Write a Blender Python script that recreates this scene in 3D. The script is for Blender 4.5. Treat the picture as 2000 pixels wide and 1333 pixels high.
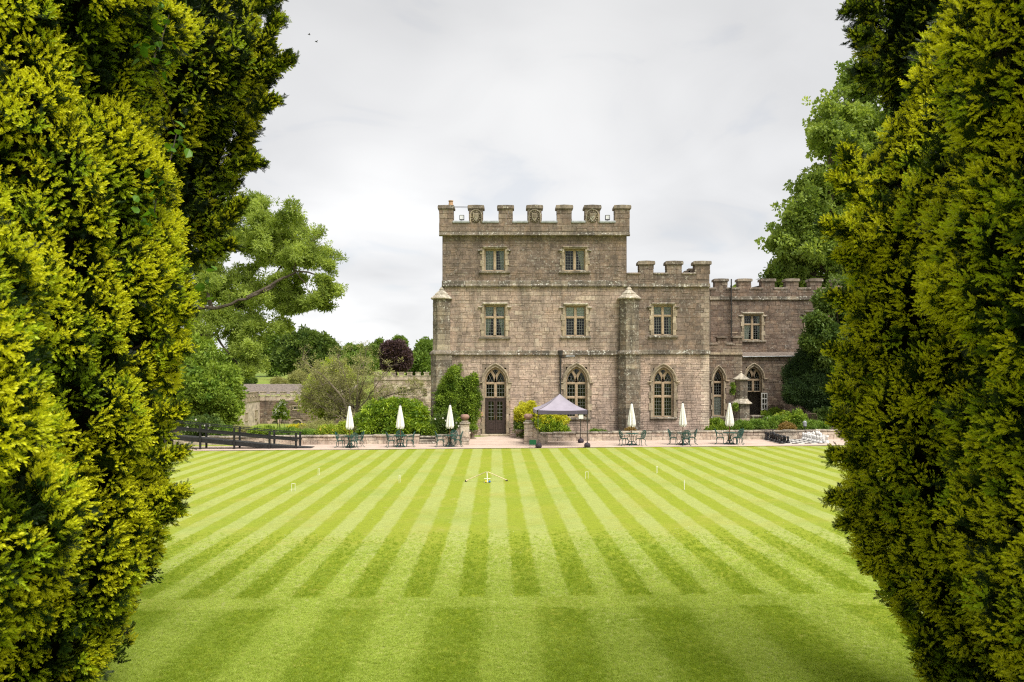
import bpy, math, random
import numpy as np
from mathutils import Vector, Matrix, noise as mnoise

for o in list(bpy.data.objects):
    bpy.data.objects.remove(o)
SC = bpy.context.scene
COL = SC.collection
R = math.radians
rnd = random.Random(7)

# ---------------------------------------------------------------- camera
F, H, HY = 1500.0, 4.5, 730.0          # focal length in photo pixels, eye height above the lawn, horizon row
cam_d = bpy.data.cameras.new('camera')
cam = bpy.data.objects.new('camera', cam_d)
COL.objects.link(cam)
cam.location = (0, 0, H)
cam.rotation_euler = (R(90), 0, 0)
cam_d.sensor_width = 36.0
cam_d.lens = 36.0 * F / 2000.0
cam_d.shift_y = (HY - 666.5) / 2000.0
cam_d.clip_end = 6000
cam_d.clip_start = 0.1
cam_d.dof.use_dof = True
cam_d.dof.focus_distance = 50.0
cam_d.dof.aperture_fstop = 5.0
SC.camera = cam

# ---------------------------------------------------------------- sky
SUN_DIR = Vector((0.34, -0.42, 0.84)).normalized()
wd = bpy.data.worlds.new('World')
SC.world = wd
wd.use_nodes = True
nt = wd.node_tree
nt.nodes.clear()
def N(t, typ, **kw):
    n = t.nodes.new(typ)
    for k, v in kw.items():
        if k.startswith('i_'):
            n.inputs[k[2:].replace('_', ' ')].default_value = v
        else:
            setattr(n, k, v)
    return n
def mth(t, op, a, b=None, clamp=False):
    n = t.nodes.new('ShaderNodeMath'); n.operation = op; n.use_clamp = clamp
    for i, v in enumerate((a, b)):
        if v is None: continue
        if isinstance(v, (int, float)): n.inputs[i].default_value = v
        else: t.links.new(v, n.inputs[i])
    return n.outputs[0]
def mixc(t, fac, a, b, blend='MIX'):
    n = t.nodes.new('ShaderNodeMix'); n.data_type = 'RGBA'; n.blend_type = blend
    for s, v in ((0, fac), (6, a), (7, b)):
        if isinstance(v, (int, float)): n.inputs[s].default_value = v
        elif isinstance(v, tuple): n.inputs[s].default_value = (*v[:3], 1)
        else: t.links.new(v, n.inputs[s])
    return n.outputs[2]
def ramp(t, fac, stops, interp='LINEAR'):
    n = t.nodes.new('ShaderNodeValToRGB'); cr = n.color_ramp; cr.interpolation = interp
    while len(cr.elements) < len(stops): cr.elements.new(0.5)
    for e, (p, c) in zip(cr.elements, stops):
        e.position = p
        e.color = (c, c, c, 1) if isinstance(c, (int, float)) else (*c, 1)
    t.links.new(fac, n.inputs[0])
    return n.outputs[0]
def nse(t, vec, scale, detail=3, rough=0.55, dist=0.0):
    n = t.nodes.new('ShaderNodeTexNoise')
    n.inputs['Scale'].default_value = scale; n.inputs['Detail'].default_value = detail
    n.inputs['Roughness'].default_value = rough; n.inputs['Distortion'].default_value = dist
    if vec is not None: t.links.new(vec, n.inputs['Vector'])
    return n.outputs[0]
sky = N(nt, 'ShaderNodeTexSky', sky_type='NISHITA', sun_disc=False)
sky.sun_elevation = math.asin(SUN_DIR.z)
sky.sun_rotation = math.atan2(SUN_DIR.x, SUN_DIR.y)
tc = N(nt, 'ShaderNodeTexCoord')
sep = N(nt, 'ShaderNodeSeparateXYZ'); nt.links.new(tc.outputs['Generated'], sep.inputs[0])
up = mth(nt, 'MAXIMUM', sep.outputs[2], 0.0)
den = mth(nt, 'ADD', up, 0.22)
cmb = N(nt, 'ShaderNodeCombineXYZ')
nt.links.new(mth(nt, 'DIVIDE', sep.outputs[0], den), cmb.inputs[0])
nt.links.new(mth(nt, 'DIVIDE', sep.outputs[1], den), cmb.inputs[1])
big = nse(nt, cmb.outputs[0], 0.85, 4, 0.45, 0.4)            # broad soft bands of the cloud sheet
fine = nse(nt, cmb.outputs[0], 2.6, 5, 0.5, 0.8)
cl = mth(nt, 'ADD', mth(nt, 'MULTIPLY', big, 0.85), mth(nt, 'MULTIPLY', fine, 0.15))
cloud = ramp(nt, cl, [(0.34, (0.45, 0.453, 0.462)), (0.48, (0.57, 0.572, 0.577)), (0.60, (0.67, 0.67, 0.669))])
lowr = ramp(nt, up, [(0.0, 1.10), (0.22, 1.03), (0.42, 0.85), (1.0, 0.80)])   # the sheet thins towards the horizon
cloud = mixc(nt, 1.0, cloud, lowr, 'MULTIPLY')
clear = mixc(nt, 1.0, sky.outputs[0], (0.10, 0.10, 0.10), 'MULTIPLY')
thin = ramp(nt, fine, [(0.30, 0.84), (0.42, 0.97)])
allc = mixc(nt, thin, clear, cloud)
bg = N(nt, 'ShaderNodeBackground')
nt.links.new(allc, bg.inputs[0]); bg.inputs[1].default_value = 1.0
wo = N(nt, 'ShaderNodeOutputWorld'); nt.links.new(bg.outputs[0], wo.inputs[0])

# ---------------------------------------------------------------- sun behind thin cloud
sd = bpy.data.lights.new('sun', 'SUN'); sd.energy = 3.6; sd.angle = R(34); sd.color = (1.0, 0.95, 0.86)
sun = bpy.data.objects.new('sun', sd); COL.objects.link(sun)
sun.rotation_euler = SUN_DIR.to_track_quat('Z', 'Y').to_euler()
sun.location = SUN_DIR * 60

# ---------------------------------------------------------------- exposure
SC.view_settings.view_transform = 'Standard'
SC.view_settings.look = 'None'
SC.view_settings.exposure = 0.6
SC.view_settings.gamma = 1.0
SC.view_settings.use_curve_mapping = False
SC.render.engine = 'CYCLES'
SC.cycles.use_denoising = False
SC.cycles.filter_width = 1.2
SC.cycles.max_bounces = 6
SC.cycles.diffuse_bounces = 3
SC.cycles.glossy_bounces = 2
SC.cycles.transmission_bounces = 4
SC.cycles.transparent_max_bounces = 8
SC.cycles.caustics_reflective = False
SC.cycles.caustics_refractive = False

# ---------------------------------------------------------------- helpers
def W(px, py, Y):
    return Vector(((px - 1000) * Y / F, Y, H - (py - HY) * Y / F))
def X_(px, Y): return (px - 1000) * Y / F
def Z_(py, Y): return H - (py - HY) * Y / F
def gz(x): return 0.0085 * x            # the garden rises gently to the right

def tag(o, label=None, cat=None, group=None, kind=None):
    if label: o['label'] = label
    if cat: o['category'] = cat
    if group: o['group'] = group
    if kind: o['kind'] = kind
    return o
def thing(name, label, cat, loc=(0, 0, 0), rz=0.0, group=None):
    o = bpy.data.objects.new(name, None); COL.objects.link(o)
    o.empty_display_size = 0.2
    o.location = loc; o.rotation_euler = (0, 0, rz)
    return tag(o, label, cat, group)
def offset(o):
    v = Vector((0, 0, 0))
    while o is not None:
        v += o.location; o = o.parent
    return v
def copy_tree(o, parent=None):
    c = o.copy(); COL.objects.link(c); c.parent = parent
    for ch in o.children: copy_tree(ch, c)
    return c

class MB:
    def __init__(s): s.v = []; s.f = []; s.t = []; s.m = []
    def face(s, pts, tint=0.5, mi=0):
        b = len(s.v); s.v += [tuple(p) for p in pts]; s.f.append(tuple(range(b, b + len(pts)))); s.t.append(tint); s.m.append(mi)
    def add(s, vs, fs, tint=0.5, mi=0):
        b = len(s.v); s.v += [tuple(p) for p in vs]
        for f in fs: s.f.append(tuple(i + b for i in f)); s.t.append(tint); s.m.append(mi)
    def box(s, x0, x1, y0, y1, z0, z1, tint=0.5, mi=0, bev=0.0):
        if bev <= 0:
            vs = [(x, y, z) for z in (z0, z1) for y in (y0, y1) for x in (x0, x1)]
            s.add(vs, [(0, 2, 3, 1), (4, 5, 7, 6), (0, 1, 5, 4), (1, 3, 7, 5), (3, 2, 6, 7), (2, 0, 4, 6)], tint, mi)
        else:
            b = min(bev, (x1 - x0) * .45, (y1 - y0) * .45, (z1 - z0) * .45)
            rings = [(z0, b), (z0 + b, 0), (z1 - b, 0), (z1, b)]
            vs = []
            for z, i in rings:
                c = b * .5
                xa, xb, ya, yb = x0 + i, x1 - i, y0 + i, y1 - i
                vs += [(xa + c, ya, z), (xb - c, ya, z), (xb, ya + c, z), (xb, yb - c, z), (xb - c, yb, z), (xa + c, yb, z), (xa, yb - c, z), (xa, ya + c, z)]
            fs = [tuple(range(7, -1, -1)), tuple(range(24, 32))]
            for r in range(3):
                for k in range(8):
                    fs.append((r * 8 + k, r * 8 + (k + 1) % 8, r * 8 + 8 + (k + 1) % 8, r * 8 + 8 + k))
            s.add(vs, fs, tint, mi)
    def tube(s, pts, rad, n=6, tint=0.5, mi=0, cap=True):
        pts = [Vector(p) for p in pts]
        if isinstance(rad, (int, float)): rad = [rad] * len(pts)
        b = len(s.v); prev = None
        for i, p in enumerate(pts):
            d = (pts[min(i + 1, len(pts) - 1)] - pts[max(i - 1, 0)])
            d = d.normalized() if d.length > 1e-9 else Vector((0, 0, 1))
            if prev is None:
                a = d.cross(Vector((0, 0, 1)) if abs(d.z) < .9 else Vector((1, 0, 0))).normalized()
            else:
                a = (prev - d * prev.dot(d))
                a = a.normalized() if a.length > 1e-6 else d.orthogonal().normalized()
            prev = a; c = d.cross(a)
            for k in range(n):
                an = 2 * math.pi * k / n
                s.v.append(tuple(p + (a * math.cos(an) + c * math.sin(an)) * rad[i]))
        for i in range(len(pts) - 1):
            for k in range(n):
                s.f.append((b + i * n + k, b + i * n + (k + 1) % n, b + (i + 1) * n + (k + 1) % n, b + (i + 1) * n + k)); s.t.append(tint); s.m.append(mi)
        if cap:
            s.f.append(tuple(b + k for k in range(n - 1, -1, -1))); s.t.append(tint); s.m.append(mi)
            e = b + (len(pts) - 1) * n
            s.f.append(tuple(e + k for k in range(n))); s.t.append(tint); s.m.append(mi)
    def lathe(s, prof, n=16, c=(0, 0), tint=0.5, mi=0, rf=None, rot=0.0):
        b = len(s.v)
        for z, r in prof:
            for k in range(n):
                a = 2 * math.pi * k / n + rot
                rr = r * (rf(k, z) if rf else 1)
                s.v.append((c[0] + rr * math.cos(a), c[1] + rr * math.sin(a), z))
        for i in range(len(prof) - 1):
            for k in range(n):
                s.f.append((b + i * n + k, b + i * n + (k + 1) % n, b + (i + 1) * n + (k + 1) % n, b + (i + 1) * n + k)); s.t.append(tint); s.m.append(mi)
        s.f.append(tuple(b + k for k in range(n - 1, -1, -1))); s.t.append(tint); s.m.append(mi)
        e = b + (len(prof) - 1) * n
        s.f.append(tuple(e + k for k in range(n))); s.t.append(tint); s.m.append(mi)
    def prism(s, poly, y0, y1, tint=0.5, mi=0):
        """polygon in the x-z plane extruded from y0 to y1"""
        n = len(poly)
        vs = [(x, y0, z) for x, z in poly] + [(x, y1, z) for x, z in poly]
        fs = [tuple(range(n)), tuple(range(2 * n - 1, n - 1, -1))] + [(i, i + n, (i + 1) % n + n, (i + 1) % n) for i in range(n)]
        s.add(vs, fs, tint, mi)
    def build(s, name, mat, parent=None, smooth=False, kind=None):
        off = offset(parent) if parent is not None else Vector((0, 0, 0))
        me = bpy.data.meshes.new(name)
        vs = [(x - off.x, y - off.y, z - off.z) for x, y, z in s.v] if off.length > 0 else s.v
        me.from_pydata(vs, [], s.f)
        for m in (mat if isinstance(mat, (list, tuple)) else [mat]): me.materials.append(m)
        at = me.attributes.new('tint', 'FLOAT', 'FACE'); at.data.foreach_set('value', s.t)
        if any(s.m): me.polygons.foreach_set('material_index', s.m)
        if smooth: me.polygons.foreach_set('use_smooth', [True] * len(me.polygons))
        me.update()
        o = bpy.data.objects.new(name, me); COL.objects.link(o)
        if parent is not None: o.parent = parent
        if kind: o['kind'] = kind
        return o

# ---------------------------------------------------------------- materials
def newmat(name):
    m = bpy.data.materials.new(name); m.use_nodes = True
    t = m.node_tree; b = t.nodes['Principled BSDF']
    b.inputs['Specular IOR Level'].default_value = 0.3
    return m, t, b
def pos(t):
    return t.nodes.new('ShaderNodeNewGeometry').outputs['Position']
def bump(t, b, h, strength=0.4, dist=0.02):
    n = t.nodes.new('ShaderNodeBump'); n.inputs['Strength'].default_value = strength; n.inputs['Distance'].default_value = dist
    t.links.new(h, n.inputs['Height']); t.links.new(n.outputs[0], b.inputs['Normal'])
def attr(t, name, typ='GEOMETRY'):
    n = t.nodes.new('ShaderNodeAttribute'); n.attribute_name = name; n.attribute_type = typ
    return n.outputs['Fac']
def plain(name, col, rough=0.6, var=0.15, scale=6.0, metal=0.0, spec=0.3, bmp=0.0, obj=False):
    m, t, b = newmat(name)
    vec = t.nodes.new('ShaderNodeTexCoord').outputs['Object'] if obj else pos(t)
    f = nse(t, vec, scale, 4)
    c2 = tuple(max(0, c * (1 - var * 1.6)) for c in col); c3 = tuple(min(1, c * (1 + var)) for c in col)
    t.links.new(ramp(t, f, [(0.3, c2), (0.7, c3)]), b.inputs['Base Color'])
    b.inputs['Roughness'].default_value = rough; b.inputs['Metallic'].default_value = metal
    b.inputs['Specular IOR Level'].default_value = spec
    if bmp: bump(t, b, nse(t, vec, scale * 6, 4), bmp, 0.02)
    return m
def stone_mat(name, stops, lichen=0.45, lichen_col=(0.52, 0.50, 0.44), grime=(0.07, 0.06, 0.05), grime_amt=0.5, fine=9.0):
    m, t, b = newmat(name)
    p = pos(t)
    base = ramp(t, attr(t, 'tint'), stops)
    n1 = nse(t, p, fine, 6, 0.7)
    base = mixc(t, 1.0, base, ramp(t, n1, [(0.27, 0.52), (0.5, 1.0), (0.73, 1.42)]), 'MULTIPLY')
    base = mixc(t, 1.0, base, ramp(t, nse(t, p, 2.6, 8, 0.68), [(0.3, 0.70), (0.5, 1.0), (0.7, 1.28)]), 'MULTIPLY')
    warm = nse(t, p, 1.3, 5, 0.65)
    base = mixc(t, ramp(t, warm, [(0.5, 0.0), (0.75, 0.40)]), base, (0.33, 0.21, 0.125))
    base = mixc(t, ramp(t, nse(t, p, 0.8, 5, 0.65), [(0.52, 0.0), (0.72, 0.4)]), base, (0.27, 0.225, 0.20))
    # rain streaks and soot with a shape of their own
    mp = t.nodes.new('ShaderNodeMapping'); mp.inputs['Scale'].default_value = (1.3, 1.3, 0.22); t.links.new(p, mp.inputs[0])
    g = nse(t, mp.outputs[0], 1.1, 6, 0.65)
    base = mixc(t, ramp(t, g, [(0.45, 0.0), (0.64, min(.75, grime_amt * 1.1))]), base, grime)
    lf = nse(t, p, 5.5, 9, 0.78)
    lz = nse(t, p, 0.55, 3, 0.5)
    lm = mth(t, 'MULTIPLY', ramp(t, lf, [(0.55, 0.0), (0.60, 1.0)]), ramp(t, lz, [(0.34, 0.25), (0.58, 1.0)]))
    base = mixc(t, mth(t, 'MULTIPLY', lm, lichen), base, lichen_col)
    t.links.new(base, b.inputs['Base Color'])
    b.inputs['Roughness'].default_value = 0.92; b.inputs['Specular IOR Level'].default_value = 0.15
    bump(t, b, nse(t, p, 14, 7, 0.7), 0.55, 0.03)
    return m
M = {}
PAL_UP = [(0.0, (0.128, 0.099, 0.082)), (0.25, (0.172, 0.131, 0.107)), (0.5, (0.212, 0.158, 0.127)), (0.75, (0.232, 0.176, 0.137)), (1.0, (0.31, 0.254, 0.202))]
PAL_LO = [(0.0, (0.32, 0.244, 0.203)), (0.25, (0.43, 0.328, 0.270)), (0.5, (0.51, 0.388, 0.318)), (0.75, (0.54, 0.425, 0.343)), (1.0, (0.62, 0.515, 0.415))]
PAL_FAR = [(0.0, (0.11, 0.082, 0.068)), (0.3, (0.16, 0.115, 0.092)), (0.6, (0.205, 0.148, 0.115)), (1.0, (0.30, 0.24, 0.18))]
PAL_MID = [(p_, tuple((a_ * .45 + b_ * .55) for a_, b_ in zip(c_, d_))) for (p_, c_), (_, d_) in zip(PAL_UP, PAL_LO)]
M['stone_mid'] = stone_mat('sandstone_middle', PAL_MID, 0.45, grime_amt=0.5)
M['stone_up'] = stone_mat('sandstone_upper', PAL_UP, 0.5, grime_amt=0.45)
M['stone_lo'] = stone_mat('sandstone_lower', PAL_LO, 0.35, (0.60, 0.55, 0.46), grime_amt=0.45)
M['stone_far'] = stone_mat('sandstone_wing', PAL_FAR, 0.5, grime_amt=0.4)
M['mortar'] = stone_mat('mortar', [(0, (0.15, 0.12, 0.095)), (1, (0.20, 0.16, 0.13))], 0.2)
M['mortar_lo'] = stone_mat('mortar_lower', [(0, (0.26, 0.205, 0.165)), (1, (0.29, 0.23, 0.185))], 0.2)
M['string'] = stone_mat('string_course_stone', [(0, (0.10, 0.088, 0.072)), (1, (0.27, 0.23, 0.175))], 0.95, (0.66, 0.65, 0.59), grime_amt=0.7)
M['cap'] = stone_mat('cap_stone', [(0, (0.16, 0.13, 0.11)), (1, (0.30, 0.25, 0.20))], 0.8, (0.55, 0.52, 0.45), grime_amt=0.6)
M['whitecap'] = stone_mat('lichened_cap', [(0, (0.36, 0.32, 0.26)), (1, (0.52, 0.47, 0.38))], 1.0, (0.72, 0.69, 0.60), grime_amt=0.5)
M['butt'] = stone_mat('buttress_stone', [(0, (0.13, 0.11, 0.085)), (0.5, (0.23, 0.19, 0.145)), (1, (0.42, 0.36, 0.26))], 0.9, (0.55, 0.53, 0.45), grime_amt=0.75)
M['ashlar'] = stone_mat('dressed_stone', [(0, (0.28, 0.228, 0.160)), (0.5, (0.37, 0.305, 0.215)), (1, (0.46, 0.385, 0.280))], 0.45, (0.62, 0.58, 0.48), grime_amt=0.35)
M['frame'] = plain('window_frame_stone', (0.40, 0.30, 0.20), 0.75, 0.2, 5)
M['frame_dk'] = plain('window_frame_wood', (0.22, 0.14, 0.09), 0.6, 0.2, 5)
M['lead'] = plain('window_lead', (0.20, 0.21, 0.19), 0.5, 0.2, 20, spec=0.5)
M['curtain'] = plain('curtain_cloth', (0.62, 0.58, 0.48), 0.9, 0.12, 9)
M['curtain_w'] = plain('blind_cloth', (0.92, 0.92, 0.90), 0.9, 0.03, 9)
M['curtain_sky_g'] = plain('grey_curtain_and_sky', (0.50, 0.53, 0.52), 0.9, 0.2, 9)  # curtain cloth; also stands in for sky reflected in one tower window
M['door'] = plain('door_wood', (0.045, 0.028, 0.024), 0.45, 0.35, 14, spec=0.5)
M['whitepaint'] = plain('white_paint', (0.78, 0.77, 0.73), 0.5, 0.06, 8)
M['metal_dk'] = plain('dark_iron', (0.03, 0.028, 0.026), 0.5, 0.3, 10, spec=0.5)
M['brass'] = plain('brass', (0.55, 0.42, 0.2), 0.35, 0.15, 20, 1.0)
M['slate'] = plain('roof_stone_slate', (0.20, 0.165, 0.14), 0.85, 0.35, 5, bmp=0.5)
M['leadroof'] = plain('roof_lead', (0.34, 0.36, 0.38), 0.5, 0.25, 4)
M['terracotta'] = plain('terracotta', (0.46, 0.29, 0.17), 0.8, 0.2, 5)
M['render'] = plain('wall_render', (0.58, 0.48, 0.40), 0.95, 0.3, 2.2, bmp=0.4)
M['inside'] = plain('room_dark', (0.10, 0.09, 0.07), 0.9, 0.1, 2)
M['bark'] = plain('bark', (0.085, 0.068, 0.05), 0.95, 0.45, 7, bmp=0.8)
M['twig'] = plain('grey_twigs', (0.21, 0.175, 0.12), 0.95, 0.35, 7)
M['soil'] = plain('soil', (0.07, 0.052, 0.036), 0.98, 0.45, 4, bmp=0.6)
M['blackwood'] = plain('black_timber', (0.016, 0.016, 0.018), 0.55, 0.4, 6, spec=0.4, bmp=0.2)
M['deck'] = plain('ramp_deck', (0.05, 0.05, 0.05), 0.8, 0.3, 9)
M['green_iron'] = plain('green_cast_iron', (0.012, 0.075, 0.06), 0.45, 0.35, 12, spec=0.5, obj=True)
M['parasol'] = plain('parasol_cloth', (0.80, 0.785, 0.75), 0.9, 0.08, 6, obj=True)
M['polewood'] = plain('pole_wood', (0.20, 0.09, 0.035), 0.5, 0.25, 12, obj=True)
M['base_dk'] = plain('parasol_base', (0.04, 0.045, 0.045), 0.7, 0.2, 6, obj=True)
M['tentcloth'] = plain('gazebo_cloth', (0.33, 0.30, 0.36), 0.8, 0.06, 2.5, spec=0.2)
M['valance'] = plain('gazebo_valance', (0.10, 0.085, 0.12), 0.8, 0.10, 2.5, spec=0.2)
M['bag'] = plain('weight_bag', (0.045, 0.035, 0.045), 0.7, 0.3, 12, obj=True)
M['signgreen'] = plain('green_sign', (0.012, 0.10, 0.045), 0.5, 0.12, 5)
M['paper'] = plain('white_paper', (0.75, 0.76, 0.78), 0.8, 0.05, 8)
M['chess_b'] = plain('black_plastic', (0.014, 0.014, 0.017), 0.35, 0.3, 6, spec=0.5, obj=True)
M['chess_w'] = plain('white_plastic', (0.72, 0.71, 0.70), 0.45, 0.06, 6, spec=0.4, obj=True)
M['tile_b'] = plain('black_tile', (0.03, 0.03, 0.032), 0.6, 0.3, 6, obj=True)
M['tile_w'] = plain('white_tile', (0.66, 0.64, 0.60), 0.7, 0.1, 6, obj=True)
M['croq_w'] = plain('white_wire', (0.76, 0.75, 0.68), 0.5, 0.05, 6)
M['maple'] = plain('pale_wood', (0.70, 0.58, 0.38), 0.6, 0.2, 9)
M['ball_y'] = plain('yellow_ball', (0.72, 0.52, 0.04), 0.4, 0.05, 6)
M['ball_b'] = plain('blue_ball', (0.02, 0.13, 0.42), 0.4, 0.05, 6)
M['ball_r'] = plain('red_ball', (0.5, 0.07, 0.06), 0.4, 0.05, 6)
M['rattan'] = plain('grey_rattan', (0.12, 0.085, 0.06), 0.8, 0.3, 20, obj=True)
M['wallstone'] = stone_mat('garden_wall_stone', [(0, (0.36, 0.29, 0.24)), (0.5, (0.50, 0.41, 0.33)), (1, (0.60, 0.52, 0.42))], 0.75, (0.56, 0.54, 0.47), grime_amt=0.4)
M['coping'] = stone_mat('garden_wall_coping', [(0, (0.20, 0.17, 0.14)), (1, (0.44, 0.39, 0.31))], 1.0, (0.66, 0.63, 0.55), grime_amt=0.75)
M['pinkstone'] = stone_mat('pink_finial_stone', [(0, (0.30, 0.18, 0.15)), (1, (0.34, 0.21, 0.17))], 0.3, grime_amt=0.3)
M['petal_w'] = plain('white_petals', (0.80, 0.78, 0.70), 0.8, 0.05, 8)
M['petal_p'] = plain('pink_petals', (0.45, 0.10, 0.20), 0.8, 0.15, 8)
M['petal_y'] = plain('yellow_petals', (0.80, 0.60, 0.10), 0.8, 0.1, 8)
M['bird'] = plain('dark_feathers', (0.03, 0.03, 0.03), 0.8, 0.2, 8)
m, t, b = newmat('window_glass')
tr = N(t, 'ShaderNodeBsdfTransparent'); tr.inputs[0].default_value = (0.82, 0.87, 0.82, 1)
gl = N(t, 'ShaderNodeBsdfGlossy'); gl.inputs['Roughness'].default_value = 0.03
fr = N(t, 'ShaderNodeFresnel'); fr.inputs[0].default_value = 1.5
mx = N(t, 'ShaderNodeMixShader')
t.links.new(mth(t, 'MULTIPLY', fr.outputs[0], 0.9), mx.inputs[0]); t.links.new(tr.outputs[0], mx.inputs[1]); t.links.new(gl.outputs[0], mx.inputs[2])
t.links.new(mx.outputs[0], t.nodes['Material Output'].inputs[0])
wv = N(t, 'ShaderNodeBump'); wv.inputs['Strength'].default_value = 0.06; wv.inputs['Distance'].default_value = 0.05
t.links.new(nse(t, pos(t), 7, 2), wv.inputs['Height']); t.links.new(wv.outputs[0], gl.inputs['Normal'])
M['glass'] = m

def leaf_mat(name, dark, light, trans=0.35, tip=None, rough=0.5, spec=0.25, gain=1.45):
    """dark..light by the clump's own tint; tip = colour of the young growth at the shoot ends"""
    m, t, b = newmat(name)
    if not tip: dark, light = [tuple(min(.75, v * gain) for v in c_) for c_ in (dark, light)]
    ti = attr(t, 'tint', 'INSTANCER')
    c = mixc(t, ti, dark, light)
    if tip:
        f = attr(t, 'tip')
        f = mth(t, 'MULTIPLY', f, ramp(t, ti, [(0.25, 0.0), (0.50, 0.95), (1.0, 1.0)]))
        c = mixc(t, f, c, ramp(t, ti, [(0.42, tuple(v_ * w_ for v_, w_ in zip(tip, (.52, .74, .9)))), (0.80, tip)]))
    else:
        c = mixc(t, 1.0, c, ramp(t, attr(t, 'tip'), [(0.0, 0.78), (1.0, 1.18)]), 'MULTIPLY')
    t.links.new(c, b.inputs['Base Color'])
    b.inputs['Roughness'].default_value = rough; b.inputs['Specular IOR Level'].default_value = spec
    tl = N(t, 'ShaderNodeBsdfTranslucent'); t.links.new(mixc(t, 1.0, c, (1.10, 1.05, 0.55), 'MULTIPLY'), tl.inputs[0])
    mx = N(t, 'ShaderNodeMixShader'); mx.inputs[0].default_value = trans
    t.links.new(b.outputs[0], mx.inputs[1]); t.links.new(tl.outputs[0], mx.inputs[2])
    t.links.new(mx.outputs[0], t.nodes['Material Output'].inputs[0])
    return m
LM = {}
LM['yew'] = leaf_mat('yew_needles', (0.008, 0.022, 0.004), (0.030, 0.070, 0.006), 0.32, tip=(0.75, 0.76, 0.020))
LM['yew_dk'] = leaf_mat('yew_needles_shaded_tree', (0.007, 0.018, 0.004), (0.024, 0.048, 0.006), 0.30, tip=(0.62, 0.62, 0.018))  # darker copy of the yew needles: the rear trees' shade is in the colour
LM['ash'] = leaf_mat('ash_leaves', (0.15, 0.21, 0.035), (0.40, 0.48, 0.115), 0.5)
LM['fresh'] = leaf_mat('fresh_leaves', (0.08, 0.145, 0.016), (0.27, 0.35, 0.045), 0.35)
LM['syc'] = leaf_mat('sycamore_leaves', (0.105, 0.165, 0.030), (0.29, 0.365, 0.080), 0.45)
LM['dark'] = leaf_mat('oak_leaves', (0.036, 0.072, 0.015), (0.150, 0.210, 0.042), 0.32)
LM['mid'] = leaf_mat('lime_leaves', (0.08, 0.14, 0.022), (0.19, 0.27, 0.05), 0.3)
LM['olive'] = leaf_mat('willow_leaves', (0.17, 0.175, 0.065), (0.37, 0.37, 0.15), 0.35)
LM['lime'] = leaf_mat('lime_green_leaves', (0.19, 0.26, 0.03), (0.42, 0.48, 0.06), 0.35)
LM['purple'] = leaf_mat('copper_beech_leaves', (0.035, 0.021, 0.025), (0.115, 0.072, 0.078), 0.3)
LM['laurel'] = leaf_mat('laurel_leaves', (0.055, 0.12, 0.010), (0.30, 0.40, 0.03), 0.35, rough=0.4, spec=0.4)
LM['ivy'] = leaf_mat('ivy_leaves', (0.045, 0.095, 0.012), (0.26, 0.36, 0.045), 0.35)
LM['gold'] = leaf_mat('golden_leaves', (0.36, 0.36, 0.02), (0.62, 0.60, 0.05), 0.35)
LM['conifer'] = leaf_mat('dark_conifer', (0.014, 0.034, 0.012), (0.055, 0.095, 0.024), 0.2)
LM['bed'] = leaf_mat('border_leaves', (0.07, 0.14, 0.02), (0.22, 0.32, 0.05), 0.3)
LM['rust'] = leaf_mat('rusty_leaves', (0.16, 0.11, 0.04), (0.34, 0.24, 0.08), 0.3)
LM['goldhedge'] = leaf_mat('yellow_hedge_leaves', (0.45, 0.40, 0.02), (0.70, 0.62, 0.04), 0.3)
LM['grass'] = leaf_mat('grass_blades', (0.215, 0.295, 0.028), (0.36, 0.43, 0.105), 0.5, gain=1.5)
# ---------------------------------------------------------------- leaf sprays, repeated through each crown by geometry nodes
rng = np.random.default_rng(11)
def src_mesh(name, vs, fs, tips, mat):
    me = bpy.data.meshes.new(name); me.from_pydata([tuple(v) for v in vs], [], fs)
    me.materials.append(mat)
    a = me.attributes.new('tip', 'FLOAT', 'FACE'); a.data.foreach_set('value', tips)
    me.update()
    return bpy.data.objects.new(name, me)
def yew_spray(name, mat, seed, needles=15, nlat=9, wide=1.0):
    """a flat fan of side shoots on a 0.2 m twig along +x; needles in two ranks, young needles at the ends"""
    r = random.Random(seed); vs, fs, tp = [], [], []
    def needle(p, d, nrm, L, w, tip):
        s = d.cross(nrm).normalized() * w
        b = len(vs)
        vs.extend([p - s * .5, p + d * L * .55 - s, p + d * L, p + d * L * .55 + s, p + s * .5])
        fs.append((b, b + 1, b + 2, b + 3, b + 4)); tp.append(tip)
    def shoot(p0, d, nrm, L, n, young):
        side = d.cross(nrm).normalized()
        for i in range(n):
            f = (i + .5) / n
            sg = 1 if i % 2 else -1
            dd = (d * (.55 + .5 * f) + side * sg * (1 - .45 * f) + nrm * (r.uniform(-.1, .55))).normalized()
            tip = min(1.0, max(0.0, (f - young) * 2.4)) * r.uniform(.75, 1)
            needle(p0 + d * L * f, dd, nrm, r.uniform(.017, .025) * wide, .0022 * wide + .0006, tip)
        needle(p0 + d * L, d, nrm, .016, .002 * wide, 1.0)
        b = len(vs); s = side * .0016
        vs.extend([p0 - s, p0 + s, p0 + d * L]); fs.append((b, b + 1, b + 2)); tp.append(0.0)
    z = Vector((0, 0, 1)); ax = Vector((1, 0, 0))
    shoot(Vector((0, 0, 0)), ax, z, .20, needles + 6, .5)
    for k in range(nlat):
        f = .18 + .75 * k / nlat
        sg = 1 if k % 2 else -1
        a = R(r.uniform(32, 58)) * sg
        d = (ax * math.cos(a) + Vector((0, 1, 0)) * math.sin(a) + z * r.uniform(-.15, .5)).normalized()
        n = (z + Vector((r.uniform(-.5, .5), r.uniform(-.5, .5), 0))).normalized()
        n = (n - d * n.dot(d)).normalized()
        shoot(Vector((.20 * f, 0, 0)), d, n, r.uniform(.055, .10) * (1.15 - .45 * f), needles, r.uniform(.12, .48))
    return src_mesh(name, vs, fs, tp, mat)
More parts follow.
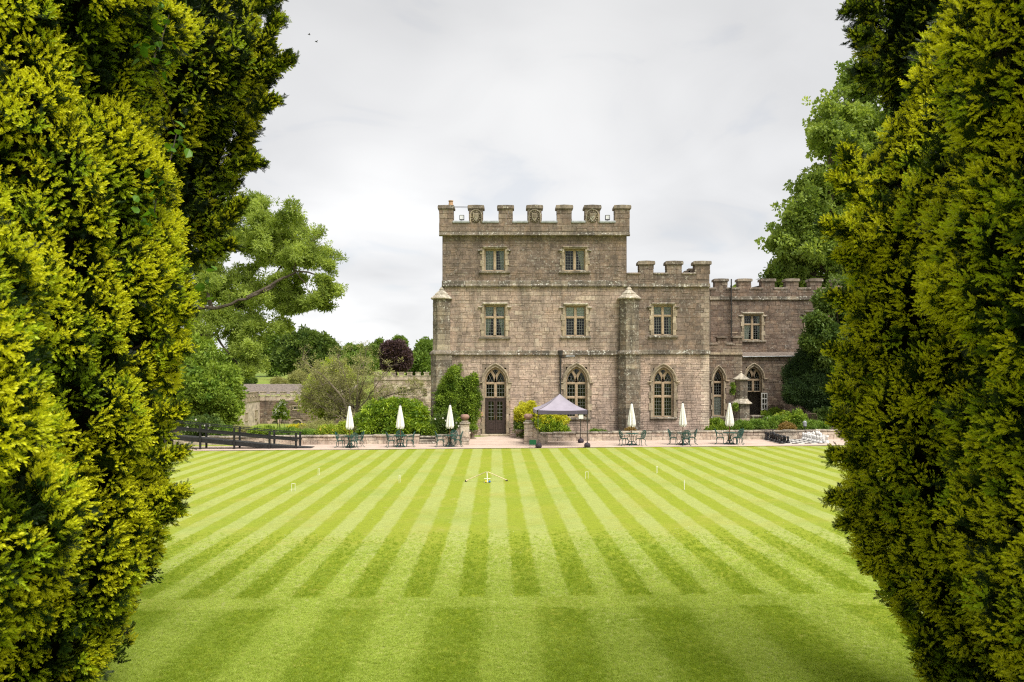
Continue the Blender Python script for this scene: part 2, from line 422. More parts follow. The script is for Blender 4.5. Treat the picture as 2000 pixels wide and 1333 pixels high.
def yew_tuft(name, mat, seed, shoots=12, wide=1.0):
    """an upright bunch of young shoots along +x: dark old needles at the foot, golden ones above"""
    r = random.Random(seed); vs, fs, tp = [], [], []
    for k in range(shoots):
        a = 2 * math.pi * (k * .381) + r.uniform(-.4, .4); sp = .15 + .95 * ((k + .5) / shoots) ** .7
        d = Vector((1, sp * math.cos(a), sp * math.sin(a))).normalized()
        p0 = Vector((r.uniform(-.03, .0), 0, 0)) + Vector((0, math.cos(a), math.sin(a))) * .012; L = r.uniform(.065, .105) * (1.1 - .35 * sp)
        u = d.orthogonal().normalized(); v = d.cross(u); n = 17; yg = r.uniform(.22, .45)
        for i in range(n):
            f = (i + .5) / n; an = i * 2.4 + k
            side = u * math.cos(an) + v * math.sin(an)
            dd = (d * (.45 + .75 * f) + side * (1.0 - .35 * f)).normalized(); w = (side.cross(d)).normalized() * (.0042 * wide)
            l = r.uniform(.017, .024) * (1 - .25 * f); p = p0 + d * L * f; b = len(vs)
            vs.extend([p - w * .5, p + dd * l * .5 - w, p + dd * l, p + dd * l * .5 + w, p + w * .5])
            fs.append((b, b + 1, b + 2, b + 3, b + 4)); tp.append((1.0 if f > yg else 0.0) * r.uniform(.8, 1))
        b = len(vs); vs.extend([p0 - u * .002, p0 + u * .002, p0 + d * L]); fs.append((b, b + 1, b + 2)); tp.append(.2)
    return src_mesh(name, vs, fs, tp, mat)
def leaf_clump(name, mat, seed, n=26, leaf=.20, asp=.55, rad=.5, droop=.15, flat=.8):
    """n folded leaves round a short twig, unit size about 1 m"""
    r = random.Random(seed); vs, fs, tp = [], [], []
    for i in range(n):
        d = Vector((r.gauss(.35, 1), r.gauss(0, 1), r.gauss(.1, flat))).normalized()
        p = d * rad * (r.random() ** .6) * .8
        L = leaf * r.uniform(.7, 1.25)
        ld = (d + Vector((r.uniform(-.6, .6), r.uniform(-.6, .6), r.uniform(-.6, .6) - droop))).normalized()
        up = Vector((r.gauss(0, .45), r.gauss(0, .45), 1)).normalized()
        s = ld.cross(up)
        s = s.normalized() if s.length > .01 else Vector((0, 1, 0))
        nn = s.cross(ld)
        w = L * asp * .5
        b = len(vs)
        vs.extend([p, p + ld * L * .45 + s * w + nn * w * .35, p + ld * L - nn * L * .1, p + ld * L * .45 - s * w + nn * w * .35])
        t_ = r.random()
        fs.extend([(b, b + 1, b + 2), (b, b + 2, b + 3)]); tp.extend([t_, t_])
    return src_mesh(name, vs, fs, tp, mat)
def grass_tuft(name, mat, seed):
    r = random.Random(seed); vs, fs, tp = [], [], []
    for i in range(16):
        a = r.uniform(0, 6.28); q = r.uniform(0, .045)
        p = Vector((0, q * math.cos(a), q * math.sin(a)))
        L = r.uniform(.016, .034); a2 = r.uniform(0, 6.28); ln = r.uniform(.2, .9)
        d = Vector((1, math.cos(a2) * ln, math.sin(a2) * ln)).normalized()
        s = d.cross(Vector((0, math.cos(a2 + 1.4), math.sin(a2 + 1.4)))).normalized() * .0022
        b = len(vs); t_ = r.random()
        vs.extend([p - s, p + s, p + d * L * .6 + s * .7, p + d * L + Vector((-.004, math.cos(a2) * .012, math.sin(a2) * .012)), p + d * L * .6 - s * .7])
        fs.append((b, b + 1, b + 2, b + 3, b + 4)); tp.append(t_)
    return src_mesh(name, vs, fs, tp, mat)
GROUPS = {}
def node_group(srcs):
    key = tuple(s.name for s in srcs)
    if key in GROUPS: return GROUPS[key]
    g = bpy.data.node_groups.new('spread_' + srcs[0].name, 'GeometryNodeTree')
    g.interface.new_socket('Geometry', in_out='INPUT', socket_type='NodeSocketGeometry')
    g.interface.new_socket('Geometry', in_out='OUTPUT', socket_type='NodeSocketGeometry')
    gi = g.nodes.new('NodeGroupInput'); go = g.nodes.new('NodeGroupOutput')
    iop = g.nodes.new('GeometryNodeInstanceOnPoints')
    rot = g.nodes.new('GeometryNodeInputNamedAttribute'); rot.data_type = 'FLOAT_VECTOR'; rot.inputs['Name'].default_value = 'rot'
    e2r = g.nodes.new('FunctionNodeEulerToRotation')
    scl = g.nodes.new('GeometryNodeInputNamedAttribute'); scl.data_type = 'FLOAT'; scl.inputs['Name'].default_value = 'scl'
    g.links.new(gi.outputs[0], iop.inputs['Points'])
    if len(srcs) == 1:
        oi = g.nodes.new('GeometryNodeObjectInfo'); oi.inputs['Object'].default_value = srcs[0]; oi.inputs['As Instance'].default_value = False
        g.links.new(oi.outputs['Geometry'], iop.inputs['Instance'])
    else:
        gti = g.nodes.new('GeometryNodeGeometryToInstance')
        for s in reversed(srcs):
            oi = g.nodes.new('GeometryNodeObjectInfo'); oi.inputs['Object'].default_value = s; oi.inputs['As Instance'].default_value = False
            g.links.new(oi.outputs['Geometry'], gti.inputs[0])
        g.links.new(gti.outputs[0], iop.inputs['Instance'])
        iop.inputs['Pick Instance'].default_value = True
        rv = g.nodes.new('FunctionNodeRandomValue'); rv.data_type = 'INT'
        rv.inputs[4].default_value = 0; rv.inputs[5].default_value = len(srcs) - 1
        g.links.new(rv.outputs[2], iop.inputs['Instance Index'])
    g.links.new([s for s in rot.outputs if s.enabled][0], e2r.inputs[0]); g.links.new(e2r.outputs[0], iop.inputs['Rotation'])
    g.links.new([s for s in scl.outputs if s.enabled][0], iop.inputs['Scale'])
    g.links.new(iop.outputs[0], go.inputs[0])
    GROUPS[key] = g
    return g
def spread(name, P, D, S, T, srcs, parent=None, spin=None, kind=None):
    """P points, D growth directions, S sizes, T tints (numpy arrays)"""
    P = np.asarray(P, float); D = np.asarray(D, float)
    D = D / np.maximum(np.linalg.norm(D, axis=1, keepdims=True), 1e-9)
    n = len(P)
    if spin is None: spin = rng.uniform(0, 2 * np.pi, n)
    E = np.stack([spin, -np.arcsin(np.clip(D[:, 2], -1, 1)), np.arctan2(D[:, 1], D[:, 0])], 1)
    off = offset(parent) if parent is not None else Vector((0, 0, 0))
    me = bpy.data.meshes.new(name)
    me.vertices.add(n); me.vertices.foreach_set('co', (P - np.array(off[:])).ravel())
    a = me.attributes.new('rot', 'FLOAT_VECTOR', 'POINT'); a.data.foreach_set('vector', E.ravel())
    a = me.attributes.new('scl', 'FLOAT', 'POINT'); a.data.foreach_set('value', np.asarray(S, float))
    a = me.attributes.new('tint', 'FLOAT', 'POINT'); a.data.foreach_set('value', np.clip(np.asarray(T, float), 0, 1))
    for mt in srcs[0].data.materials: me.materials.append(mt)
    o = bpy.data.objects.new(name, me); COL.objects.link(o)
    if parent is not None: o.parent = parent
    md = o.modifiers.new('leaves', 'NODES'); md.node_group = node_group(srcs)
    if kind: o['kind'] = kind
    return o
def n3(p, s): return mnoise.noise((p[0] * s, p[1] * s, p[2] * s))
SRC = {}
def clump_src(kind):
    if kind not in SRC:
        par = dict(n=22, leaf=.40, asp=.55)
        if kind == 'ash': par = dict(n=32, leaf=.34, asp=.34, flat=.6)
        if kind == 'syc': par = dict(n=20, leaf=.38, asp=.85, flat=.5)
        if kind in ('laurel', 'gold'): par = dict(n=18, leaf=.46, asp=.5)
        if kind == 'conifer': par = dict(n=40, leaf=.30, asp=.22, flat=1.0, droop=-.2)
        if kind == 'olive': par = dict(n=22, leaf=.26, asp=.28)
        if kind == 'bed': par = dict(n=22, leaf=.5, asp=.26, rad=.4, flat=.7, droop=-.4)
        SRC[kind] = [leaf_clump('%s_clump_%d' % (kind, i), LM[kind], 31 * i + len(kind), **par) for i in range(2)]
    return SRC[kind]
SRC['yew'] = [yew_spray('yew_spray_%d' % i, LM['yew'], 3 + i) for i in range(3)]
SRC['yew_t'] = [yew_tuft('yew_tuft_%d' % i, LM['yew'], 63 + i, 11 + 2 * i) for i in range(3)]
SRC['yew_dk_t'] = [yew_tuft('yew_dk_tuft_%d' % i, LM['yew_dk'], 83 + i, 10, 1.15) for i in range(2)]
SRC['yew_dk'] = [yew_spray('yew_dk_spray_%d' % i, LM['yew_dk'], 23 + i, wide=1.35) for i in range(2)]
SRC['grass'] = [grass_tuft('grass_tuft_%d' % i, LM['grass'], 50 + i) for i in range(3)]

# ---------------------------------------------------------------- yews
def yew(name, label, cx, cy, prof, zlo, zhi, n, seed, src, gold=0.6, lump=0.20, size=1.0, base_z=2.4, sprigs=()):
    """a column of yew: prof = [(z, radius)], broken into bulging cushions with deep gaps between"""
    r = np.random.default_rng(seed)
    t = thing(name, label, 'yew', (cx, cy, base_z))
    pz = np.array([p[0] for p in prof]); pr = np.array([p[1] for p in prof]); pr_ = float(np.mean(pr))
    def rad(th, z):
        q = (math.cos(th) * 1.6 + seed, math.sin(th) * 1.6, z * .85)
        a = mnoise.noise((q[0] * 1.1, q[1] * 1.1, q[2] * 1.1))
        b = mnoise.noise((q[0] * 2.6 + 5, q[1] * 2.6, q[2] * 2.2))
        c = mnoise.noise((q[0] * 6 + 9, q[1] * 6, q[2] * 5))
        d = mnoise.noise((math.cos(th) * pr_ * 1.75 + seed * 3, math.sin(th) * pr_ * 1.75, z * 1.0))
        e = mnoise.noise((math.cos(th) * pr_ * 3.9 + seed * 5, math.sin(th) * pr_ * 3.9, z * 2.5))
        return np.interp(z, pz, pr) * (1 + lump * (a * .6 + b * .25)) + .48 * min(abs(d), .5) + .22 * min(abs(e), .5) + lump * .2 * c - .36
    # near-black hull inside: blocks light and paints the shade in the gaps
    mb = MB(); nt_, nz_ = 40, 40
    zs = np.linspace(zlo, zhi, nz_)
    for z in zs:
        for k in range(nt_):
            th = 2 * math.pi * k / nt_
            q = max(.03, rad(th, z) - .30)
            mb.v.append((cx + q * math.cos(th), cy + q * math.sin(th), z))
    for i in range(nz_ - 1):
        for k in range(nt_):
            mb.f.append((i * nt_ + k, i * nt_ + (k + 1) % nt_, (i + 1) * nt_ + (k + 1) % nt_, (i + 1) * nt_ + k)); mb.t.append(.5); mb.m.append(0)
    mb.build('shade_hull', M['yewshade'], t, smooth=True)
    P, D, S, T = [], [], [], []
    Q, QD, QS, QT = [], [], [], []
    camv = np.array((0, 0, H))
    # tufts of young shoots cover the cushions and leave the creases between them dark
    gt, gq = 132, 120
    tg = np.linspace(0, 2 * np.pi, gt); zg = np.linspace(zlo - .15, zhi + .15, gq)
    RG = np.array([[rad(a_, b_) for a_ in tg] for b_ in zg])
    DG = np.array([[abs(mnoise.noise((math.cos(a_) * pr_ * 1.75 + seed * 3, math.sin(a_) * pr_ * 1.75, b_ * 1.0))) for a_ in tg] for b_ in zg])
    EG = np.array([[abs(mnoise.noise((math.cos(a_) * pr_ * 3.9 + seed * 5, math.sin(a_) * pr_ * 3.9, b_ * 2.5))) for a_ in tg] for b_ in zg])
    def look(G, th, z):
        u = th / (2 * np.pi) * (gt - 1); v = (z - zg[0]) / (zg[-1] - zg[0]) * (gq - 1)
        i = np.clip(u.astype(int), 0, gt - 2); j = np.clip(v.astype(int), 0, gq - 2); fu = u - i; fv = v - j
        return G[j, i] * (1 - fu) * (1 - fv) + G[j, i + 1] * fu * (1 - fv) + G[j + 1, i] * (1 - fu) * fv + G[j + 1, i + 1] * fu * fv
    def sample(m, inset):
        th = r.uniform(0, 2 * np.pi, m); z = r.uniform(zlo, zhi, m); rr = look(RG, th, z)
        nv = np.stack([np.cos(th), np.sin(th), -.8 * (look(RG, th, z + .12) - look(RG, th, z - .12)) / .24], 1); nv /= np.linalg.norm(nv, axis=1, keepdims=True)
        q_ = rr - inset; p = np.stack([cx + np.cos(th) * q_, cy + np.sin(th) * q_, z], 1)
        v = camv - p; face = (nv * v).sum(1) / np.linalg.norm(v, axis=1)
        keep = (rr > .06) & (face > -.45) & (r.random(m) < rr / rr.max() * 1.15)
        return th[keep], z[keep], p[keep], nv[keep]
    th, z, p, nv = sample(n * 9, 0.0)
    d1 = look(DG, th, z); e1 = look(EG, th, z)
    k = ~((d1 < .055) & (r.random(len(d1)) < .85)) & ~((e1 < .05) & (r.random(len(d1)) < .75))
    p, nv, d1 = p[k], nv[k], d1[k]
    cell = .088 * size; taken = {}
    for i in range(len(p)):
        pi = p[i]; key = (int(pi[0] / cell), int(pi[1] / cell), int(pi[2] / cell)); ok = True
        for a_ in (-1, 0, 1):
            for b_ in (-1, 0, 1):
                for c_ in (-1, 0, 1):
                    o_ = taken.get((key[0] + a_, key[1] + b_, key[2] + c_))
                    if o_ is not None and (o_[0] - pi[0]) ** 2 + (o_[1] - pi[1]) ** 2 + (o_[2] - pi[2]) ** 2 < cell * cell: ok = False; break
                if not ok: break
            if not ok: break
        if not ok: continue
        taken[key] = (pi[0], pi[1], pi[2])
        q = mnoise.noise((pi[0] * 1.7 + seed, pi[1] * 1.7, pi[2] * 1.3))
        Q.append(pi - nv[i] * r.uniform(.0, .07)); QD.append(nv[i] * .8 + np.array((r.normal(0, .34), r.normal(0, .34), r.uniform(.1, .8)))); QS.append(r.uniform(.9, 1.6) * size)
        QT.append(gold + .02 + q * .48 + (min(d1[i], .4) - .15) * .7 + r.normal(0, .19))
    # older sprays fill in behind, tinted dark to paint shade into the gaps
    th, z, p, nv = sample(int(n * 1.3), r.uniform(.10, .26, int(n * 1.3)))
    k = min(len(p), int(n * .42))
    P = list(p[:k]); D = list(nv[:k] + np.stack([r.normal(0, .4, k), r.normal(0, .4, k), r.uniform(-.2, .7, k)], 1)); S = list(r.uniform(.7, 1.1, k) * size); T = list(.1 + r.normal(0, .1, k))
    for (x, y, z, dx, dy, dz, L, k) in sprigs:       # loose shoots that stick out of the outline
        a = np.array((x, y, z)); d0 = np.array((dx, dy, dz)); d0 = d0 / np.linalg.norm(d0)
        for i in range(k):
            f = i / k
            P.append(a + d0 * L * f * .8 + r.normal(0, .03 * (1.1 - f), 3)); D.append(d0 + r.normal(0, .4, 3)); S.append(size * r.uniform(.6, .9)); T.append(.25 + r.normal(0, .1))
            Q.append(a + d0 * L * f + r.normal(0, .045 * (1.15 - f), 3)); QD.append(d0 + r.normal(0, .5, 3) + np.array((0, 0, .3))); QS.append(size * r.uniform(.8, 1.2)); QT.append(gold + .1 + r.normal(0, .12))
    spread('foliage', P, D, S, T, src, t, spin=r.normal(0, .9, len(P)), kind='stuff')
    spread('young_shoots', Q, QD, QS, QT, SRC['yew_t'] if src is SRC['yew'] else SRC['yew_dk_t'], t, kind='stuff')
    mb = MB()
    mb.tube([(cx, cy, base_z - .6), (cx, cy, base_z + 1), (cx + .05, cy, zhi - .6)], [.26, .2, .05], 8)
    for k in range(26):                              # bare stems showing in the gaps
        th = r.uniform(0, 2 * math.pi); z = r.uniform(zlo, zhi - .5); q = rad(th, z + .3)
        mb.tube([(cx, cy, z - .3), (cx + q * .5 * math.cos(th), cy + q * .5 * math.sin(th), z), (cx + q * .97 * math.cos(th), cy + q * .97 * math.sin(th), z + .35)], [.05, .03, .006], 5)
    mb.build('trunk', M['bark'], t)
    return t
M['yewshade'] = plain('yew_gap_shade', (0.008, 0.008, 0.004), 1.0, 0.5, 9, spec=0.05)  # near-black colour stands in for the shade deep between the tufts

# ---------------------------------------------------------------- trees and shrubs
def limb(mb, a, b, r0, r1, seed, bow=.12, n=6, sides=6):
    rr = random.Random(seed); a = Vector(a); b = Vector(b); L = (b - a).length
    w1 = Vector((rr.uniform(-1, 1), rr.uniform(-1, 1), rr.uniform(-.2, 1))) * L * bow
    pts = []
    for i in range(n + 1):
        f = i / n
        pts.append(a.lerp(b, f) + w1 * math.sin(math.pi * f) + Vector((rr.uniform(-1, 1), rr.uniform(-1, 1), rr.uniform(-1, 1))) * L * .018 * (0 < i < n))
    mb.tube(pts, [r0 + (r1 - r0) * i / n for i in range(n + 1)], sides)
    return pts
def crown_points(puffs, n, seed, gap=.12, gapscale=.9, shell=.42):
    r = np.random.default_rng(seed)
    vol = np.array([p[3] * p[4] * p[5] for p in puffs]) ** .75; vol /= vol.sum()
    P, D, T = [], [], []
    tries = 0
    while len(P) < n and tries < n * 6:
        tries += 1
        k = r.choice(len(puffs), p=vol); x, y, z, a, b, c = puffs[k]
        d = r.normal(0, 1, 3); d /= np.linalg.norm(d)
        u = r.random() ** shell
        nb = 1 + .28 * mnoise.noise((d[0] * 2.2 + k * 3.1 + seed, d[1] * 2.2, d[2] * 2.2))
        p = np.array((x, y, z)) + d * np.array((a, b, c)) * u * nb
        q = mnoise.noise((p[0] * gapscale / max(a, .3) * 2.2 + seed, p[1] * gapscale / max(a, .3) * 2.2, p[2] * gapscale / max(a, .3) * 2.6))
        if q < -gap - .25 * r.random(): continue
        P.append(p); D.append(d + np.array((0, 0, .35)) + r.normal(0, .3, 3)); T.append(.45 + .45 * q + r.normal(0, .24))
    return P, D, T
def tree(name, label, kind, base, puffs, n, size, seed, cat='tree', trunk_r=.35, fork=.35, group=None, gap=.12, bark='bark', twigs=4, shell=.42, fan=0, gapscale=.9):
    """tapered trunk and limbs reaching into every bough; leaves spread through the boughs"""
    r = random.Random(seed)
    t = thing(name, label, cat, base, group=group)
    mb = MB(); b = Vector(base)
    top = max(p[2] for p in puffs)
    cxm = sum(p[0] for p in puffs) / len(puffs); cym = sum(p[1] for p in puffs) / len(puffs)
    fk = Vector((b.x + (cxm - b.x) * .25, b.y + (cym - b.y) * .25, b.z + (top - b.z) * fork))
    mb.tube([b - Vector((0, 0, .5)), b + Vector((0, 0, .3)), b.lerp(fk, .5) + Vector((r.uniform(-.1, .1), 0, 0)), fk], [trunk_r * 1.5, trunk_r * 1.1, trunk_r * .9, trunk_r * .75], 9)
    for i, (x, y, z, a, bb, c) in enumerate(puffs):
        e = Vector((x, y, z))
        pts = limb(mb, fk, e, trunk_r * r.uniform(.38, .55), trunk_r * .14, seed * 7 + i, .10)
        for k in range(twigs):
            d = Vector((r.gauss(0, 1), r.gauss(0, 1), r.gauss(.3, 1))).normalized()
            e2 = e + Vector((d.x * a, d.y * bb, d.z * c)) * .85
            limb(mb, pts[r.choice((3, 4, 5, 6))], e2, trunk_r * .14, trunk_r * .03, seed * 13 + i * 9 + k, .12, 4, 5)
    if fan: P, D, T = twig_crown(mb, puffs, fan, seed, size)
    else: P, D, T = crown_points(puffs, n, seed, gap, gapscale, shell)
    mb.build('trunk', M[bark], t)
    rs = np.random.default_rng(seed + 5)
    spread('crown', P, D, rs.uniform(.75, 1.3, len(P)) * size, T, clump_src(kind), t, kind='stuff')
    return t
def bush(name, label, kind, base, puffs, n, size, seed, cat='shrub', flowers=None, group=None, stems=8, gap=.35, shell=.3):
    r = random.Random(seed)
    t = thing(name, label, cat, base, group=group)
    mb = MB(); b = Vector(base)
    for k in range(stems):
        p = puffs[k % len(puffs)]
        e = Vector((p[0] + r.uniform(-.5, .5) * p[3], p[1] + r.uniform(-.5, .5) * p[4], p[2] + r.uniform(0, .5) * p[5]))
        limb(mb, b + Vector((r.uniform(-.15, .15), r.uniform(-.1, .1), -.1)), e, .03, .008, seed + k, .12, 4, 5)
    mb.build('stem', M['bark'], t)
    P, D, T = crown_points(puffs, n, seed, gap, 1.0, shell)
    rs = np.random.default_rng(seed + 5)
    spread('foliage', P, D, rs.uniform(.7, 1.3, len(P)) * size, T, clump_src(kind), t, kind='stuff')
    if flowers:
        fm, cnt, fr = flowers
        mb = MB()
        for k in range(cnt):
            p = puffs[r.randrange(len(puffs))]
            d = Vector((r.gauss(0, 1), r.gauss(-.9, .6), r.gauss(.5, .7))).normalized()
            c = Vector((p[0] + d.x * p[3] * 1.05, p[1] + d.y * p[4] * 1.05, p[2] + d.z * p[5] * 1.05))
            for j in range(5):
                a = 2 * math.pi * j / 5
                u = Vector((math.cos(a), -.3, math.sin(a))) * fr; v = Vector((math.cos(a + .9), -.3, math.sin(a + .9))) * fr
                mb.face([c, c + u, c + (u + v) * .62 + Vector((0, -fr * .3, 0)), c + v])
        mb.build('blossom', fm, t)
    return t
def twig_crown(mb, puffs, per, seed, size, r0=.03, lean=.25):
    """ragged boughs: twigs fan out of each bough and the leaves sit along their outer halves"""
    r = random.Random(seed); P, D, T = [], [], []
    for i, (x, y, z, a, b, c) in enumerate(puffs):
        ctr = Vector((x, y, z - c * .25)); bt = r.gauss(.45, .12)
        for k in range(per):
            d = Vector((r.gauss(0, 1), r.gauss(0, 1), r.gauss(lean, .8))).normalized(); L = r.uniform(.5, 1.4)
            e = ctr + Vector((d.x * a, d.y * b, d.z * c + c * .2)) * L
            pts = limb(mb, ctr + (e - ctr) * .12, e, r0, .006, seed * 17 + i * 37 + k, .10, 4, 3)
            tb = bt + r.gauss(0, .18)
            for q in range(r.randint(5, 9)):
                f = r.uniform(.30, 1.05); base = ctr.lerp(e, f)
                s_ = .26 * (1.25 - .5 * f)
                p = base + Vector((r.gauss(0, a * s_), r.gauss(0, b * s_), r.gauss(0, c * s_ * .8) - .04 * c))
                P.append(p[:]); D.append((d + Vector((r.gauss(0, .4), r.gauss(0, .4), r.gauss(.1, .4))))[:]); T.append(tb + r.gauss(0, .14))
    return P, D, T
def puffset(px0, px1, ptop, pbot, Y, n, seed, depth=None, fill=.42):
    """n boughs filling the outline px0..px1, ptop..pbot seen at distance Y, with real depth"""
    r = random.Random(seed)
    s = Y / F; cx = (px0 + px1) / 2; hw = (px1 - px0) / 2 * s; zt = Z_(ptop, Y); zb = Z_(pbot, Y); hh = (zt - zb) / 2
    dp = depth or hw
    out = []
    for i in range(n):
        for _ in range(40):
            u, v, w = r.uniform(-1, 1), r.uniform(-1, 1), r.uniform(-1, 1)
            if u * u + v * v + w * w < 1: break
        q = fill * r.uniform(.75, 1.2)
        out.append((X_(cx, Y) + u * hw * (1 - q * .8), Y + dp * w * (1 - q * .8), (zt + zb) / 2 + v * hh * (1 - q * .8), hw * q, dp * q, hh * q * 1.05))
    return out
# ================================================================ THE SETTING
def sheet(name, xs, ys, zf, mat, label, cat, kind='structure', smooth=True):
    mb = MB(); nx, ny = len(xs), len(ys)
    for y in ys:
        for x in xs: mb.v.append((x, y, zf(x, y)))
    for j in range(ny - 1):
        for i in range(nx - 1):
            mb.f.append((j * nx + i, j * nx + i + 1, (j + 1) * nx + i + 1, (j + 1) * nx + i)); mb.t.append(.5); mb.m.append(0)
    o = mb.build(name, mat, None, smooth)
    return tag(o, label, cat, kind=kind)
def sst(a, b, x):
    f = min(1, max(0, (x - a) / (b - a))); return f * f * (3 - 2 * f)
def tz(x, y):
    """the lie of the land: level round the lawn, falling to the gatehouse on the left, rising to woods beyond"""
    z0 = max(-.4, min(.4, gz(x))) - .10
    if y < 50: return z0
    left = np.interp(y, [50, 57, 78, 96, 112, 130, 160, 220, 400, 900, 3000], [-.1, .1, -1.9, -1.7, 1.2, 3.0, 3.4, 6, 13, 30, 60])
    right = np.interp(y, [50, 60, 70, 120, 220, 400, 900, 3000], [-.1, .55, .7, 1.5, 5, 12, 28, 60])
    l = sst(-3, -11, x)
    return float(left * l + right * (1 - l)) + (mnoise.noise((x * .01, y * .01, 0)) * 1.2 * sst(90, 200, y))

m, t, b = newmat('meadow_grass')
p = pos(t)
c = ramp(t, nse(t, p, .08, 5), [(.3, (.13, .20, .03)), (.6, (.26, .31, .05)), (.8, (.34, .34, .09))])
c = mixc(t, 1.0, c, ramp(t, nse(t, p, 3, 6, .7), [(.3, .7), (.7, 1.25)]), 'MULTIPLY')
t.links.new(c, b.inputs['Base Color']); b.inputs['Roughness'].default_value = .95
bump(t, b, nse(t, p, 9, 5), .6, .05)
M['meadow'] = m
gx = [-1500, -600, -300, -160] + list(np.linspace(-110, 110, 56)) + [160, 300, 600, 1500]
gy = [-400, -60, 0, 10, 30] + list(np.linspace(45, 160, 47)) + [180, 220, 300, 400, 600, 900, 1500, 3000]
sheet('ground', gx, gy, tz, M['meadow'], 'rough grassland sloping up to the woods beyond the castle', 'ground')

# ---- mown lawn: stripes are the nap of the grass, laid by the mower
STRIPE = 1.126
def stripe_np(x, y):
    u = x + .022 * (y - 15.5) + .248
    a = np.cos(2 * np.pi * u / STRIPE)
    v = x + .022 * (y - 13.8) + .055
    bb = np.cos(2 * np.pi * v / 1.95)
    edge = 15.45
    return np.where(y > edge, a, bb)
m, t, b = newmat('mown_lawn')
p = pos(t)
sx = N(t, 'ShaderNodeSeparateXYZ'); t.links.new(p, sx.inputs[0])
wob = mth(t, 'MULTIPLY', mth(t, 'SUBTRACT', nse(t, p, .9, 3), .5), .16)
xx = mth(t, 'ADD', sx.outputs[0], wob); yy = sx.outputs[1]
def stripe_nodes(off, y0, pitch):
    u = mth(t, 'ADD', mth(t, 'ADD', xx, off), mth(t, 'MULTIPLY', mth(t, 'SUBTRACT', yy, y0), .022))
    return mth(t, 'COSINE', mth(t, 'MULTIPLY', u, 2 * math.pi / pitch))
sA = stripe_nodes(.248, 15.5, STRIPE); sB = stripe_nodes(.055, 13.8, 1.95)
soft = nse(t, p, 5, 4, .65)
def nap(s, k): return mth(t, 'ADD', mth(t, 'MULTIPLY', s, k), mth(t, 'ADD', .5, mth(t, 'MULTIPLY', mth(t, 'SUBTRACT', soft, .5), 1.1)), True)
sel = mth(t, 'GREATER_THAN', mth(t, 'ADD', yy, mth(t, 'MULTIPLY', wob, 1.5)), 15.45)
contrast = ramp(t, mth(t, 'DIVIDE', mth(t, 'ADD', yy, wob), 50), [(.424, 3.0), (.436, 1.9)])
band = mth(t, 'LESS_THAN', mth(t, 'ABSOLUTE', mth(t, 'SUBTRACT', mth(t, 'ADD', yy, wob), 15.1)), .38)
napA = mth(t, 'ADD', mth(t, 'MULTIPLY', sA, contrast), mth(t, 'ADD', .5, mth(t, 'MULTIPLY', mth(t, 'SUBTRACT', soft, .5), 1.3)), True)
napB = nap(sB, .9)
mixf = N(t, 'ShaderNodeMix'); t.links.new(sel, mixf.inputs[0]); t.links.new(napB, mixf.inputs[2]); t.links.new(napA, mixf.inputs[3])
nv = mth(t, 'MAXIMUM', mixf.outputs[0], mth(t, 'MULTIPLY', band, .75))
col = mixc(t, nv, (.255, .308, .026), (.338, .382, .106))
patch = nse(t, p, .55, 5, .6)
col = mixc(t, ramp(t, patch, [(.46, 0.0), (.72, .55)]), col, (.34, .33, .055))
pat2 = nse(t, p, .28, 4, .6)
col = mixc(t, ramp(t, pat2, [(.50, 0.0), (.75, .45)]), col, (.175, .28, .035))
dry = nse(t, p, 1.1, 6, .7)
col = mixc(t, ramp(t, dry, [(.62, 0.0), (.78, .6)]), col, (.42, .36, .16))
fineg = nse(t, p, 38, 5, .75)
col = mixc(t, 1.0, col, ramp(t, fineg, [(.28, .60), (.5, 1.0), (.72, 1.36)]), 'MULTIPLY')
mp = N(t, 'ShaderNodeMapping'); mp.inputs['Scale'].default_value = (2.0, 9.0, 1); t.links.new(p, mp.inputs[0])
col = mixc(t, 1.0, col, ramp(t, nse(t, mp.outputs[0], 2.2, 5, .7), [(.3, .78), (.7, 1.2)]), 'MULTIPLY')
dz = N(t, 'ShaderNodeTexVoronoi'); dz.inputs['Scale'].default_value = 5.5; t.links.new(p, dz.inputs['Vector'])
daisy = mth(t, 'MULTIPLY', mth(t, 'LESS_THAN', dz.outputs['Distance'], .075), mth(t, 'GREATER_THAN', nse(t, p, .8, 3), .56))
col = mixc(t, mth(t, 'MULTIPLY', daisy, .75), col, (.70, .70, .58))
t.links.new(col, b.inputs['Base Color']); b.inputs['Roughness'].default_value = .9; b.inputs['Specular IOR Level'].default_value = .15
bump(t, b, nse(t, p, 60, 6, .8), .8, .02)
M['lawn'] = m
YL = 46.2
sheet('lawn', np.linspace(-45, 45, 61), np.linspace(10.2, YL, 37), lambda x, y: gz(x) + .02 * mnoise.noise((x * .2, y * .2, 3)), M['lawn'], 'large mown lawn with light and dark stripes leading to the castle', 'lawn')
sheet('bank', np.linspace(-45, 45, 41), [-12, -3, 2.0, 3.0, 3.8, 5, 6.5, 8, 9.4, 10.25], lambda x, y: gz(x) + float(np.interp(y, [2, 3.8, 9.4, 10.25], [2.75, 2.7, .12, -.004])), M['lawn'], 'grass bank between the yews in front of the lawn', 'bank')
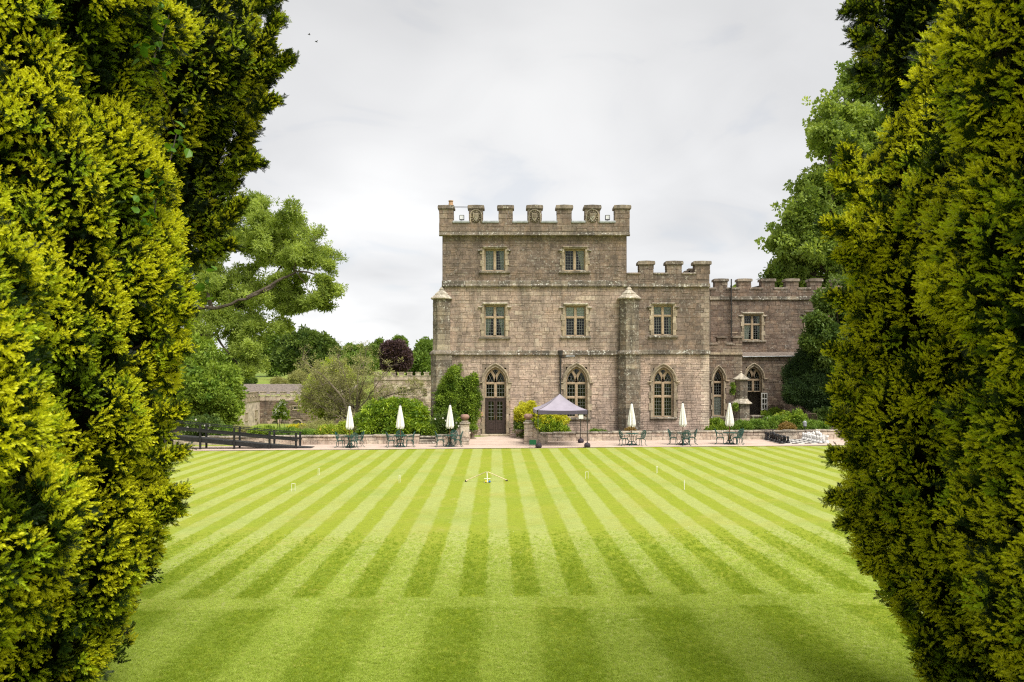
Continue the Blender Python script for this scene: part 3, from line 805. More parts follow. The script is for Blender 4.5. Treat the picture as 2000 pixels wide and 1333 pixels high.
# real blades over the near lawn, where single tufts can be seen
ng = 95000
gyv = 10.3 + (1 - np.sqrt(1 - rng.random(ng))) * 12.0
gxv = (rng.random(ng) * 2 - 1) * (gyv * .50 + .4)
gpat = np.array([mnoise.noise((a_ * .9, b2_ * .9, 0)) for a_, b2_ in zip(gxv, gyv)])
gtint = np.clip(.48 + np.where(gyv > 15.45, .34, .20) * np.clip(stripe_np(gxv, gyv) * 4.5, -1, 1) + gpat * .32 + rng.normal(0, .2, ng), 0, 1)
gtint = np.where(np.abs(gyv - 15.1) < .38, np.clip(.78 + gpat * .3, 0, 1), gtint)
gdir = np.stack([rng.normal(0, .35, ng), rng.normal(0, .35, ng) + .25 * stripe_np(gxv, gyv), np.ones(ng)], 1)
gr = spread('grass', np.stack([gxv, gyv, .0085 * gxv + .004], 1), gdir, rng.uniform(.7, 1.35, ng) * 1.15, gtint, SRC['grass'], None)
tag(gr, 'short grass blades covering the near end of the lawn', 'grass', kind='stuff')

# ---- gravel
m, t, b = newmat('pink_gravel')
p = pos(t)
c = ramp(t, nse(t, p, 1.2, 5), [(.3, (.50, .385, .32)), (.7, (.60, .48, .405))])
c = mixc(t, 1.0, c, ramp(t, nse(t, p, 45, 5, .8), [(.3, .75), (.7, 1.2)]), 'MULTIPLY')
t.links.new(c, b.inputs['Base Color']); b.inputs['Roughness'].default_value = .95
bump(t, b, nse(t, p, 70, 4), .6, .02)
M['gravel'] = m
sheet('gravel_terrace', np.linspace(-45, 45, 31), [YL - .35, YL, 47.5, 49.5, 51.6], lambda x, y: gz(x) + (.005 if y > YL - .1 else -.05), M['gravel'], 'pink gravel terrace along the foot of the garden wall', 'terrace')
mb = MB()
for i in range(60):
    x0 = -45 + i * 1.5
    jit = [.025 * mnoise.noise((x0 * .7 + k * .5, 2, 0)) for k in range(4)]
    mb.add([(x0, YL - .07 + jit[0], gz(x0) + .028), (x0 + 1.5, YL - .07 + .025 * mnoise.noise(((x0 + 1.5) * .7, 2, 0)), gz(x0 + 1.5) + .028), (x0 + 1.5, YL, gz(x0 + 1.5)), (x0, YL, gz(x0))], [(0, 1, 2, 3)])
tag(mb.build('lawn_edging', M['soil']), 'thin earth edge between the lawn and the gravel', 'edging', kind='structure')
sheet('door_path', [-3.35, -2.6, -1.5, -.2, .8, 1.35], [48.6, 50.5, 52, 53.2, 54.2], lambda x, y: .011 + gz(x) + float(np.interp(y, [48.6, 52, 54], [0, .05, .16])), M['gravel'], 'gravel path between the stone piers up to the door', 'path')
# ---- raised beds
def bedz(x, y): return gz(x) + .40 + .05 * mnoise.noise((x * .6, y * .6, 0))
sheet('flower_bed', np.linspace(-30, -3.35, 28), [49.8, 51, 52.5, 54, 56, 58], lambda x, y: bedz(x, y), M['soil'], 'raised earth bed behind the left garden wall', 'flower bed')
sheet('shrub_bed', np.linspace(1.4, 32, 32), [51.0, 51.8, 53, 54.5, 57, 60, 63], lambda x, y: bedz(x, y) + .45 * sst(54, 60, y) * sst(13, 14.5, x), M['soil'], 'raised earth bed behind the right garden wall', 'flower bed')

# ================================================================ THE CASTLE
YT = 54.0; YW = 64.0; YG = 62.3; YP = 60.4
castle = thing('castle', 'brown stone castle with a square battlemented tower and lower battlemented wing to its right', 'castle', (0, YT, 0))
STONES = []       # (area, x0,x1,z0,z1,Y,tint,mat)
def stone_field(x0, x1, z0, z1, Y, ch, wr, holes, mat, tlo=.1, thi=.85, seed=1, quoin=(False, False)):
    r = random.Random(seed); z = z0; row = 0
    while z < z1 - .05:
        h = r.uniform(*ch)
        if z + h > z1 - ch[0] * .6: h = z1 - z
        iv = [(x0, x1)]
        for hx0, hx1, hz0, hz1 in holes:
            ov = min(z + h, hz1) - max(z, hz0)
            if ov > .42 * h or (ov > 0 and ov > .5 * (hz1 - hz0)):
                nv = []
                for a, b_ in iv:
                    if hx1 <= a or hx0 >= b_: nv.append((a, b_)); continue
                    if hx0 - a > .06: nv.append((a, hx0))
                    if b_ - hx1 > .06: nv.append((hx1, b_))
                iv = nv
        for a, b_ in iv:
            x = a
            while x < b_ - .02:
                w = r.uniform(*wr)
                w = w * (1.5 if r.random() < .12 else 1)
                q = False
                if quoin[0] and abs(x - x0) < .01: w = (.62, .38)[row % 2]; q = True
                if quoin[1] and b_ == x1 and x1 - x < wr[1] * 1.8: 
                    qw = (.38, .62)[row % 2]
                    if x1 - x > qw + wr[0] * .6: w = min(w, x1 - x - qw)
                    else: w = x1 - x; q = True
                if x + w > b_ - wr[0] * .55: w = b_ - x
                tn = r.uniform(.82, 1.0) if q else min(1, max(0, r.gauss((tlo + thi) / 2, (thi - tlo) / 4)))
                if h > .17 and not q and r.random() < .22:     # two thin stones bedded in one course
                    hm = h * r.uniform(.38, .62); t2 = min(1, max(0, r.gauss((tlo + thi) / 2, (thi - tlo) / 3)))
                    STONES.append((w * hm / (Y * Y), x, x + w, z, z + hm, Y, tn, mat)); STONES.append((w * (h - hm) / (Y * Y), x, x + w, z + hm, z + h, Y, t2, mat))
                else: STONES.append((w * h / (Y * Y), x, x + w, z, z + h, Y, tn, mat))
                x += w
        z += h; row += 1
def add_stone(mb, x0, x1, z0, z1, Y, tn, r):
    g = .005; pr = .010 + r.uniform(0, .020); c = .010
    j = lambda: r.uniform(-.008, .008)
    a, b_, c0, d = x0 + g + abs(j()), x1 - g - abs(j()), z0 + g + abs(j()), z1 - g - abs(j())
    vs = [(a, Y, c0), (b_, Y, c0), (b_, Y, d), (a, Y, d)]
    k = pr * .55
    vs += [(a, Y - k, c0), (b_, Y - k, c0), (b_, Y - k, d), (a, Y - k, d)]
    vs += [(a + c, Y - pr + j(), c0 + c), (b_ - c, Y - pr + j(), c0 + c), (b_ - c, Y - pr + j(), d - c), (a + c, Y - pr + j(), d - c)]
    fs = []
    for o in (0, 4):
        for i in range(4): fs.append((o + i, o + (i + 1) % 4, o + 4 + (i + 1) % 4, o + 4 + i))
    fs.append((8, 9, 10, 11))
    mb.add(vs, fs, tn)
def holed(mb, x0, x1, z0, z1, Y, holes):
    xs = sorted({x0, x1} | {min(max(v, x0), x1) for h in holes for v in h[:2]})
    zs = sorted({z0, z1} | {min(max(v, z0), z1) for h in holes for v in h[2:]})
    for i in range(len(xs) - 1):
        for k in range(len(zs) - 1):
            cx, cz = (xs[i] + xs[i + 1]) / 2, (zs[k] + zs[k + 1]) / 2
            if any(h[0] < cx < h[1] and h[2] < cz < h[3] for h in holes): continue
            mb.face([(xs[i], Y, zs[k]), (xs[i + 1], Y, zs[k]), (xs[i + 1], Y, zs[k + 1]), (xs[i], Y, zs[k + 1])])
def block(name, x0, x1, z0, z1, Y, depth, holes, mat, label=None):
    mb = MB()
    holed(mb, x0, x1, z0, z1, Y, holes)
    yb = Y + depth
    mb.face([(x1, Y, z0), (x1, yb, z0), (x1, yb, z1), (x1, Y, z1)])
    mb.face([(x0, yb, z0), (x0, Y, z0), (x0, Y, z1), (x0, yb, z1)])
    mb.face([(x1, yb, z0), (x0, yb, z0), (x0, yb, z1), (x1, yb, z1)])
    mb.face([(x0, Y, z1), (x1, Y, z1), (x1, yb, z1), (x0, yb, z1)])
    o = mb.build(name, mat, castle)
    if label: o['label'] = label
    return o
def course(x0, x1, pt, pb, Y, out, name='string_course', mat='string', seg=1.1, seed=1, roll=True):
    """a projecting band of long stones with a rounded lower edge"""
    r = random.Random(seed); zt, zb = Z_(pt, Y), Z_(pb, Y); x = x0; mb = MB()
    while x < x1 - .01:
        w = min(r.uniform(seg * .6, seg * 1.4), x1 - x)
        if x1 - x - w < .3: w = x1 - x
        tn = r.random(); o = out + r.uniform(-.012, .012); h = zt - zb
        pts = [(zt, .03), (zt - h * .12, o * .55), (zt - h * .55, o * .62), (zt - h * .68, o), (zt - h * .88, o * 1.02), (zb, o * .5), (zb, 0)]
        pro = [(Y + .02, zt)] + [(Y - d, z) for z, d in pts] + [(Y + .02, zb)]
        n = len(pro); a, b_ = x + .004, x + w - .004
        vs = [(a, y, z) for y, z in pro] + [(b_, y, z) for y, z in pro]
        fs = [tuple(range(n - 1, -1, -1)), tuple(range(n, 2 * n))] + [(i, (i + 1) % n, (i + 1) % n + n, i + n) for i in range(n)]
        mb.add(vs, fs, tn); x += w
    return mb.build(name, M[mat], castle)
def merlon(x0, x1, pt, pcap, pb, Y, depth=.75, mat='stone_up', carve=False, seed=1, inset=.10, capmat='cap', label=None):
    """battlement tooth: coursed shaft under an oversailing coping"""
    r = random.Random(seed); zt, zc, zb = Z_(pt, Y), Z_(pcap, Y), Z_(pb, Y)
    mb = MB(); z = zb; a, b_ = x0 + inset, x1 - inset; n = max(2, round((zc - zb) / .30)); hh = (zc - zb) / n
    for i in range(n):
        k = 2 if i % 2 else 3
        cuts = [0] + sorted((j + r.uniform(-.2, .2)) / k for j in range(1, k)) + [1]
        for j in range(k):
            e = r.uniform(0, .02)
            mb.box(a + (b_ - a) * cuts[j] + .004 - (e if j == 0 else 0), a + (b_ - a) * cuts[j + 1] - .004 + (e if j == k - 1 else 0), Y - e, Y + depth, z + .004, z + hh - .004, r.uniform(.1, .9), bev=.02)
        z += hh
    o = mb.build('merlon', M[mat], castle)
    if label: o['label'] = label
    mb = MB()
    mb.prism([(x0, zc), (x1, zc), (x1 + .005, zc + (zt - zc) * .55), (x1 - .03, zt - .02), ((x0 + x1) / 2, zt + r.uniform(-.01, .03)), (x0 + .03, zt - .02), (x0 - .005, zc + (zt - zc) * .55)], Y - .10, Y + depth + .08, r.random())
    mb.build('coping', M[capmat], o)
    if carve:
        cx = (a + b_) / 2; cz = (zc + zb) / 2 - .04; hw = (b_ - a) * .36; hh2 = (zc - zb) * .40
        mb = MB()
        arc = [(cx + hw * 1.12 * math.cos(q), cz + hh2 * .2 + hw * 1.12 * math.sin(q)) for q in np.linspace(0, math.pi, 13)]
        pts = [(cx + hw * 1.12, cz - hh2)] + arc + [(cx - hw * 1.12, cz - hh2)]
        mb.tube([(x, Y - .03, z) for x, z in pts], .05, 6, .75)
        # a shield in relief with foliage round it
        sh = [(-.55, .6), (.55, .6), (.56, 0), (.4, -.45), (0, -.8), (-.4, -.45), (-.56, 0)]
        mb.prism([(cx + u * hw, cz + v * hh2) for u, v in sh], Y - .10, Y, .9)
        mb.prism([(cx + u * hw * .55, cz + v * hh2 * .55 + .05) for u, v in sh], Y - .14, Y - .09, .6)
        for q in range(14):
            an = 2 * math.pi * q / 14
            c_ = (cx + math.cos(an) * hw * .85, Y - .05, cz + math.sin(an) * hh2 * .85)
            mb.lathe([(c_[2] - .05, .02), (c_[2], .075), (c_[2] + .05, .02)], 6, (c_[0], c_[1]), .3 + .5 * (q % 2))
        mb.build('carving', M['butt'], o)
    return o
def wavy(mb, x0, x1, z0, z1, Y, n=14, amp=.035, taper=0.0, side=1, mi=0):
    """hanging cloth, gathered towards one side at the foot"""
    rows = 6; b0 = len(mb.v)
    for j in range(rows + 1):
        v = j / rows; z = z1 + (z0 - z1) * v
        sq = 1 - taper * math.sin(v * math.pi / 2) ** 1.5
        for i in range(n + 1):
            u = i / n
            x = x0 + (x1 - x0) * sq * u if side > 0 else x1 - (x1 - x0) * sq * u
            mb.v.append((x, Y + amp * math.sin(u * 22), z))
    for j in range(rows):
        for i in range(n):
            mb.f.append((b0 + j * (n + 1) + i, b0 + j * (n + 1) + i + 1, b0 + (j + 1) * (n + 1) + i + 1, b0 + (j + 1) * (n + 1) + i)); mb.t.append(.5); mb.m.append(mi)
def leads(mb, x0, x1, z0, z1, Y, nx, nz, w=.016):
    for i in range(1, nx):
        x = x0 + (x1 - x0) * i / nx; mb.box(x - w / 2, x + w / 2, Y - .012, Y + .012, z0, z1)
    for k in range(1, nz):
        z = z0 + (z1 - z0) * k / nz; mb.box(x0, x1, Y - .015, Y + .009, z - w / 2, z + w / 2)
HOLES = {'tower': [], 'mid': [], 'wing': [], 'low': [], 'porch': []}
OPEN = {'tower': [], 'mid': [], 'wing': [], 'low': [], 'porch': []}
def rect_window(wall, px0, px1, pt, pb, Y, transom=None, cloth=None, seed=1, label=None, psill=5):
    """two-light mullioned window with label mould, dressed jambs and sill"""
    r = random.Random(seed)
    x0, x1, z0, z1 = X_(px0, Y), X_(px1, Y), Z_(pb, Y), Z_(pt, Y)
    HOLES[wall].append((x0 - .28, x1 + .28, z0 - .22, z1 + .22)); OPEN[wall].append((x0, x1, z0, z1))
    fy = Y + .16; fw = .075; xm = (x0 + x1) / 2
    mb = MB()
    mb.box(x0, x0 + fw, fy, fy + .13, z0, z1, bev=.015); mb.box(x1 - fw, x1, fy, fy + .13, z0, z1, bev=.015)
    mb.box(x0 + fw, x1 - fw, fy + .003, fy + .127, z1 - fw, z1, bev=.015); mb.box(x0 + fw, x1 - fw, fy + .003, fy + .127, z0, z0 + fw, bev=.015)
    mb.box(xm - .09, xm + .09, fy - .03, fy + .12, z0 + fw, z1 - fw, bev=.04)
    zt_ = None
    if transom:
        zt_ = Z_(transom, Y)
        mb.box(x0 + fw, xm - .09, fy - .025, fy + .12, zt_ - .075, zt_ + .075, bev=.03); mb.box(xm + .09, x1 - fw, fy - .025, fy + .12, zt_ - .075, zt_ + .075, bev=.03)
    w = mb.build('window', M['frame'], castle)
    if label: w['label'] = label
    gy = fy + .07; ld = MB()
    rows = [(z0 + fw, z1 - fw)] if not transom else [(z0 + fw, zt_ - .075), (zt_ + .075, z1 - fw)]
    for a, b_ in ((x0 + fw, xm - .09), (xm + .09, x1 - fw)):
        for q0, q1 in rows:
            g = MB(); tl = r.uniform(-.012, .012)
            g.face([(a, gy + tl, q0), (b_, gy - tl, q0), (b_, gy - tl, q1), (a, gy + tl, q1)])
            g.build('pane', M['glass'], w)
            # iron casement frame
            for (u0, u1, v0, v1) in ((a, a + .03, q0, q1), (b_ - .03, b_, q0, q1), (a + .03, b_ - .03, q0, q0 + .03), (a + .03, b_ - .03, q1 - .03, q1)):
                ld.box(u0, u1, gy - .02, gy + .02, v0, v1)
            leads(ld, a + .03, b_ - .03, q0 + .03, q1 - .03, gy - .005, 3, max(2, round((q1 - q0) / .21)))
    ld.build('leading', M['lead'], w)
    s = MB(); s.box(x0 - .36, x1 + .36, Y - .15, fy + .1, z0 - .17, z0 - .002, .6, bev=.03)
    s.build('sill', M['string'], w)
    h = MB()
    h.box(x0 - .13, x1 + .16, Y - .17, Y + .14, z1 + .075, z1 + .20, .8, bev=.03)
    for a, b_ in ((x0 - .44, x0 - .13), (x1 + .13, x1 + .44)): h.box(a, b_, Y - .15, Y + .05, z1 - .17, z1 - .06, .3, bev=.03)
    h.build('hood_mould', M['whitecap'] if seed % 2 else M['string'], w)
    h = MB(); h.box(x0 - .22, x1 + .22, Y - .065, Y + .16, z1 + .001, z1 + .073, .55)
    z = z0
    for side in (-1, 1):
        z = z0; k = 0
        while z < z1 - .02:
            hh = min(r.uniform(.3, .5), z1 - z)
            if z1 - z - hh < .15: hh = z1 - z
            d = (.20, .29)[k % 2] + r.uniform(-.02, .03)
            if side < 0: h.box(x0 - d, x0 - .0005, Y - .062 - r.uniform(0, .012), Y + .29, z + .003, z + hh - .003, r.random(), bev=.015)
            else: h.box(x1 + .0005, x1 + d, Y - .062 - r.uniform(0, .012), Y + .29, z + .003, z + hh - .003, r.random(), bev=.015)
            z += hh; k += 1
    h.build('jamb_stone', M['ashlar'], w)
    cy = gy + .075
    if cloth:
        for kind, u0, u1, v0, v1, tp, sd, mk in cloth:
            c_ = MB()
            wavy(c_, x0 + (x1 - x0) * u0, x0 + (x1 - x0) * u1, z0 + (z1 - z0) * v0, z0 + (z1 - z0) * v1, cy, 16, .03 if kind == 'curtain' else .004, tp, sd)
            c_.build(kind, M[mk], w, smooth=True)
    return w
def arch_pts(xc, w, zs, za, n=10):
    """pointed arch from left springing over the apex to right springing"""
    h = za - zs; c = (h * h - w * w / 4) / w; Rr = w / 2 + c
    a1 = math.acos(max(-1, min(1, c / Rr)))
    L = [(xc + c - Rr * math.cos(a1 * i / n), zs + Rr * math.sin(a1 * i / n)) for i in range(n + 1)]
    return L + [(2 * xc - x, z) for x, z in L[-2::-1]], Rr
def arch_window(wall, px0, px1, papex, pspring, pb, Y, transoms=(), door=None, lights=2, seed=1, label=None, cloth=None, jamb=.34):
    r = random.Random(seed)
    x0, x1 = X_(px0, Y), X_(px1, Y); xc = (x0 + x1) / 2; w = x1 - x0
    zs, za, zb = Z_(pspring, Y), Z_(papex, Y), Z_(pb, Y)
    HOLES[wall].append((x0 - jamb + .02, x1 + jamb - .02, zb - (.0 if door else .16), zs + .1))
    HOLES[wall].append((x0 - .22, x1 + .22, zs, za + .16)); OPEN[wall].append((x0 - .03, x1 + .03, zb, za))
    ar, Rr = arch_pts(xc, w, zs, za, 12)
    # dressed surround: jamb blocks and voussoirs with a deep splayed reveal
    sm = MB(); fy = Y + .20
    for side in (-1, 1):
        z = zb; k = 0
        while z < zs - .02:
            hh = min(r.uniform(.32, .55), zs - z)
            if zs - z - hh < .18: hh = zs - z
            d = (jamb - .12, jamb)[k % 2] + r.uniform(-.03, .03); xe = x0 if side < 0 else x1
            pl = [(xe, Y + .30), (xe, fy), (xe + side * .06, Y - .06), (xe + side * d, Y - .06), (xe + side * d, Y + .02)]
            vs = [(x, y, z + .003) for x, y in pl] + [(x, y, z + hh - .003) for x, y in pl]
            fs = [tuple(range(4, -1, -1)), tuple(range(5, 10))] + [(i, (i + 1) % 5, (i + 1) % 5 + 5, i + 5) for i in range(5)]
            sm.add(vs, fs, r.random()); z += hh; k += 1
    no = len(ar)
    for i in range(no - 1):
        (xa, z1_), (xb, z2_) = ar[i], ar[i + 1]
        def outp(x, z, d):
            v = Vector((x - xc, z - zs + .25)); v.normalize(); return (x + v.x * d, z + v.y * d)
        tn = r.random() if i % 2 == 0 else tn
        for d0, d1, ya, yb in ((0, .06, fy, Y - .06), (.06, jamb - .04 + .05 * (i // 2 % 2), Y - .06, Y - .06)):
            a0, a1 = outp(xa, z1_, d0), outp(xa, z1_, d1); b0, b1 = outp(xb, z2_, d0), outp(xb, z2_, d1)
            sm.face([(a0[0], ya, a0[1]), (b0[0], ya, b0[1]), (b1[0], yb, b1[1]), (a1[0], yb, a1[1])], tn)
        sm.face([(xa, fy, z1_), (xb, fy, z2_), (xb, Y + .3, z2_), (xa, Y + .3, z1_)], tn)
        dd = jamb - .04 + .05 * (i // 2 % 2)
        a1, b1 = outp(xa, z1_, dd), outp(xb, z2_, dd)
        sm.face([(a1[0], Y - .06, a1[1]), (b1[0], Y - .06, b1[1]), (b1[0], Y + .02, b1[1]), (a1[0], Y + .02, a1[1])], tn)
    zgl = zb if not door else Z_(door, Y)
    fw = .07; gy = fy + .08
    mb = MB()
    path = [(x0, zgl)] + ar + [(x1, zgl)]
    ins, _ = arch_pts(xc, w - 2 * fw, zs, za - fw * 1.6, 12)
    pin = [(x0 + fw, zgl)] + ins + [(x1 - fw, zgl)]
    for i in range(len(path) - 1):
        a, b_, c_, d = path[i], path[i + 1], pin[i + 1], pin[i]
        mb.face([(a[0], fy, a[1]), (b_[0], fy, b_[1]), (c_[0], fy, c_[1]), (d[0], fy, d[1])])
        mb.face([(d[0], fy, d[1]), (c_[0], fy, c_[1]), (c_[0], fy + .14, c_[1]), (d[0], fy + .14, d[1])])
    mb.box(x0 + fw, x1 - fw, fy + .003, fy + .13, zgl, zgl + fw, bev=.01)
    for ptz in transoms:
        z = Z_(ptz, Y); mb.box(x0 + fw, x1 - fw, fy + .004, fy + .12, z - .085, z + .085, bev=.03)
    if lights == 2:
        mb.box(xc - .095, xc + .095, fy - .02, fy + .13, zgl + .02, zs, bev=.04)
        R2 = Rr
        for side in (-1, 1):
            am = math.acos((R2 - w / 4) / R2)
            pts = []
            for i in range(9):
                q = am * 1.0 * i / 8
                pts.append((xc + side * (-R2 + R2 * math.cos(q)) * -1 * -1, fy + .05, zs + R2 * math.sin(q)))
            for i in range(8):
                (xa, _, z1_), (xb, _, z2_) = pts[i], pts[i + 1]
                dv = Vector((xb - xa, z2_ - z1_)).normalized(); nx_, nz_ = -dv.y * .088, dv.x * .088
                yy0, yy1 = fy - .015, fy + .12
                A = [(xa + nx_, z1_ + nz_), (xb + nx_, z2_ + nz_), (xb - nx_, z2_ - nz_), (xa - nx_, z1_ - nz_)]
                mb.face([(p_[0], yy0, p_[1]) for p_ in A])
                mb.face([(A[0][0], yy0, A[0][1]), (A[0][0], yy1, A[0][1]), (A[1][0], yy1, A[1][1]), (A[1][0], yy0, A[1][1])])
                mb.face([(A[2][0], yy0, A[2][1]), (A[2][0], yy1, A[2][1]), (A[3][0], yy1, A[3][1]), (A[3][0], yy0, A[3][1])])
    w_ = mb.build('arched_window', M['frame'], castle)
    if label: w_['label'] = label
    sm.build('surround', M['ashlar'], w_)
    # glazing: one sheet per tier, cut to the arch
    lv = sorted([Z_(q, Y) for q in transoms] + [zgl])
    ld = MB(); wl = w - 2 * fw
    cells = [(x0 + fw, xc - .095), (xc + .095, x1 - fw)] if lights == 2 else [(x0 + fw, x1 - fw)]
    for k, zlo_ in enumerate(lv):
        zhi_ = lv[k + 1] - .085 if k + 1 < len(lv) else zs
        zlo2 = zlo_ + (.085 if k or zlo_ != zgl else fw)
        if zhi_ - zlo2 < .1: continue
        for a, b_ in cells:
            g = MB(); g.face([(a, gy, zlo2), (b_, gy, zlo2), (b_, gy, zhi_), (a, gy, zhi_)]); g.build('pane', M['glass'], w_)
            leads(ld, a, b_, zlo2, zhi_, gy - .006, 3, max(2, round((zhi_ - zlo2) / .25)), .018)
            for (u0, u1, v0, v1) in ((a, a + .022, zlo2, zhi_), (b_ - .022, b_, zlo2, zhi_), (a + .022, b_ - .022, zlo2, zlo2 + .022), (a + .022, b_ - .022, zhi_ - .022, zhi_)):
                ld.box(u0, u1, gy - .02, gy + .02, v0, v1)
    g = MB(); hp = [p_ for p_ in ar]
    g.face([(x, gy + .01, z) for x, z in hp]); g.build('pane', M['glass'], w_)
    ins2, _ = arch_pts(xc, w - .1, zs, za - .08, 12)
    def inside(x, z):
        if z < zs: return False
        for i in range(len(ins2) - 1):
            if ins2[i][0] <= x <= ins2[i + 1][0]:
                f = (x - ins2[i][0]) / max(1e-6, ins2[i + 1][0] - ins2[i][0]); return z < ins2[i][1] + f * (ins2[i + 1][1] - ins2[i][1])
        return False
    lw = w / (2 if lights == 2 else 1)
    for sl in (-1, 1):
        for k in range(-8, 9):
            xs_ = xc + k * lw / 3.0; seg = []
            for i in range(25):
                zz = zs + (za - zs) * i / 24; xx_ = xs_ + sl * (zz - zs) * .42
                if inside(xx_, zz): seg.append((xx_, gy - .004, zz))
                elif len(seg) > 1: ld.tube([seg[0], seg[-1]], .012, 4); seg = []
                else: seg = []
            if len(seg) > 1: ld.tube([seg[0], seg[-1]], .012, 4)
    ld.build('leading', M['lead'], w_)
    # hood mould
    ho, _ = arch_pts(xc, w + .42, zs, za + .27, 12)
    h = MB()
    pl = [(x0 - .48, zs - .02), (x0 - .21, zs - .02)] + ho + [(x1 + .21, zs - .02), (x1 + .48, zs - .02)]
    h.tube([(x, Y - .10, z) for x, z in pl], .05, 6, .6)
    h.tube([(x, Y - .075, z) for x, z in pl[2:-2]], .075, 6, .8)
    h.build('hood_mould', M['ashlar'], w_)
    if not door:
        s = MB(); s.box(x0 - .26, x1 + .28, Y - .15, gy + .1, zb - .16, zb - .001, .7, bev=.03); s.build('sill', M['string'], w_)
    if cloth:
        c_ = MB(); wavy(c_, x0 + fw, x1 - fw, Z_(cloth[1], Y), Z_(cloth[0], Y), gy + .05, 8, .004); c_.build('blind', M['curtain_w'], w_)
    return w_
# ---- windows of the tower
rect_window('tower', 946, 986.5, 487, 529.6, YT, None, [('curtain', .05, .46, 0, 1, 0, 1, 'curtain_sky_g'), ('curtain', .72, .97, 0, 1, .2, -1, 'curtain_sky_g')], 2, 'top floor window of the tower with grey cloth standing in for reflected sky')  # grey cloth added behind the panes imitates the sky's reflection
rect_window('tower', 1102, 1143, 487, 529.6, YT, None, [('curtain', .62, .98, 0, 1, .55, -1, 'curtain')], 4, 'top floor tower window with a drawn-back cream curtain')
rect_window('tower', 946, 987, 597, 658, YT, 620, [('curtain', .02, .42, 0, .95, .5, 1, 'curtain_sky_g'), ('curtain', .58, .98, 0, .95, .55, -1, 'curtain_sky_g')], 5, 'middle floor tower window with pale curtains tied back')
rect_window('tower', 1104, 1144, 598, 657, YT, 620, [('blind', .02, .98, .64, .98, 0, 1, 'curtain_w')], 7, 'middle floor tower window with white blinds in the upper lights')
rect_window('mid', 1276, 1314, 597, 655.5, YT, 617, [('blind', .02, .98, .72, .98, 0, 1, 'curtain_sky_g'), ('curtain', .80, .98, 0, .7, .3, -1, 'curtain_sky_g')], 8, 'first floor window of the block right of the tower')
rect_window('wing', 1453, 1487, 615, 665, YW, 634, [('curtain', .03, .40, 0, .6, .2, 1, 'curtain_w'), ('curtain', .78, .98, 0, .95, .4, -1, 'curtain_sky_g')], 9, 'first floor window of the far wing')
rect_window('wing', 1574, 1606, 612, 662, YW, 632, None, 10, 'wing window half hidden by the tree')
dw = arch_window('tower', 947.6, 987.5, 718.5, 747, 848, YT, (749,), 777.5, 2, 3, 'pointed window over the double door')
arch_window('tower', 1106, 1146, 717.5, 747, 816, YT, (749, 777), None, 2, 4, 'pointed window behind the gazebo')
arch_window('mid', 1277, 1314.5, 719, 746, 815, YT, (748, 775), None, 2, 5, 'pointed window right of the corner buttress')
arch_window('porch', 1394, 1412, 722, 744, 813, YP, (747, 774), None, 1, 6, 'narrow lancet window', (776, 812), .26)
arch_window('low', 1457.5, 1487, 717, 740, 811, YG, (742.5,), 766, 2, 7, 'pointed window over the open garden door', None, .24)
# ---- walls
XT0, XT1 = X_(864, YT), X_(1224, YT); XM1 = X_(1385.5, YT)
zb0 = -.35
block('tower_wall', XT0, XT1, zb0, Z_(433, YT), YT, 12.5, OPEN['tower'], M['mortar_lo'])
block('middle_wall', XT1 + .004, XM1, zb0, Z_(533, YT), YT + .012, 9.0, OPEN['mid'], M['mortar_lo'])
XW1 = X_(1760, YW)
block('wing_wall', X_(1384, YW) - 1.5, XW1, zb0, Z_(563, YW), YW, 9, OPEN['wing'], M['mortar'])
block('garden_room_wall', X_(1447, YG), X_(1690, YG), zb0, Z_(697, YG), YG, 1.69, OPEN['low'], M['mortar'])
block('porch_wall', X_(1379, YP), X_(1449.5, YP), zb0, Z_(668, YP), YP, 3.59, OPEN['porch'], M['mortar'])
butx0, butx1 = X_(1208, YT), X_(1247, YT)
def field(*a, **k): stone_field(*a, **k)
H_ = HOLES['tower']
field(XT0, XT1, Z_(549, YT), Z_(460, YT), YT, (.19, .31), (.22, .62), H_, 'stone_up', .1, .75, 11)
field(XT0, XT1, Z_(686, YT), Z_(561, YT), YT, (.22, .36), (.28, .75), H_, 'stone_mid', .25, .95, 12)
field(X_(880, YT), X_(1209, YT), .1, Z_(694, YT), YT, (.12, .24), (.24, .72), H_, 'stone_lo', .15, .85, 13)
field(X_(858, YT), X_(1229, YT), Z_(453, YT), Z_(437, YT), YT - .16, (.3, .4), (.6, 1.3), [], 'stone_up', .2, .9, 14)
Hm = HOLES['mid']
field(X_(1246, YT), XM1, Z_(684, YT), Z_(561, YT), YT + .012, (.24, .36), (.34, .8), Hm, 'stone_up', .05, .7, 15, (False, True))
field(X_(1246, YT), XM1, .1, Z_(693, YT), YT + .012, (.12, .23), (.24, .70), Hm, 'stone_lo', .1, .75, 16, (False, True))
field(XT1 + .01, XM1, Z_(555, YT), Z_(536, YT), YT - .04, (.28, .36), (.4, .9), [], 'stone_up', .0, .6, 17)
Hw = HOLES['wing']
field(X_(1388, YW), X_(1660, YW), Z_(700, YW), Z_(586, YW), YW, (.24, .36), (.35, .85), Hw, 'stone_far', .1, .8, 18)
field(X_(1388, YW), X_(1660, YW), Z_(580, YW), Z_(565, YW), YW - .03, (.26, .36), (.4, .9), [], 'stone_far', .1, .7, 19)
field(X_(1449, YG), X_(1640, YG), .3, Z_(698, YG), YG, (.17, .30), (.3, .75), HOLES['low'], 'stone_far', .3, 1.0, 20)
field(X_(1381, YP), X_(1449.5, YP), .3, Z_(693, YP), YP, (.22, .34), (.35, .8), HOLES['porch'], 'stone_far', .3, 1.0, 21, (False, True))
field(X_(1381, YP), X_(1449.5, YP), Z_(690, YP), Z_(670, YP), YP, (.25, .34), (.4, .8), [], 'stone_far', .2, .9, 22)
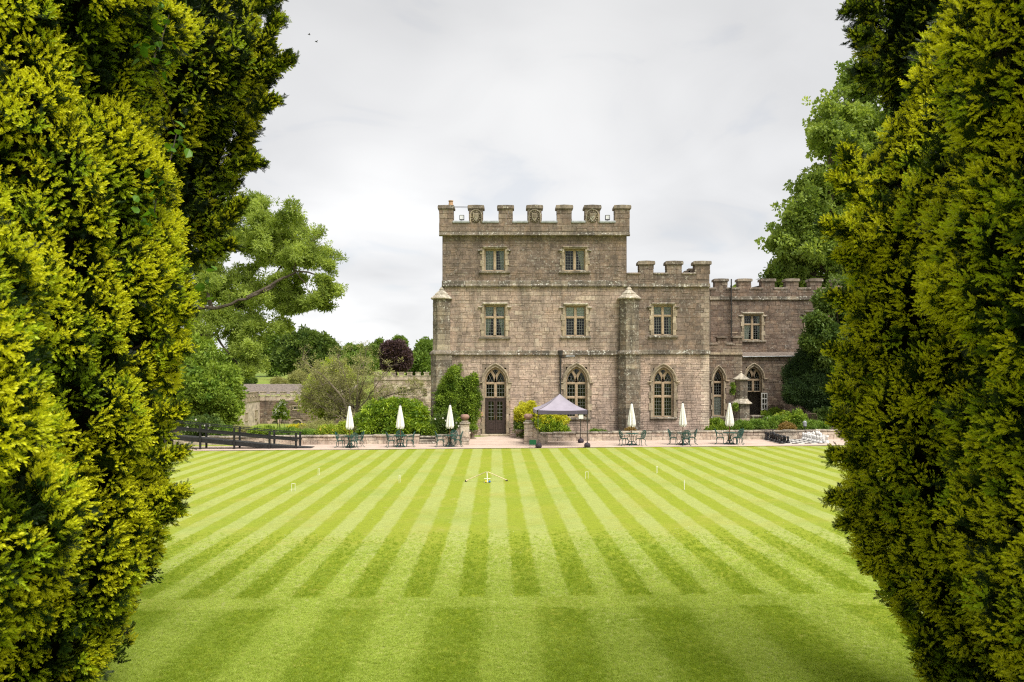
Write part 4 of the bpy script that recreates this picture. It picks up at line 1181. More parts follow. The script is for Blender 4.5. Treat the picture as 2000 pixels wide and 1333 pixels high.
# the 300 stones that show largest are parts of their own; the rest is one part
STONES.sort(key=lambda s: -s[0])
rs_ = random.Random(99)
restm = {}
for i, s in enumerate(STONES):
    if i < 300:
        mb = MB(); add_stone(mb, *s[1:6], s[6], rs_); mb.build('stone', M[s[7]], castle)
    else:
        add_stone(restm.setdefault(s[7], MB()), *s[1:6], s[6], rs_)
for k, mb in restm.items(): mb.build('stonework', M[k], castle, kind='stuff')
print('stones', len(STONES))
# ---- parapets, strings and battlements
mb = MB(); yp = YT - .16
mb.box(X_(858, YT), X_(1229, YT), yp, YT + .6, Z_(455, YT), Z_(437, YT), .5)
mb.build('parapet', M['mortar'], castle)
mb = MB()
mb.box(XT0, XT1, YT + .6, YT + 12, Z_(445, YT), Z_(442, YT)); mb.build('tower_roof', M['leadroof'], castle)
course(X_(858, YT), X_(1229.5, YT), 453.5, 462, YT - .02, .30, 'cornice', 'string', 1.4, 3)
course(X_(863, YT), X_(1224.5, YT), 548.5, 561.5, YT, .17, seed=4)
course(X_(882, YT), X_(1209, YT), 685, 695, YT, .16, seed=5)
course(X_(1246, YT), XM1 + .05, 683.5, 693.5, YT + .012, .15, seed=6)
course(XT1 + .01, XM1 + .04, 554, 561.5, YT + .0, .13, seed=7)
course(X_(1386, YW), X_(1665, YW), 579, 587, YW, .13, seed=8)
course(X_(1380, YP), X_(1450, YP), 689, 693.5, YP, .12, seed=9, mat='ashlar')
ms = [(855.5, 888), (913.5, 946), (971, 1004), (1027.5, 1060.5), (1085, 1119), (1139.5, 1174), (1198, 1232)]
for i, (a, b_) in enumerate(ms):
    merlon(X_(a, YT), X_(b_, YT), 401, 408, 437, yp, .75, 'stone_up', carve=i in (1, 3, 5), seed=30 + i, label='battlement tooth with a carved shield' if i in (1, 3, 5) else None)
for i in range(6):
    mb = MB(); mb.box(X_(ms[i][1], YT) - .13, X_(ms[i + 1][0], YT) + .13, yp - .09, yp + .8, Z_(437, YT) + .001, Z_(432.5, YT), .6, bev=.03); mb.build('crenel_coping', M['leadroof'], castle)
ms2 = [(1245.5, 1279), (1299.5, 1334), (1354, 1389)]
for i, (a, b_) in enumerate(ms2):
    merlon(X_(a, YT), X_(b_, YT), 510, 517, 536, YT - .05, .7, 'stone_up', seed=40 + i)
for a, b_ in ((1224.5, 1251), (1276, 1305), (1331, 1359)):
    mb = MB(); mb.box(X_(a, YT), X_(b_, YT), YT - .12, YT + .7, Z_(537, YT), Z_(533, YT), .4, bev=.03); mb.build('crenel_coping', M['cap'], castle)
mb = MB()                                            # stepped coping climbing behind the last gap
for i in range(3):
    mb.box(X_(1336 + i * 7, YT), X_(1344 + i * 7, YT) + .1, YT + .9, YT + 1.5, Z_(536, YT), Z_(530 - i * 4.5, YT), rnd.random(), bev=.03)
mb.build('stepped_coping', M['cap'], castle)
ms3 = [(1394, 1423), (1440, 1469), (1485, 1515), (1533, 1561.5), (1579.5, 1607), (1626, 1654)]
for i, (a, b_) in enumerate(ms3):
    merlon(X_(a, YW), X_(b_, YW), 544.5, 550, 566, YW - .03, .7, 'stone_far', seed=50 + i)
for i in range(6):
    a = 1385 if i == 0 else ms3[i - 1][1] - 5
    mb = MB(); mb.box(X_(a, YW), X_(ms3[i][0] + 5, YW), YW - .10, YW + .7, Z_(566.5, YW), Z_(562, YW), .4, bev=.03); mb.build('crenel_coping', M['cap'], castle)
for i, (a, b_) in enumerate(((1400, 1420), (1430, 1451))):
    merlon(X_(a, YP), X_(b_, YP), 657, 660.5, 672, YP - .02, .5, 'stone_far', seed=60 + i, inset=.06)
for a, b_ in ((1380, 1402), (1418, 1432)):
    mb = MB(); mb.box(X_(a, YP), X_(b_, YP), YP - .08, YP + .5, Z_(674, YP), Z_(670.5, YP), .4, bev=.02); mb.build('crenel_coping', M['cap'], castle)
mb = MB()
mb.add([(X_(1449, YG), YG - .18, Z_(698, YG)), (X_(1640, YG), YG - .18, Z_(696.5, YG)), (X_(1640, YG), YW - .01, Z_(688, YG)), (X_(1449, YG), YW - .01, Z_(689, YG)),
        (X_(1449, YG), YG - .18, Z_(696.5, YG)), (X_(1640, YG), YG - .18, Z_(695, YG)), (X_(1640, YG), YW - .01, Z_(686, YG)), (X_(1449, YG), YW - .01, Z_(687, YG))],
       [(0, 1, 5, 4), (4, 5, 6, 7), (0, 3, 2, 1), (0, 4, 7, 3), (1, 2, 6, 5)])
gro = mb.build('garden_room_roof', M['slate'], castle)
mb = MB(); mb.tube([(X_(1449, YG), YG - .24, Z_(697.5, YG)), (X_(1600, YG), YG - .24, Z_(695.5, YG))], .045, 6); mb.build('gutter', M['leadroof'], gro)
# ---- corner buttresses: eight-sided shafts of stacked stones under lichened pyramids
def buttress(pxc, Y, w_up, w_lo, pcap0, pcap1, ptop, pmid, pbot, label, seed, tone=.5):
    r = random.Random(seed); xc = X_(pxc, Y); yc = Y - .05
    mb = MB()
    def stack(z0, z1, rad):
        z = z0; k = 0
        while z < z1 - .02:
            h = min(r.uniform(.26, .42), z1 - z)
            if z1 - z - h < .15: h = z1 - z
            rr = rad * r.uniform(.985, 1.015); tn0 = min(1, max(0, r.gauss(tone, .3)))
            for q in range(8):
                a0, a1 = math.pi / 8 + q * math.pi / 4, math.pi / 8 + (q + 1) * math.pi / 4
                pts = []
                for zz, rq in ((z + .005, rr * .985), (z + .025, rr), (z + h - .025, rr), (z + h - .005, rr * .985)):
                    pts.append([(xc + rq * math.cos(a) / math.cos(math.pi / 8), yc + rq * math.sin(a) / math.cos(math.pi / 8), zz) for a in (a0, a1)])
                for u in range(3): mb.face([pts[u][0], pts[u][1], pts[u + 1][1], pts[u + 1][0]], min(1, max(0, tn0 + (.25 if q % 2 else -.1) * ((k + q) % 2))))
            z += h; k += 1
    stack(-.2, Z_(pmid + 4.5, Y), w_lo); stack(Z_(pmid - 5, Y), Z_(ptop, Y), w_up)
    o = mb.build('buttress', M['butt'], castle); o['label'] = label
    mb = MB(); mb.lathe([(-.3, w_lo * .96), (Z_(ptop, Y), w_up * .96)], 8, (xc, yc), .2, rot=math.pi / 8); mb.build('core', M['mortar'], o)
    mb = MB(); zm = Z_(pmid, Y)
    mb.lathe([(zm - .18, w_lo * 1.09), (zm - .10, w_lo * 1.22), (zm + .02, w_lo * 1.2), (zm + .20, w_up * 1.1)], 8, (xc, yc), .6, rot=math.pi / 8); mb.build('band', M['string'], o)
    mb = MB(); zc0, zc1 = Z_(pcap1, Y), Z_(pcap0, Y); hh = zc1 - zc0
    mb.lathe([(zc0 - .03, w_up * 1.15), (zc0, w_up * 1.34), (zc0 + .06, w_up * 1.34), (zc0 + hh * .42, w_up * .80), (zc0 + hh * .46, w_up * .84), (zc0 + hh * .85, w_up * .26), (zc0 + hh * .88, w_up * .32), (zc1 + .06, w_up * .16), (zc1 + .12, .03)], 8, (xc, yc), .6, rot=math.pi / 8)
    mb.build('cap', M['whitecap'], o)
    return o
buttress(863, YT, .60, .74, 564, 585, 585, 690, 848, 'lichened eight-sided buttress at the left corner of the tower', 1, .45)
buttress(1228, YT, .66, .77, 563, 585, 585, 690, 848, 'dark stained eight-sided buttress between tower and middle block', 2, .35)
# ---- double door and other fittings
x0, x1 = X_(948.5, YT), X_(986.8, YT); zd, zt = Z_(848, YT), Z_(778, YT); dy = YT + .16
mb = MB(); mb.box(x0, x0 + .07, dy, dy + .14, zd, zt); mb.box(x1 - .07, x1, dy, dy + .14, zd, zt); mb.box(x0 + .07, x1 - .07, dy + .002, dy + .138, zt - .09, zt)
dd = mb.build('door', M['door'], castle); dd['label'] = 'dark brown half-glazed double door'
for s_ in (0, 1):
    a = x0 + .075 + s_ * ((x1 - x0 - .15) / 2 + .004); b_ = a + (x1 - x0 - .15) / 2 - .008
    mb = MB(); y0 = dy + .04; st = .12
    zg0 = zd + .95
    mb.box(a, a + st, y0, y0 + .06, zd + .03, zt - .095); mb.box(b_ - st, b_, y0, y0 + .06, zd + .03, zt - .095)
    mb.box(a + st, b_ - st, y0 + .002, y0 + .058, zt - .25, zt - .095); mb.box(a + st, b_ - st, y0 + .002, y0 + .058, zg0 - .17, zg0); mb.box(a + st, b_ - st, y0 + .002, y0 + .058, zd + .03, zd + .25)
    mb.box(a + st + .002, b_ - st - .002, y0 + .025, y0 + .05, zd + .25, zg0 - .17); mb.box(a + st + .06, b_ - st - .06, y0 + .008, y0 + .025, zd + .31, zg0 - .23, bev=.01)
    mb.build('door_leaf', M['door'], dd)
    g = MB(); g.face([(a + st, y0 + .035, zg0), (b_ - st, y0 + .035, zg0), (b_ - st, y0 + .035, zt - .25), (a + st, y0 + .035, zt - .25)]); g.build('pane', M['glass'], dd)
    g = MB(); leads(g, a + st, b_ - st, zg0, zt - .25, y0 + .03, 2, 5, .026); g.build('glazing_bar', M['lead'], dd)
    hx = b_ - .06 if s_ == 0 else a + .06
    g = MB(); g.tube([(hx, y0, zd + 1.0), (hx, y0 - .05, zd + 1.03), (hx, y0 - .05, zd + 1.25), (hx, y0, zd + 1.28)], .014, 6); g.build('handle', M['brass'], dd)
mb = MB(); mb.box(x0 - .35, x1 + .35, YT - .55, YT + .15, zd - .16, zd - .004, .8, bev=.03); mb.build('doorstep', M['ashlar'], castle)
mb = MB(); mb.box(X_(939, YT), X_(943.5, YT), YT - .09, YT - .055, Z_(813, YT), Z_(805, YT), bev=.008); mb.build('plaque', M['terracotta'], castle)
def pipe(px, pt, pb, Y, hopper=True, out=.14):
    mb = MB(); x = X_(px, Y)
    mb.tube([(x, Y - out, Z_(pt, Y)), (x, Y - out, Z_(pb, Y))], .055, 8)
    for q in np.arange(pt + 14, pb, 34): mb.lathe([(Z_(q + 1.5, Y), .085), (Z_(q - 1.5, Y), .085)], 8, (x, Y - out))
    o = mb.build('drainpipe', M['metal_dk'], castle)
    if hopper:
        h = MB(); h.lathe([(Z_(pt + 8, Y), .06), (Z_(pt + 2, Y), .15), (Z_(pt - 6, Y), .17), (Z_(pt - 7, Y), .17)], 8, (x, Y - out)); h.build('hopper', M['metal_dk'], o)
    return o
pipe(1094.5, 692, 842, YT); pipe(1427, 546, 700, YW, False, .2)
mb = MB(); a = W(1096, 700, YT - .2); b_ = W(1120, 698, YT - .5)
mb.tube([(a.x, YT - .05, a.z), (a.x + .2, YT - .3, a.z + .05), (b_.x, YT - .55, b_.z + .05)], .035, 6)
lo = mb.build('wall_lamp', M['metal_dk'], castle)
mb = MB(); mb.box(b_.x - .55, b_.x + .1, YT - .68, YT - .42, b_.z + .02, b_.z + .10, bev=.03); mb.build('lamp_head', M['leadroof'], lo)
mb = MB(); cx, cz = X_(879.5, YT), Z_(401, YT)
mb.lathe([(cz - .1, .19), (cz + .06, .18), (cz + .34, .135), (cz + .36, .175), (cz + .42, .175)], 12, (cx, YT + .5)); mb.build('chimney_pot', M['terracotta'], castle)
mb = MB()
for q in (0, .07): mb.tube([(X_(887, YT), YT + .3, Z_(402, YT) - q), (X_(914, YT), YT + .3, Z_(402.5, YT) - q)], .012, 4)
mb.build('cable', M['metal_dk'], castle)
for px in (902, 1186.5):
    o = thing('floodlight', 'small square floodlight on the tower parapet, %s' % ('left end beside the chimney pot' if px < 1000 else 'right end of the battlements'), 'floodlight', (X_(px, YT), YT + .35, Z_(432.5, YT)), group='floodlights on the tower')
    c_ = W(px, 425.5, YT + .35)
    mb = MB(); mb.box(c_.x - .17, c_.x + .17, c_.y - .08, c_.y + .1, c_.z - .18, c_.z + .18, bev=.03); mb.build('housing', M['metal_dk'], o)
    mb = MB(); mb.box(c_.x - .13, c_.x + .13, c_.y - .085, c_.y - .079, c_.z - .13, c_.z + .13); mb.build('lamp_glass', M['paper'], o)
    mb = MB(); mb.tube([(c_.x, c_.y + .02, c_.z - .15), (c_.x, c_.y + .02, Z_(434, YT))], .03, 6); mb.build('bracket', M['metal_dk'], o)
# ---- open garden door in the wing
x0, x1 = X_(1457.6, YG), X_(1486.8, YG); zt, zd = Z_(767, YG), Z_(811, YG)
mb = MB()
xl = x1 + .02; y0 = YG + .05
def leaf_door(mb, x, ya, yb, z0, z1):
    mb.box(x - .02, x + .02, ya, ya + .07, z0, z1); mb.box(x - .02, x + .02, yb - .07, yb, z0, z1)
lw = .46; z0 = zd
mb.box(x1 - .02, x1 + lw * .12, YG - .1, YG - .06, z0, zt - .03)
for q in range(5):
    zz = z0 + (zt - z0 - .1) * q / 4; mb.box(x1 + lw * .12, x1 + lw * .9, YG - .098, YG - .062, zz, zz + .07)
mb.box(x1 + lw * .9, x1 + lw, YG - .1, YG - .06, z0, zt - .03); mb.box(x1 + lw * .48, x1 + lw * .56, YG - .097, YG - .063, z0 + .07, zt - .1)
o = mb.build('open_door_leaf', M['whitepaint'], castle); o['label'] = 'white glazed garden door folded back against the wall'
g = MB(); g.face([(x1 + .05, YG - .08, z0), (x1 + lw * .95, YG - .08, z0), (x1 + lw * .95, YG - .08, zt - .05), (x1 + .05, YG - .08, zt - .05)]); g.build('pane', M['glass'], o)
mb = MB(); 
for i in range(3): mb.box(x0 - .4, x1 + .5, YG - .35 - .33 * i, YG - .02 - .33 * i, .2, zd - .01 - i * .17, .6, bev=.02)
mb.build('garden_step', M['ashlar'], castle)
# ---- detached pier with two-stage cap in front of the porch
pyY = 57.2
o = thing('stone_pier', 'tall eight-sided stone pier with two pyramid caps beside the lancet window', 'pier', (X_(1447, pyY), pyY, .6))
r = random.Random(5); xc = X_(1447.5, pyY)
mb = MB()
for z0, z1, rad in ((.2, Z_(789, pyY), .60), (Z_(781, pyY), Z_(743, pyY), .46)):
    z = z0
    while z < z1 - .02:
        h = min(r.uniform(.26, .4), z1 - z); mb.lathe([(z + .005, rad * .985), (z + .03, rad * r.uniform(.99, 1.01)), (z + h - .03, rad), (z + h - .005, rad * .985)], 8, (xc, pyY), r.random(), rot=math.pi / 8); z += h
mb.build('shaft', M['butt'], o)
for pz0, pz1, rb, rt in ((779, 790, .80, .46), (729, 743, .62, .06)):
    z0, z1 = Z_(pz1, pyY), Z_(pz0, pyY)
    mb = MB(); mb.lathe([(z0, rb * .9), (z0 + .06, rb), (z0 + .11, rb * .98), (z0 + (z1 - z0) * .6, rt + (rb - rt) * .4), (z1, rt), (z1 + .02, rt * .8)], 8, (xc, pyY), .5, rot=math.pi / 8)
    if rt < .1: mb.lathe([(z1, .04), (z1 + .07, .10), (z1 + .14, .03)], 8, (xc, pyY), .3)
    mb.build('cap', M['whitecap'], o)
# ================================================================ OUTER BUILDINGS ON THE LEFT
def crenels(mb, a, b, z0, z1, n, th=.35, tone=.5):
    """battlements along the line a-b (plan points)"""
    a = Vector(a); b = Vector(b); d = (b - a).normalized(); L = (b - a).length; nrm = Vector((d.y, -d.x))
    def bx(u0, u1, q0, q1, tn, o=0.0):
        p = [a + d * u0 - nrm * o, a + d * u1 - nrm * o, a + d * u1 + nrm * (-th), a + d * u0 + nrm * (-th)]
        p = [a + d * u0 + nrm * o, a + d * u1 + nrm * o, a + d * u1 - nrm * th, a + d * u0 - nrm * th]
        vs = [(v.x, v.y, q0) for v in p] + [(v.x, v.y, q1) for v in p]
        mb.add(vs, [(0, 1, 5, 4), (1, 2, 6, 5), (2, 3, 7, 6), (3, 0, 4, 7), (4, 5, 6, 7), (3, 2, 1, 0)], tn)
    h = z1 - z0; pit = L / n
    for i in range(n):
        u = i * pit
        bx(u, u + pit * .58, z0 + h * .5, z1 - .09, rnd.random()); bx(u - .06, u + pit * .58 + .06, z1 - .09, z1, rnd.random(), .06)
        bx(u + pit * .58 - .02, u + pit + .02, z0 + h * .5 - .10, z0 + h * .5 - .0, rnd.random(), .06)
    bx(0, L, z0, z0 + h * .5 - .10, .5); bx(0, L, z0 - .12, z0, .2, .08)
gh = thing('gatehouse', 'pale battlemented gatehouse with hipped stone roof behind the ramp', 'building', (-33, 92, -1.9))
zc = 1.25; ztop = 2.3; zbs = -2.2
cx0, cy1 = -31.2, 95.0; cx1, cy0 = -30.6, 85.0
mb = MB(); mb.add([(cx1, cy0, zbs), (cx0, cy1, zbs), (cx0, cy1, zc), (cx1, cy0, zc)], [(0, 1, 2, 3)], .8)
mb.build('side_wall', M['render'], gh)  # sunward side made paler than the front, its brightness put into the colour
mb = MB(); mb.add([(cx0, cy1, zbs), (-20, 95.2, zbs), (-20, 95.2, zc), (cx0, cy1, zc)], [(0, 1, 2, 3)], .3)
mb.add([(-40, 84.6, zbs), (cx1, cy0, zbs), (cx1, cy0, zc), (-40, 84.6, zc)], [(0, 1, 2, 3)], .5)
mb.build('front_wall', M['stone_lo'], gh)
mb = MB(); crenels(mb, (cx1, cy0), (cx0, cy1), zc, ztop, 8); mb.build('parapet', M['ashlar'], gh)
mb = MB(); crenels(mb, (cx0, cy1), (-20, 95.2), zc, ztop, 9); crenels(mb, (-40, 84.6), (cx1, cy0), zc, ztop, 6); mb.build('parapet', M['wallstone'], gh)
mb = MB()
mb.add([(-39.5, 85.2, 1.9), (-31.4, 85.6, 1.9), (-31.9, 95.4, 1.9), (-20, 95.6, 1.9), (-20, 104, 1.9), (-39.5, 104, 1.9), (-35.5, 92, 3.1), (-35.5, 99.5, 3.15), (-20, 99.8, 3.15)],
       [(0, 1, 6), (1, 2, 7, 6), (2, 3, 8, 7), (0, 6, 7, 5), (5, 7, 8, 4)])
mb.build('roof', M['slate'], gh)
def far_window(par, x, y, dx, dy, z0, z1, w, name='window', arch=False):
    d = Vector((dx, dy)).normalized(); n = Vector((d.y, -d.x)); mb = MB()
    def P_(u, o, z): v = Vector((x, y)) + d * u + n * o; return (v.x, v.y, z)
    if arch:
        ar, _ = arch_pts(0, w, z0 + (z1 - z0) * .35, z1, 6); pl = [(-w / 2, z0)] + ar + [(w / 2, z0)]
        mb.face([P_(u, .03, z) for u, z in pl])
        o = mb.build(name, M['inside'], par)
        f = MB(); f.tube([P_(u, .04, z) for u, z in pl], .10, 5); f.build('surround', M['ashlar'], o)
    else:
        mb.face([P_(-w / 2, .02, z0), P_(w / 2, .02, z0), P_(w / 2, .02, z1), P_(-w / 2, .02, z1)])
        o = mb.build(name, M['glass_far'], par)
        f = MB()
        for u in (-w / 2, 0, w / 2): f.tube([P_(u, .05, z0), P_(u, .05, z1)], .07, 4)
        for z in (z0, z1): f.tube([P_(-w / 2 - .1, .05, z), P_(w / 2 + .1, .05, z)], .09, 4)
        f.build('frame', M['ashlar'], o)
M['glass_far'] = plain('old_window_glass', (0.05, 0.055, 0.06), 0.12, 0.3, 2, spec=0.6)
far_window(gh, -30.85, 89.2, cx0 - cx1, cy1 - cy0, -.95, -.05, .8)
far_window(gh, -31.06, 93.2, cx0 - cx1, cy1 - cy0, -.95, .05, .7)
far_window(gh, -31.08, 93.5, cx0 - cx1, cy1 - cy0, -2.2, -1.3, .8, 'doorway', True)
far_window(gh, -29.3, 95.0, 1, .02, -2.1, -1.25, .95, 'doorway', True)
far_window(gh, -26.6, 95.05, 1, .02, -2.1, -1.2, 1.3, 'doorway', True)
far_window(gh, -26.6, 95.05, 1, .02, .0, .45, .9)
rg = thing('stable_range', 'low battlemented stone range between the twiggy tree and the tower', 'building', (-12, 100, -1.9))
mb = MB(); mb.box(-18, -8.2, 100, 107, -2.2, 3.75); mb.build('wall', M['render'], rg)
mb = MB(); crenels(mb, (-18, 99.98), (-8.2, 99.98), 3.75, 4.7, 9); mb.build('parapet', M['wallstone'], rg)
far_window(rg, -14.25, 99.98, 1, 0, 1.85, 2.75, .95)
far_window(rg, -11.3, 99.98, 1, 0, 1.75, 2.5, .35)
sr = random.Random(4); mb = MB(); z = -2.0
while z < 3.7:
    h = sr.uniform(.2, .3); x = -18
    while x < -8.3:
        w = min(sr.uniform(.35, .8), -8.2 - x)
        if not (-14.9 < x + w and x < -13.6 and 1.6 < z + h and z < 2.95) and not (-11.65 < x + w and x < -10.95 and 1.55 < z + h and z < 2.7): add_stone(mb, x, x + w, z, min(z + h, 3.74), 100, sr.random(), sr)
        x += w
    z += h
mb.build('stonework', M['stone_lo'], rg, kind='stuff')
mb = MB(); z = zbs
while z < zc - .05:
    h = sr.uniform(.2, .3); x = cx0
    while x < -20.1:
        w = min(sr.uniform(.35, .8), -20 - x); mid = x + w / 2
        if not (abs(mid + 26.6) < .75 and -.2 < z < .6) and not (abs(mid + 29.3) < .75 and z < -1.2) and not (abs(mid + 26.6) < .95 and z < -1.1):
            add_stone(mb, x, x + w, z, min(z + h, zc - .01), 95.0, sr.random(), sr)
        x += w
    z += h
mb.build('stonework', M['stone_far'], gh, kind='stuff')

# ================================================================ GARDEN WALLS, PIERS, STEPS
def garden_wall(label, x0, x1, Y, h=.47, th=.42, seed=1, gap=None):
    r = random.Random(seed); o = thing('garden_wall', label, 'wall', ((x0 + x1) / 2, Y, gz((x0 + x1) / 2)))
    segs = [(x0, x1)] if not gap else [(x0, gap[0]), (gap[1], x1)]
    for a, b_ in segs:
        mb = MB(); n = max(2, int((b_ - a) / 2))
        for i in range(n):
            u0, u1 = a + (b_ - a) * i / n, a + (b_ - a) * (i + 1) / n
            g0, g1 = gz(u0), gz(u1)
            mb.add([(u0, Y, g0 - .2), (u1, Y, g1 - .2), (u1, Y, g1 + h - .01), (u0, Y, g0 + h - .01), (u0, Y + th, g0 - .2), (u1, Y + th, g1 - .2), (u1, Y + th, g1 + h - .01), (u0, Y + th, g0 + h - .01)], [(0, 1, 2, 3), (5, 4, 7, 6), (3, 2, 6, 7), (4, 0, 3, 7), (1, 5, 6, 2)], .4)
        mb.build('core', M['mortar_lo'], o)
        x = a
        while x < b_ - .05:                       # coping slabs
            w = min(r.uniform(.5, .95), b_ - x)
            if b_ - x - w < .25: w = b_ - x
            mb = MB(); g = gz(x + w / 2) + h; e = r.uniform(-.02, .02)
            mb.box(x + .005, x + w - .005, Y - .07 + e, Y + th + .05, g + r.uniform(-.006, .006), g + .13 + r.uniform(-.025, .02), r.random(), bev=.035)
            mb.build('coping_stone', M['coping'], o); x += w
        z = 0.0
        for hh in (h * .56, h * .44):
            x = a
            while x < b_ - .05:
                w = min(r.uniform(.3, .85), b_ - x)
                if b_ - x - w < .2: w = b_ - x
                mb = MB(); g = gz(x + w / 2); add_stone(mb, x, x + w, g + z - .01, g + z + hh - .012, Y, r.random(), r)
                mb.build('stone', M['wallstone'], o); x += w
            z += hh
    return o
garden_wall('low lichened stone wall running from the ramp to the left pier', -22, -3.45, 49.75, seed=1, gap=(-6.0, -4.95))
garden_wall('low lichened stone wall running from the right pier past the chess set', 1.75, 27, 50.85, seed=2)
st = thing('stone_steps', 'three worn stone steps let into the left garden wall', 'steps', (-5.47, 49.6, gz(-5.5)))
for i in range(3):
    mb = MB(); g = gz(-5.5); mb.box(-5.99, -4.96, 49.55 + i * .22, 50.2, g + i * .16, g + .13 + i * .16, .5 + .2 * i, bev=.03); mb.box(-5.97, -4.98, 49.62 + i * .22, 50.2, g + .1 + i * .16, g + .161 + i * .16, .1)
    mb.build('step', M['coping'], st)
def pier(px, side, label):
    Y = 48.9; x = X_(px, Y); g = gz(x); r = random.Random(px)
    o = thing('gate_pier', label, 'pier', (x, Y, g), group='piers either side of the door path')
    mb = MB(); z = g - .1; top = g + 1.30
    while z < top - .02:
        h = min(r.uniform(.22, .36), top - z)
        if top - z - h < .1: h = top - z
        mb.box(x - .27, x + .27, Y - .27, Y + .27, z + .004, z + h - .004, r.random(), bev=.025); z += h
    mb.build('shaft', M['wallstone'], o)
    mb = MB(); mb.box(x - .33, x + .33, Y - .33, Y + .33, top + .002, top + .11, .7, bev=.03); mb.box(x - .22, x + .22, Y - .22, Y + .22, top + .11, top + .22, .4, bev=.03); mb.build('cap', M['coping'], o)
    mb = MB(); z0 = top + .22; mb.lathe([(z0, .13), (z0 + .05, .10), (z0 + .09, .17), (z0 + .17, .27), (z0 + .27, .29), (z0 + .36, .25), (z0 + .40, .19), (z0 + .41, .05)], 14, (x, Y), .5); mb.build('finial', M['pinkstone'], o, smooth=True)
    # curved wing sweeping down to the garden wall
    mb = MB(); n = 7; a = x + side * .275; pts = [(i / n, 1.18 - .72 * (1 - (1 - i / n) ** 2.0)) for i in range(n + 1)]
    L = .95
    poly = [(a, g - .1)] + [(a + side * L * u, g + v) for u, v in pts] + [(a + side * L, g - .1)]
    mb.prism(poly if side > 0 else poly[::-1], Y - .16, Y + .16, .5); mb.build('wing', M['wallstone'], o)
    mb = MB()
    for i in range(n):
        (u0, v0), (u1, v1) = pts[i], pts[i + 1]
        mb.add([(a + side * L * u, Y + e, g + v + d) for e in (-.22, .22) for d in (.004, .10) for u, v in ((u0 + .01, v0), (u1 - .01, v1))], [(0, 1, 3, 2), (4, 6, 7, 5), (2, 3, 7, 6), (0, 4, 5, 1), (0, 2, 6, 4), (1, 5, 7, 3)], r.random())
    mb.build('coping', M['coping'], o)
    # return wall running back towards the castle
    mb = MB(); mb.box(x - .16, x + .16, Y + .28, 52.6, g - .1, g + .46, .5); mb.box(x - .21, x + .21, Y + .28, 52.6, g + .465, g + .57, .7, bev=.03); mb.build('return_wall', M['wallstone'], o)
pier(908, -1, 'left stone pier with a round pink finial beside the door path')
pier(1032, 1, 'right stone pier with a round pink finial beside the gazebo')
for px, lb in ((923, 'small weathered stone trough left of the door'), (1014, 'small weathered stone trough right of the door')):
    Y = 52.4; x = X_(px, Y); g = gz(x) + .06
    o = thing('stone_planter', lb, 'planter', (x, Y, g), group='planters beside the door')
    mb = MB(); mb.lathe([(g, .24), (g + .06, .24), (g + .1, .12), (g + .3, .13), (g + .36, .2), (g + .5, .34), (g + .62, .38), (g + .63, .32), (g + .55, .28)], 12, (x, Y), .5); mb.build('bowl', M['butt'], o)
    P_ = rng.normal(0, 1, (34, 3)) * (.16, .16, .11) + (x, Y, g + .72)
    spread('leaves', P_, rng.normal(0, .5, (34, 3)) + (0, 0, .8), rng.uniform(.2, .34, 34), rng.uniform(.1, .8, 34), clump_src('ivy'), o, kind='stuff')

# ================================================================ RAMP
rp = thing('wheelchair_ramp', 'black timber wheelchair ramp with handrails at the left end of the terrace', 'ramp', (-16, 47.7, gz(-16)))
yf, yb = 47.2, 48.15
rx = [-21.3, -19.16, -17.07, -14.9, -13.28]
def rg_(x): return gz(x) + .004
def deck_h(x): return float(np.interp(x, [-21.3, -19.16, -17.07, -14.9, -13.28, -12.35], [.88, .66, .44, .21, .075, .012]))
for y in (yf, yb):
    for x in rx:
        mb = MB(); xo = x; top = rg_(x) + deck_h(x) + .84
        mb.box(xo - .055, xo + .055, y - .05, y + .05, rg_(x), top, bev=.008); mb.build('post', M['blackwood'], rp)
    for off, nm, th in ((.86, 'handrail', .055), (.46, 'rail', .055)):
        mb = MB(); yy_ = y + (-.062 if off < .8 else 0)
        for i in range(len(rx) - 1):
            a, b_ = rx[i] - (.06 if i == 0 else 0), rx[i + 1] + (.12 if i == len(rx) - 2 else 0)
            za, zb_ = rg_(a) + deck_h(a) + off, rg_(b_) + deck_h(b_) + off
            hw = .055 if off > .8 else .02; hh = .02 if off > .8 else .06
            mb.add([(u, yy_ + e, z + d) for e in (-hw, hw) for d in (-hh, hh) for u, z in ((a, za), (b_, zb_))], [(0, 1, 3, 2), (4, 6, 7, 5), (2, 3, 7, 6), (0, 4, 5, 1), (0, 2, 6, 4), (1, 5, 7, 3)])
        mb.build(nm, M['blackwood'], rp)
for y in (yf + .08, yb - .08):
    mb = MB(); ks = [-21.3, -19.16, -17.07, -14.9, -13.28, -12.35]
    for i in range(5):
        a, b_ = ks[i], ks[i + 1]; za, zb_ = rg_(a) + deck_h(a), rg_(b_) + deck_h(b_); d0, d1 = min(.24, deck_h(a)), min(.24, deck_h(b_))
        mb.add([(a, y - .025, za - d0), (b_, y - .025, zb_ - d1), (b_, y - .025, zb_), (a, y - .025, za), (a, y + .025, za - d0), (b_, y + .025, zb_ - d1), (b_, y + .025, zb_), (a, y + .025, za)], [(0, 1, 2, 3), (5, 4, 7, 6), (3, 2, 6, 7), (0, 4, 5, 1), (4, 0, 3, 7), (1, 5, 6, 2)])
    mb.build('side_beam', M['blackwood'], rp)
x = -21.3
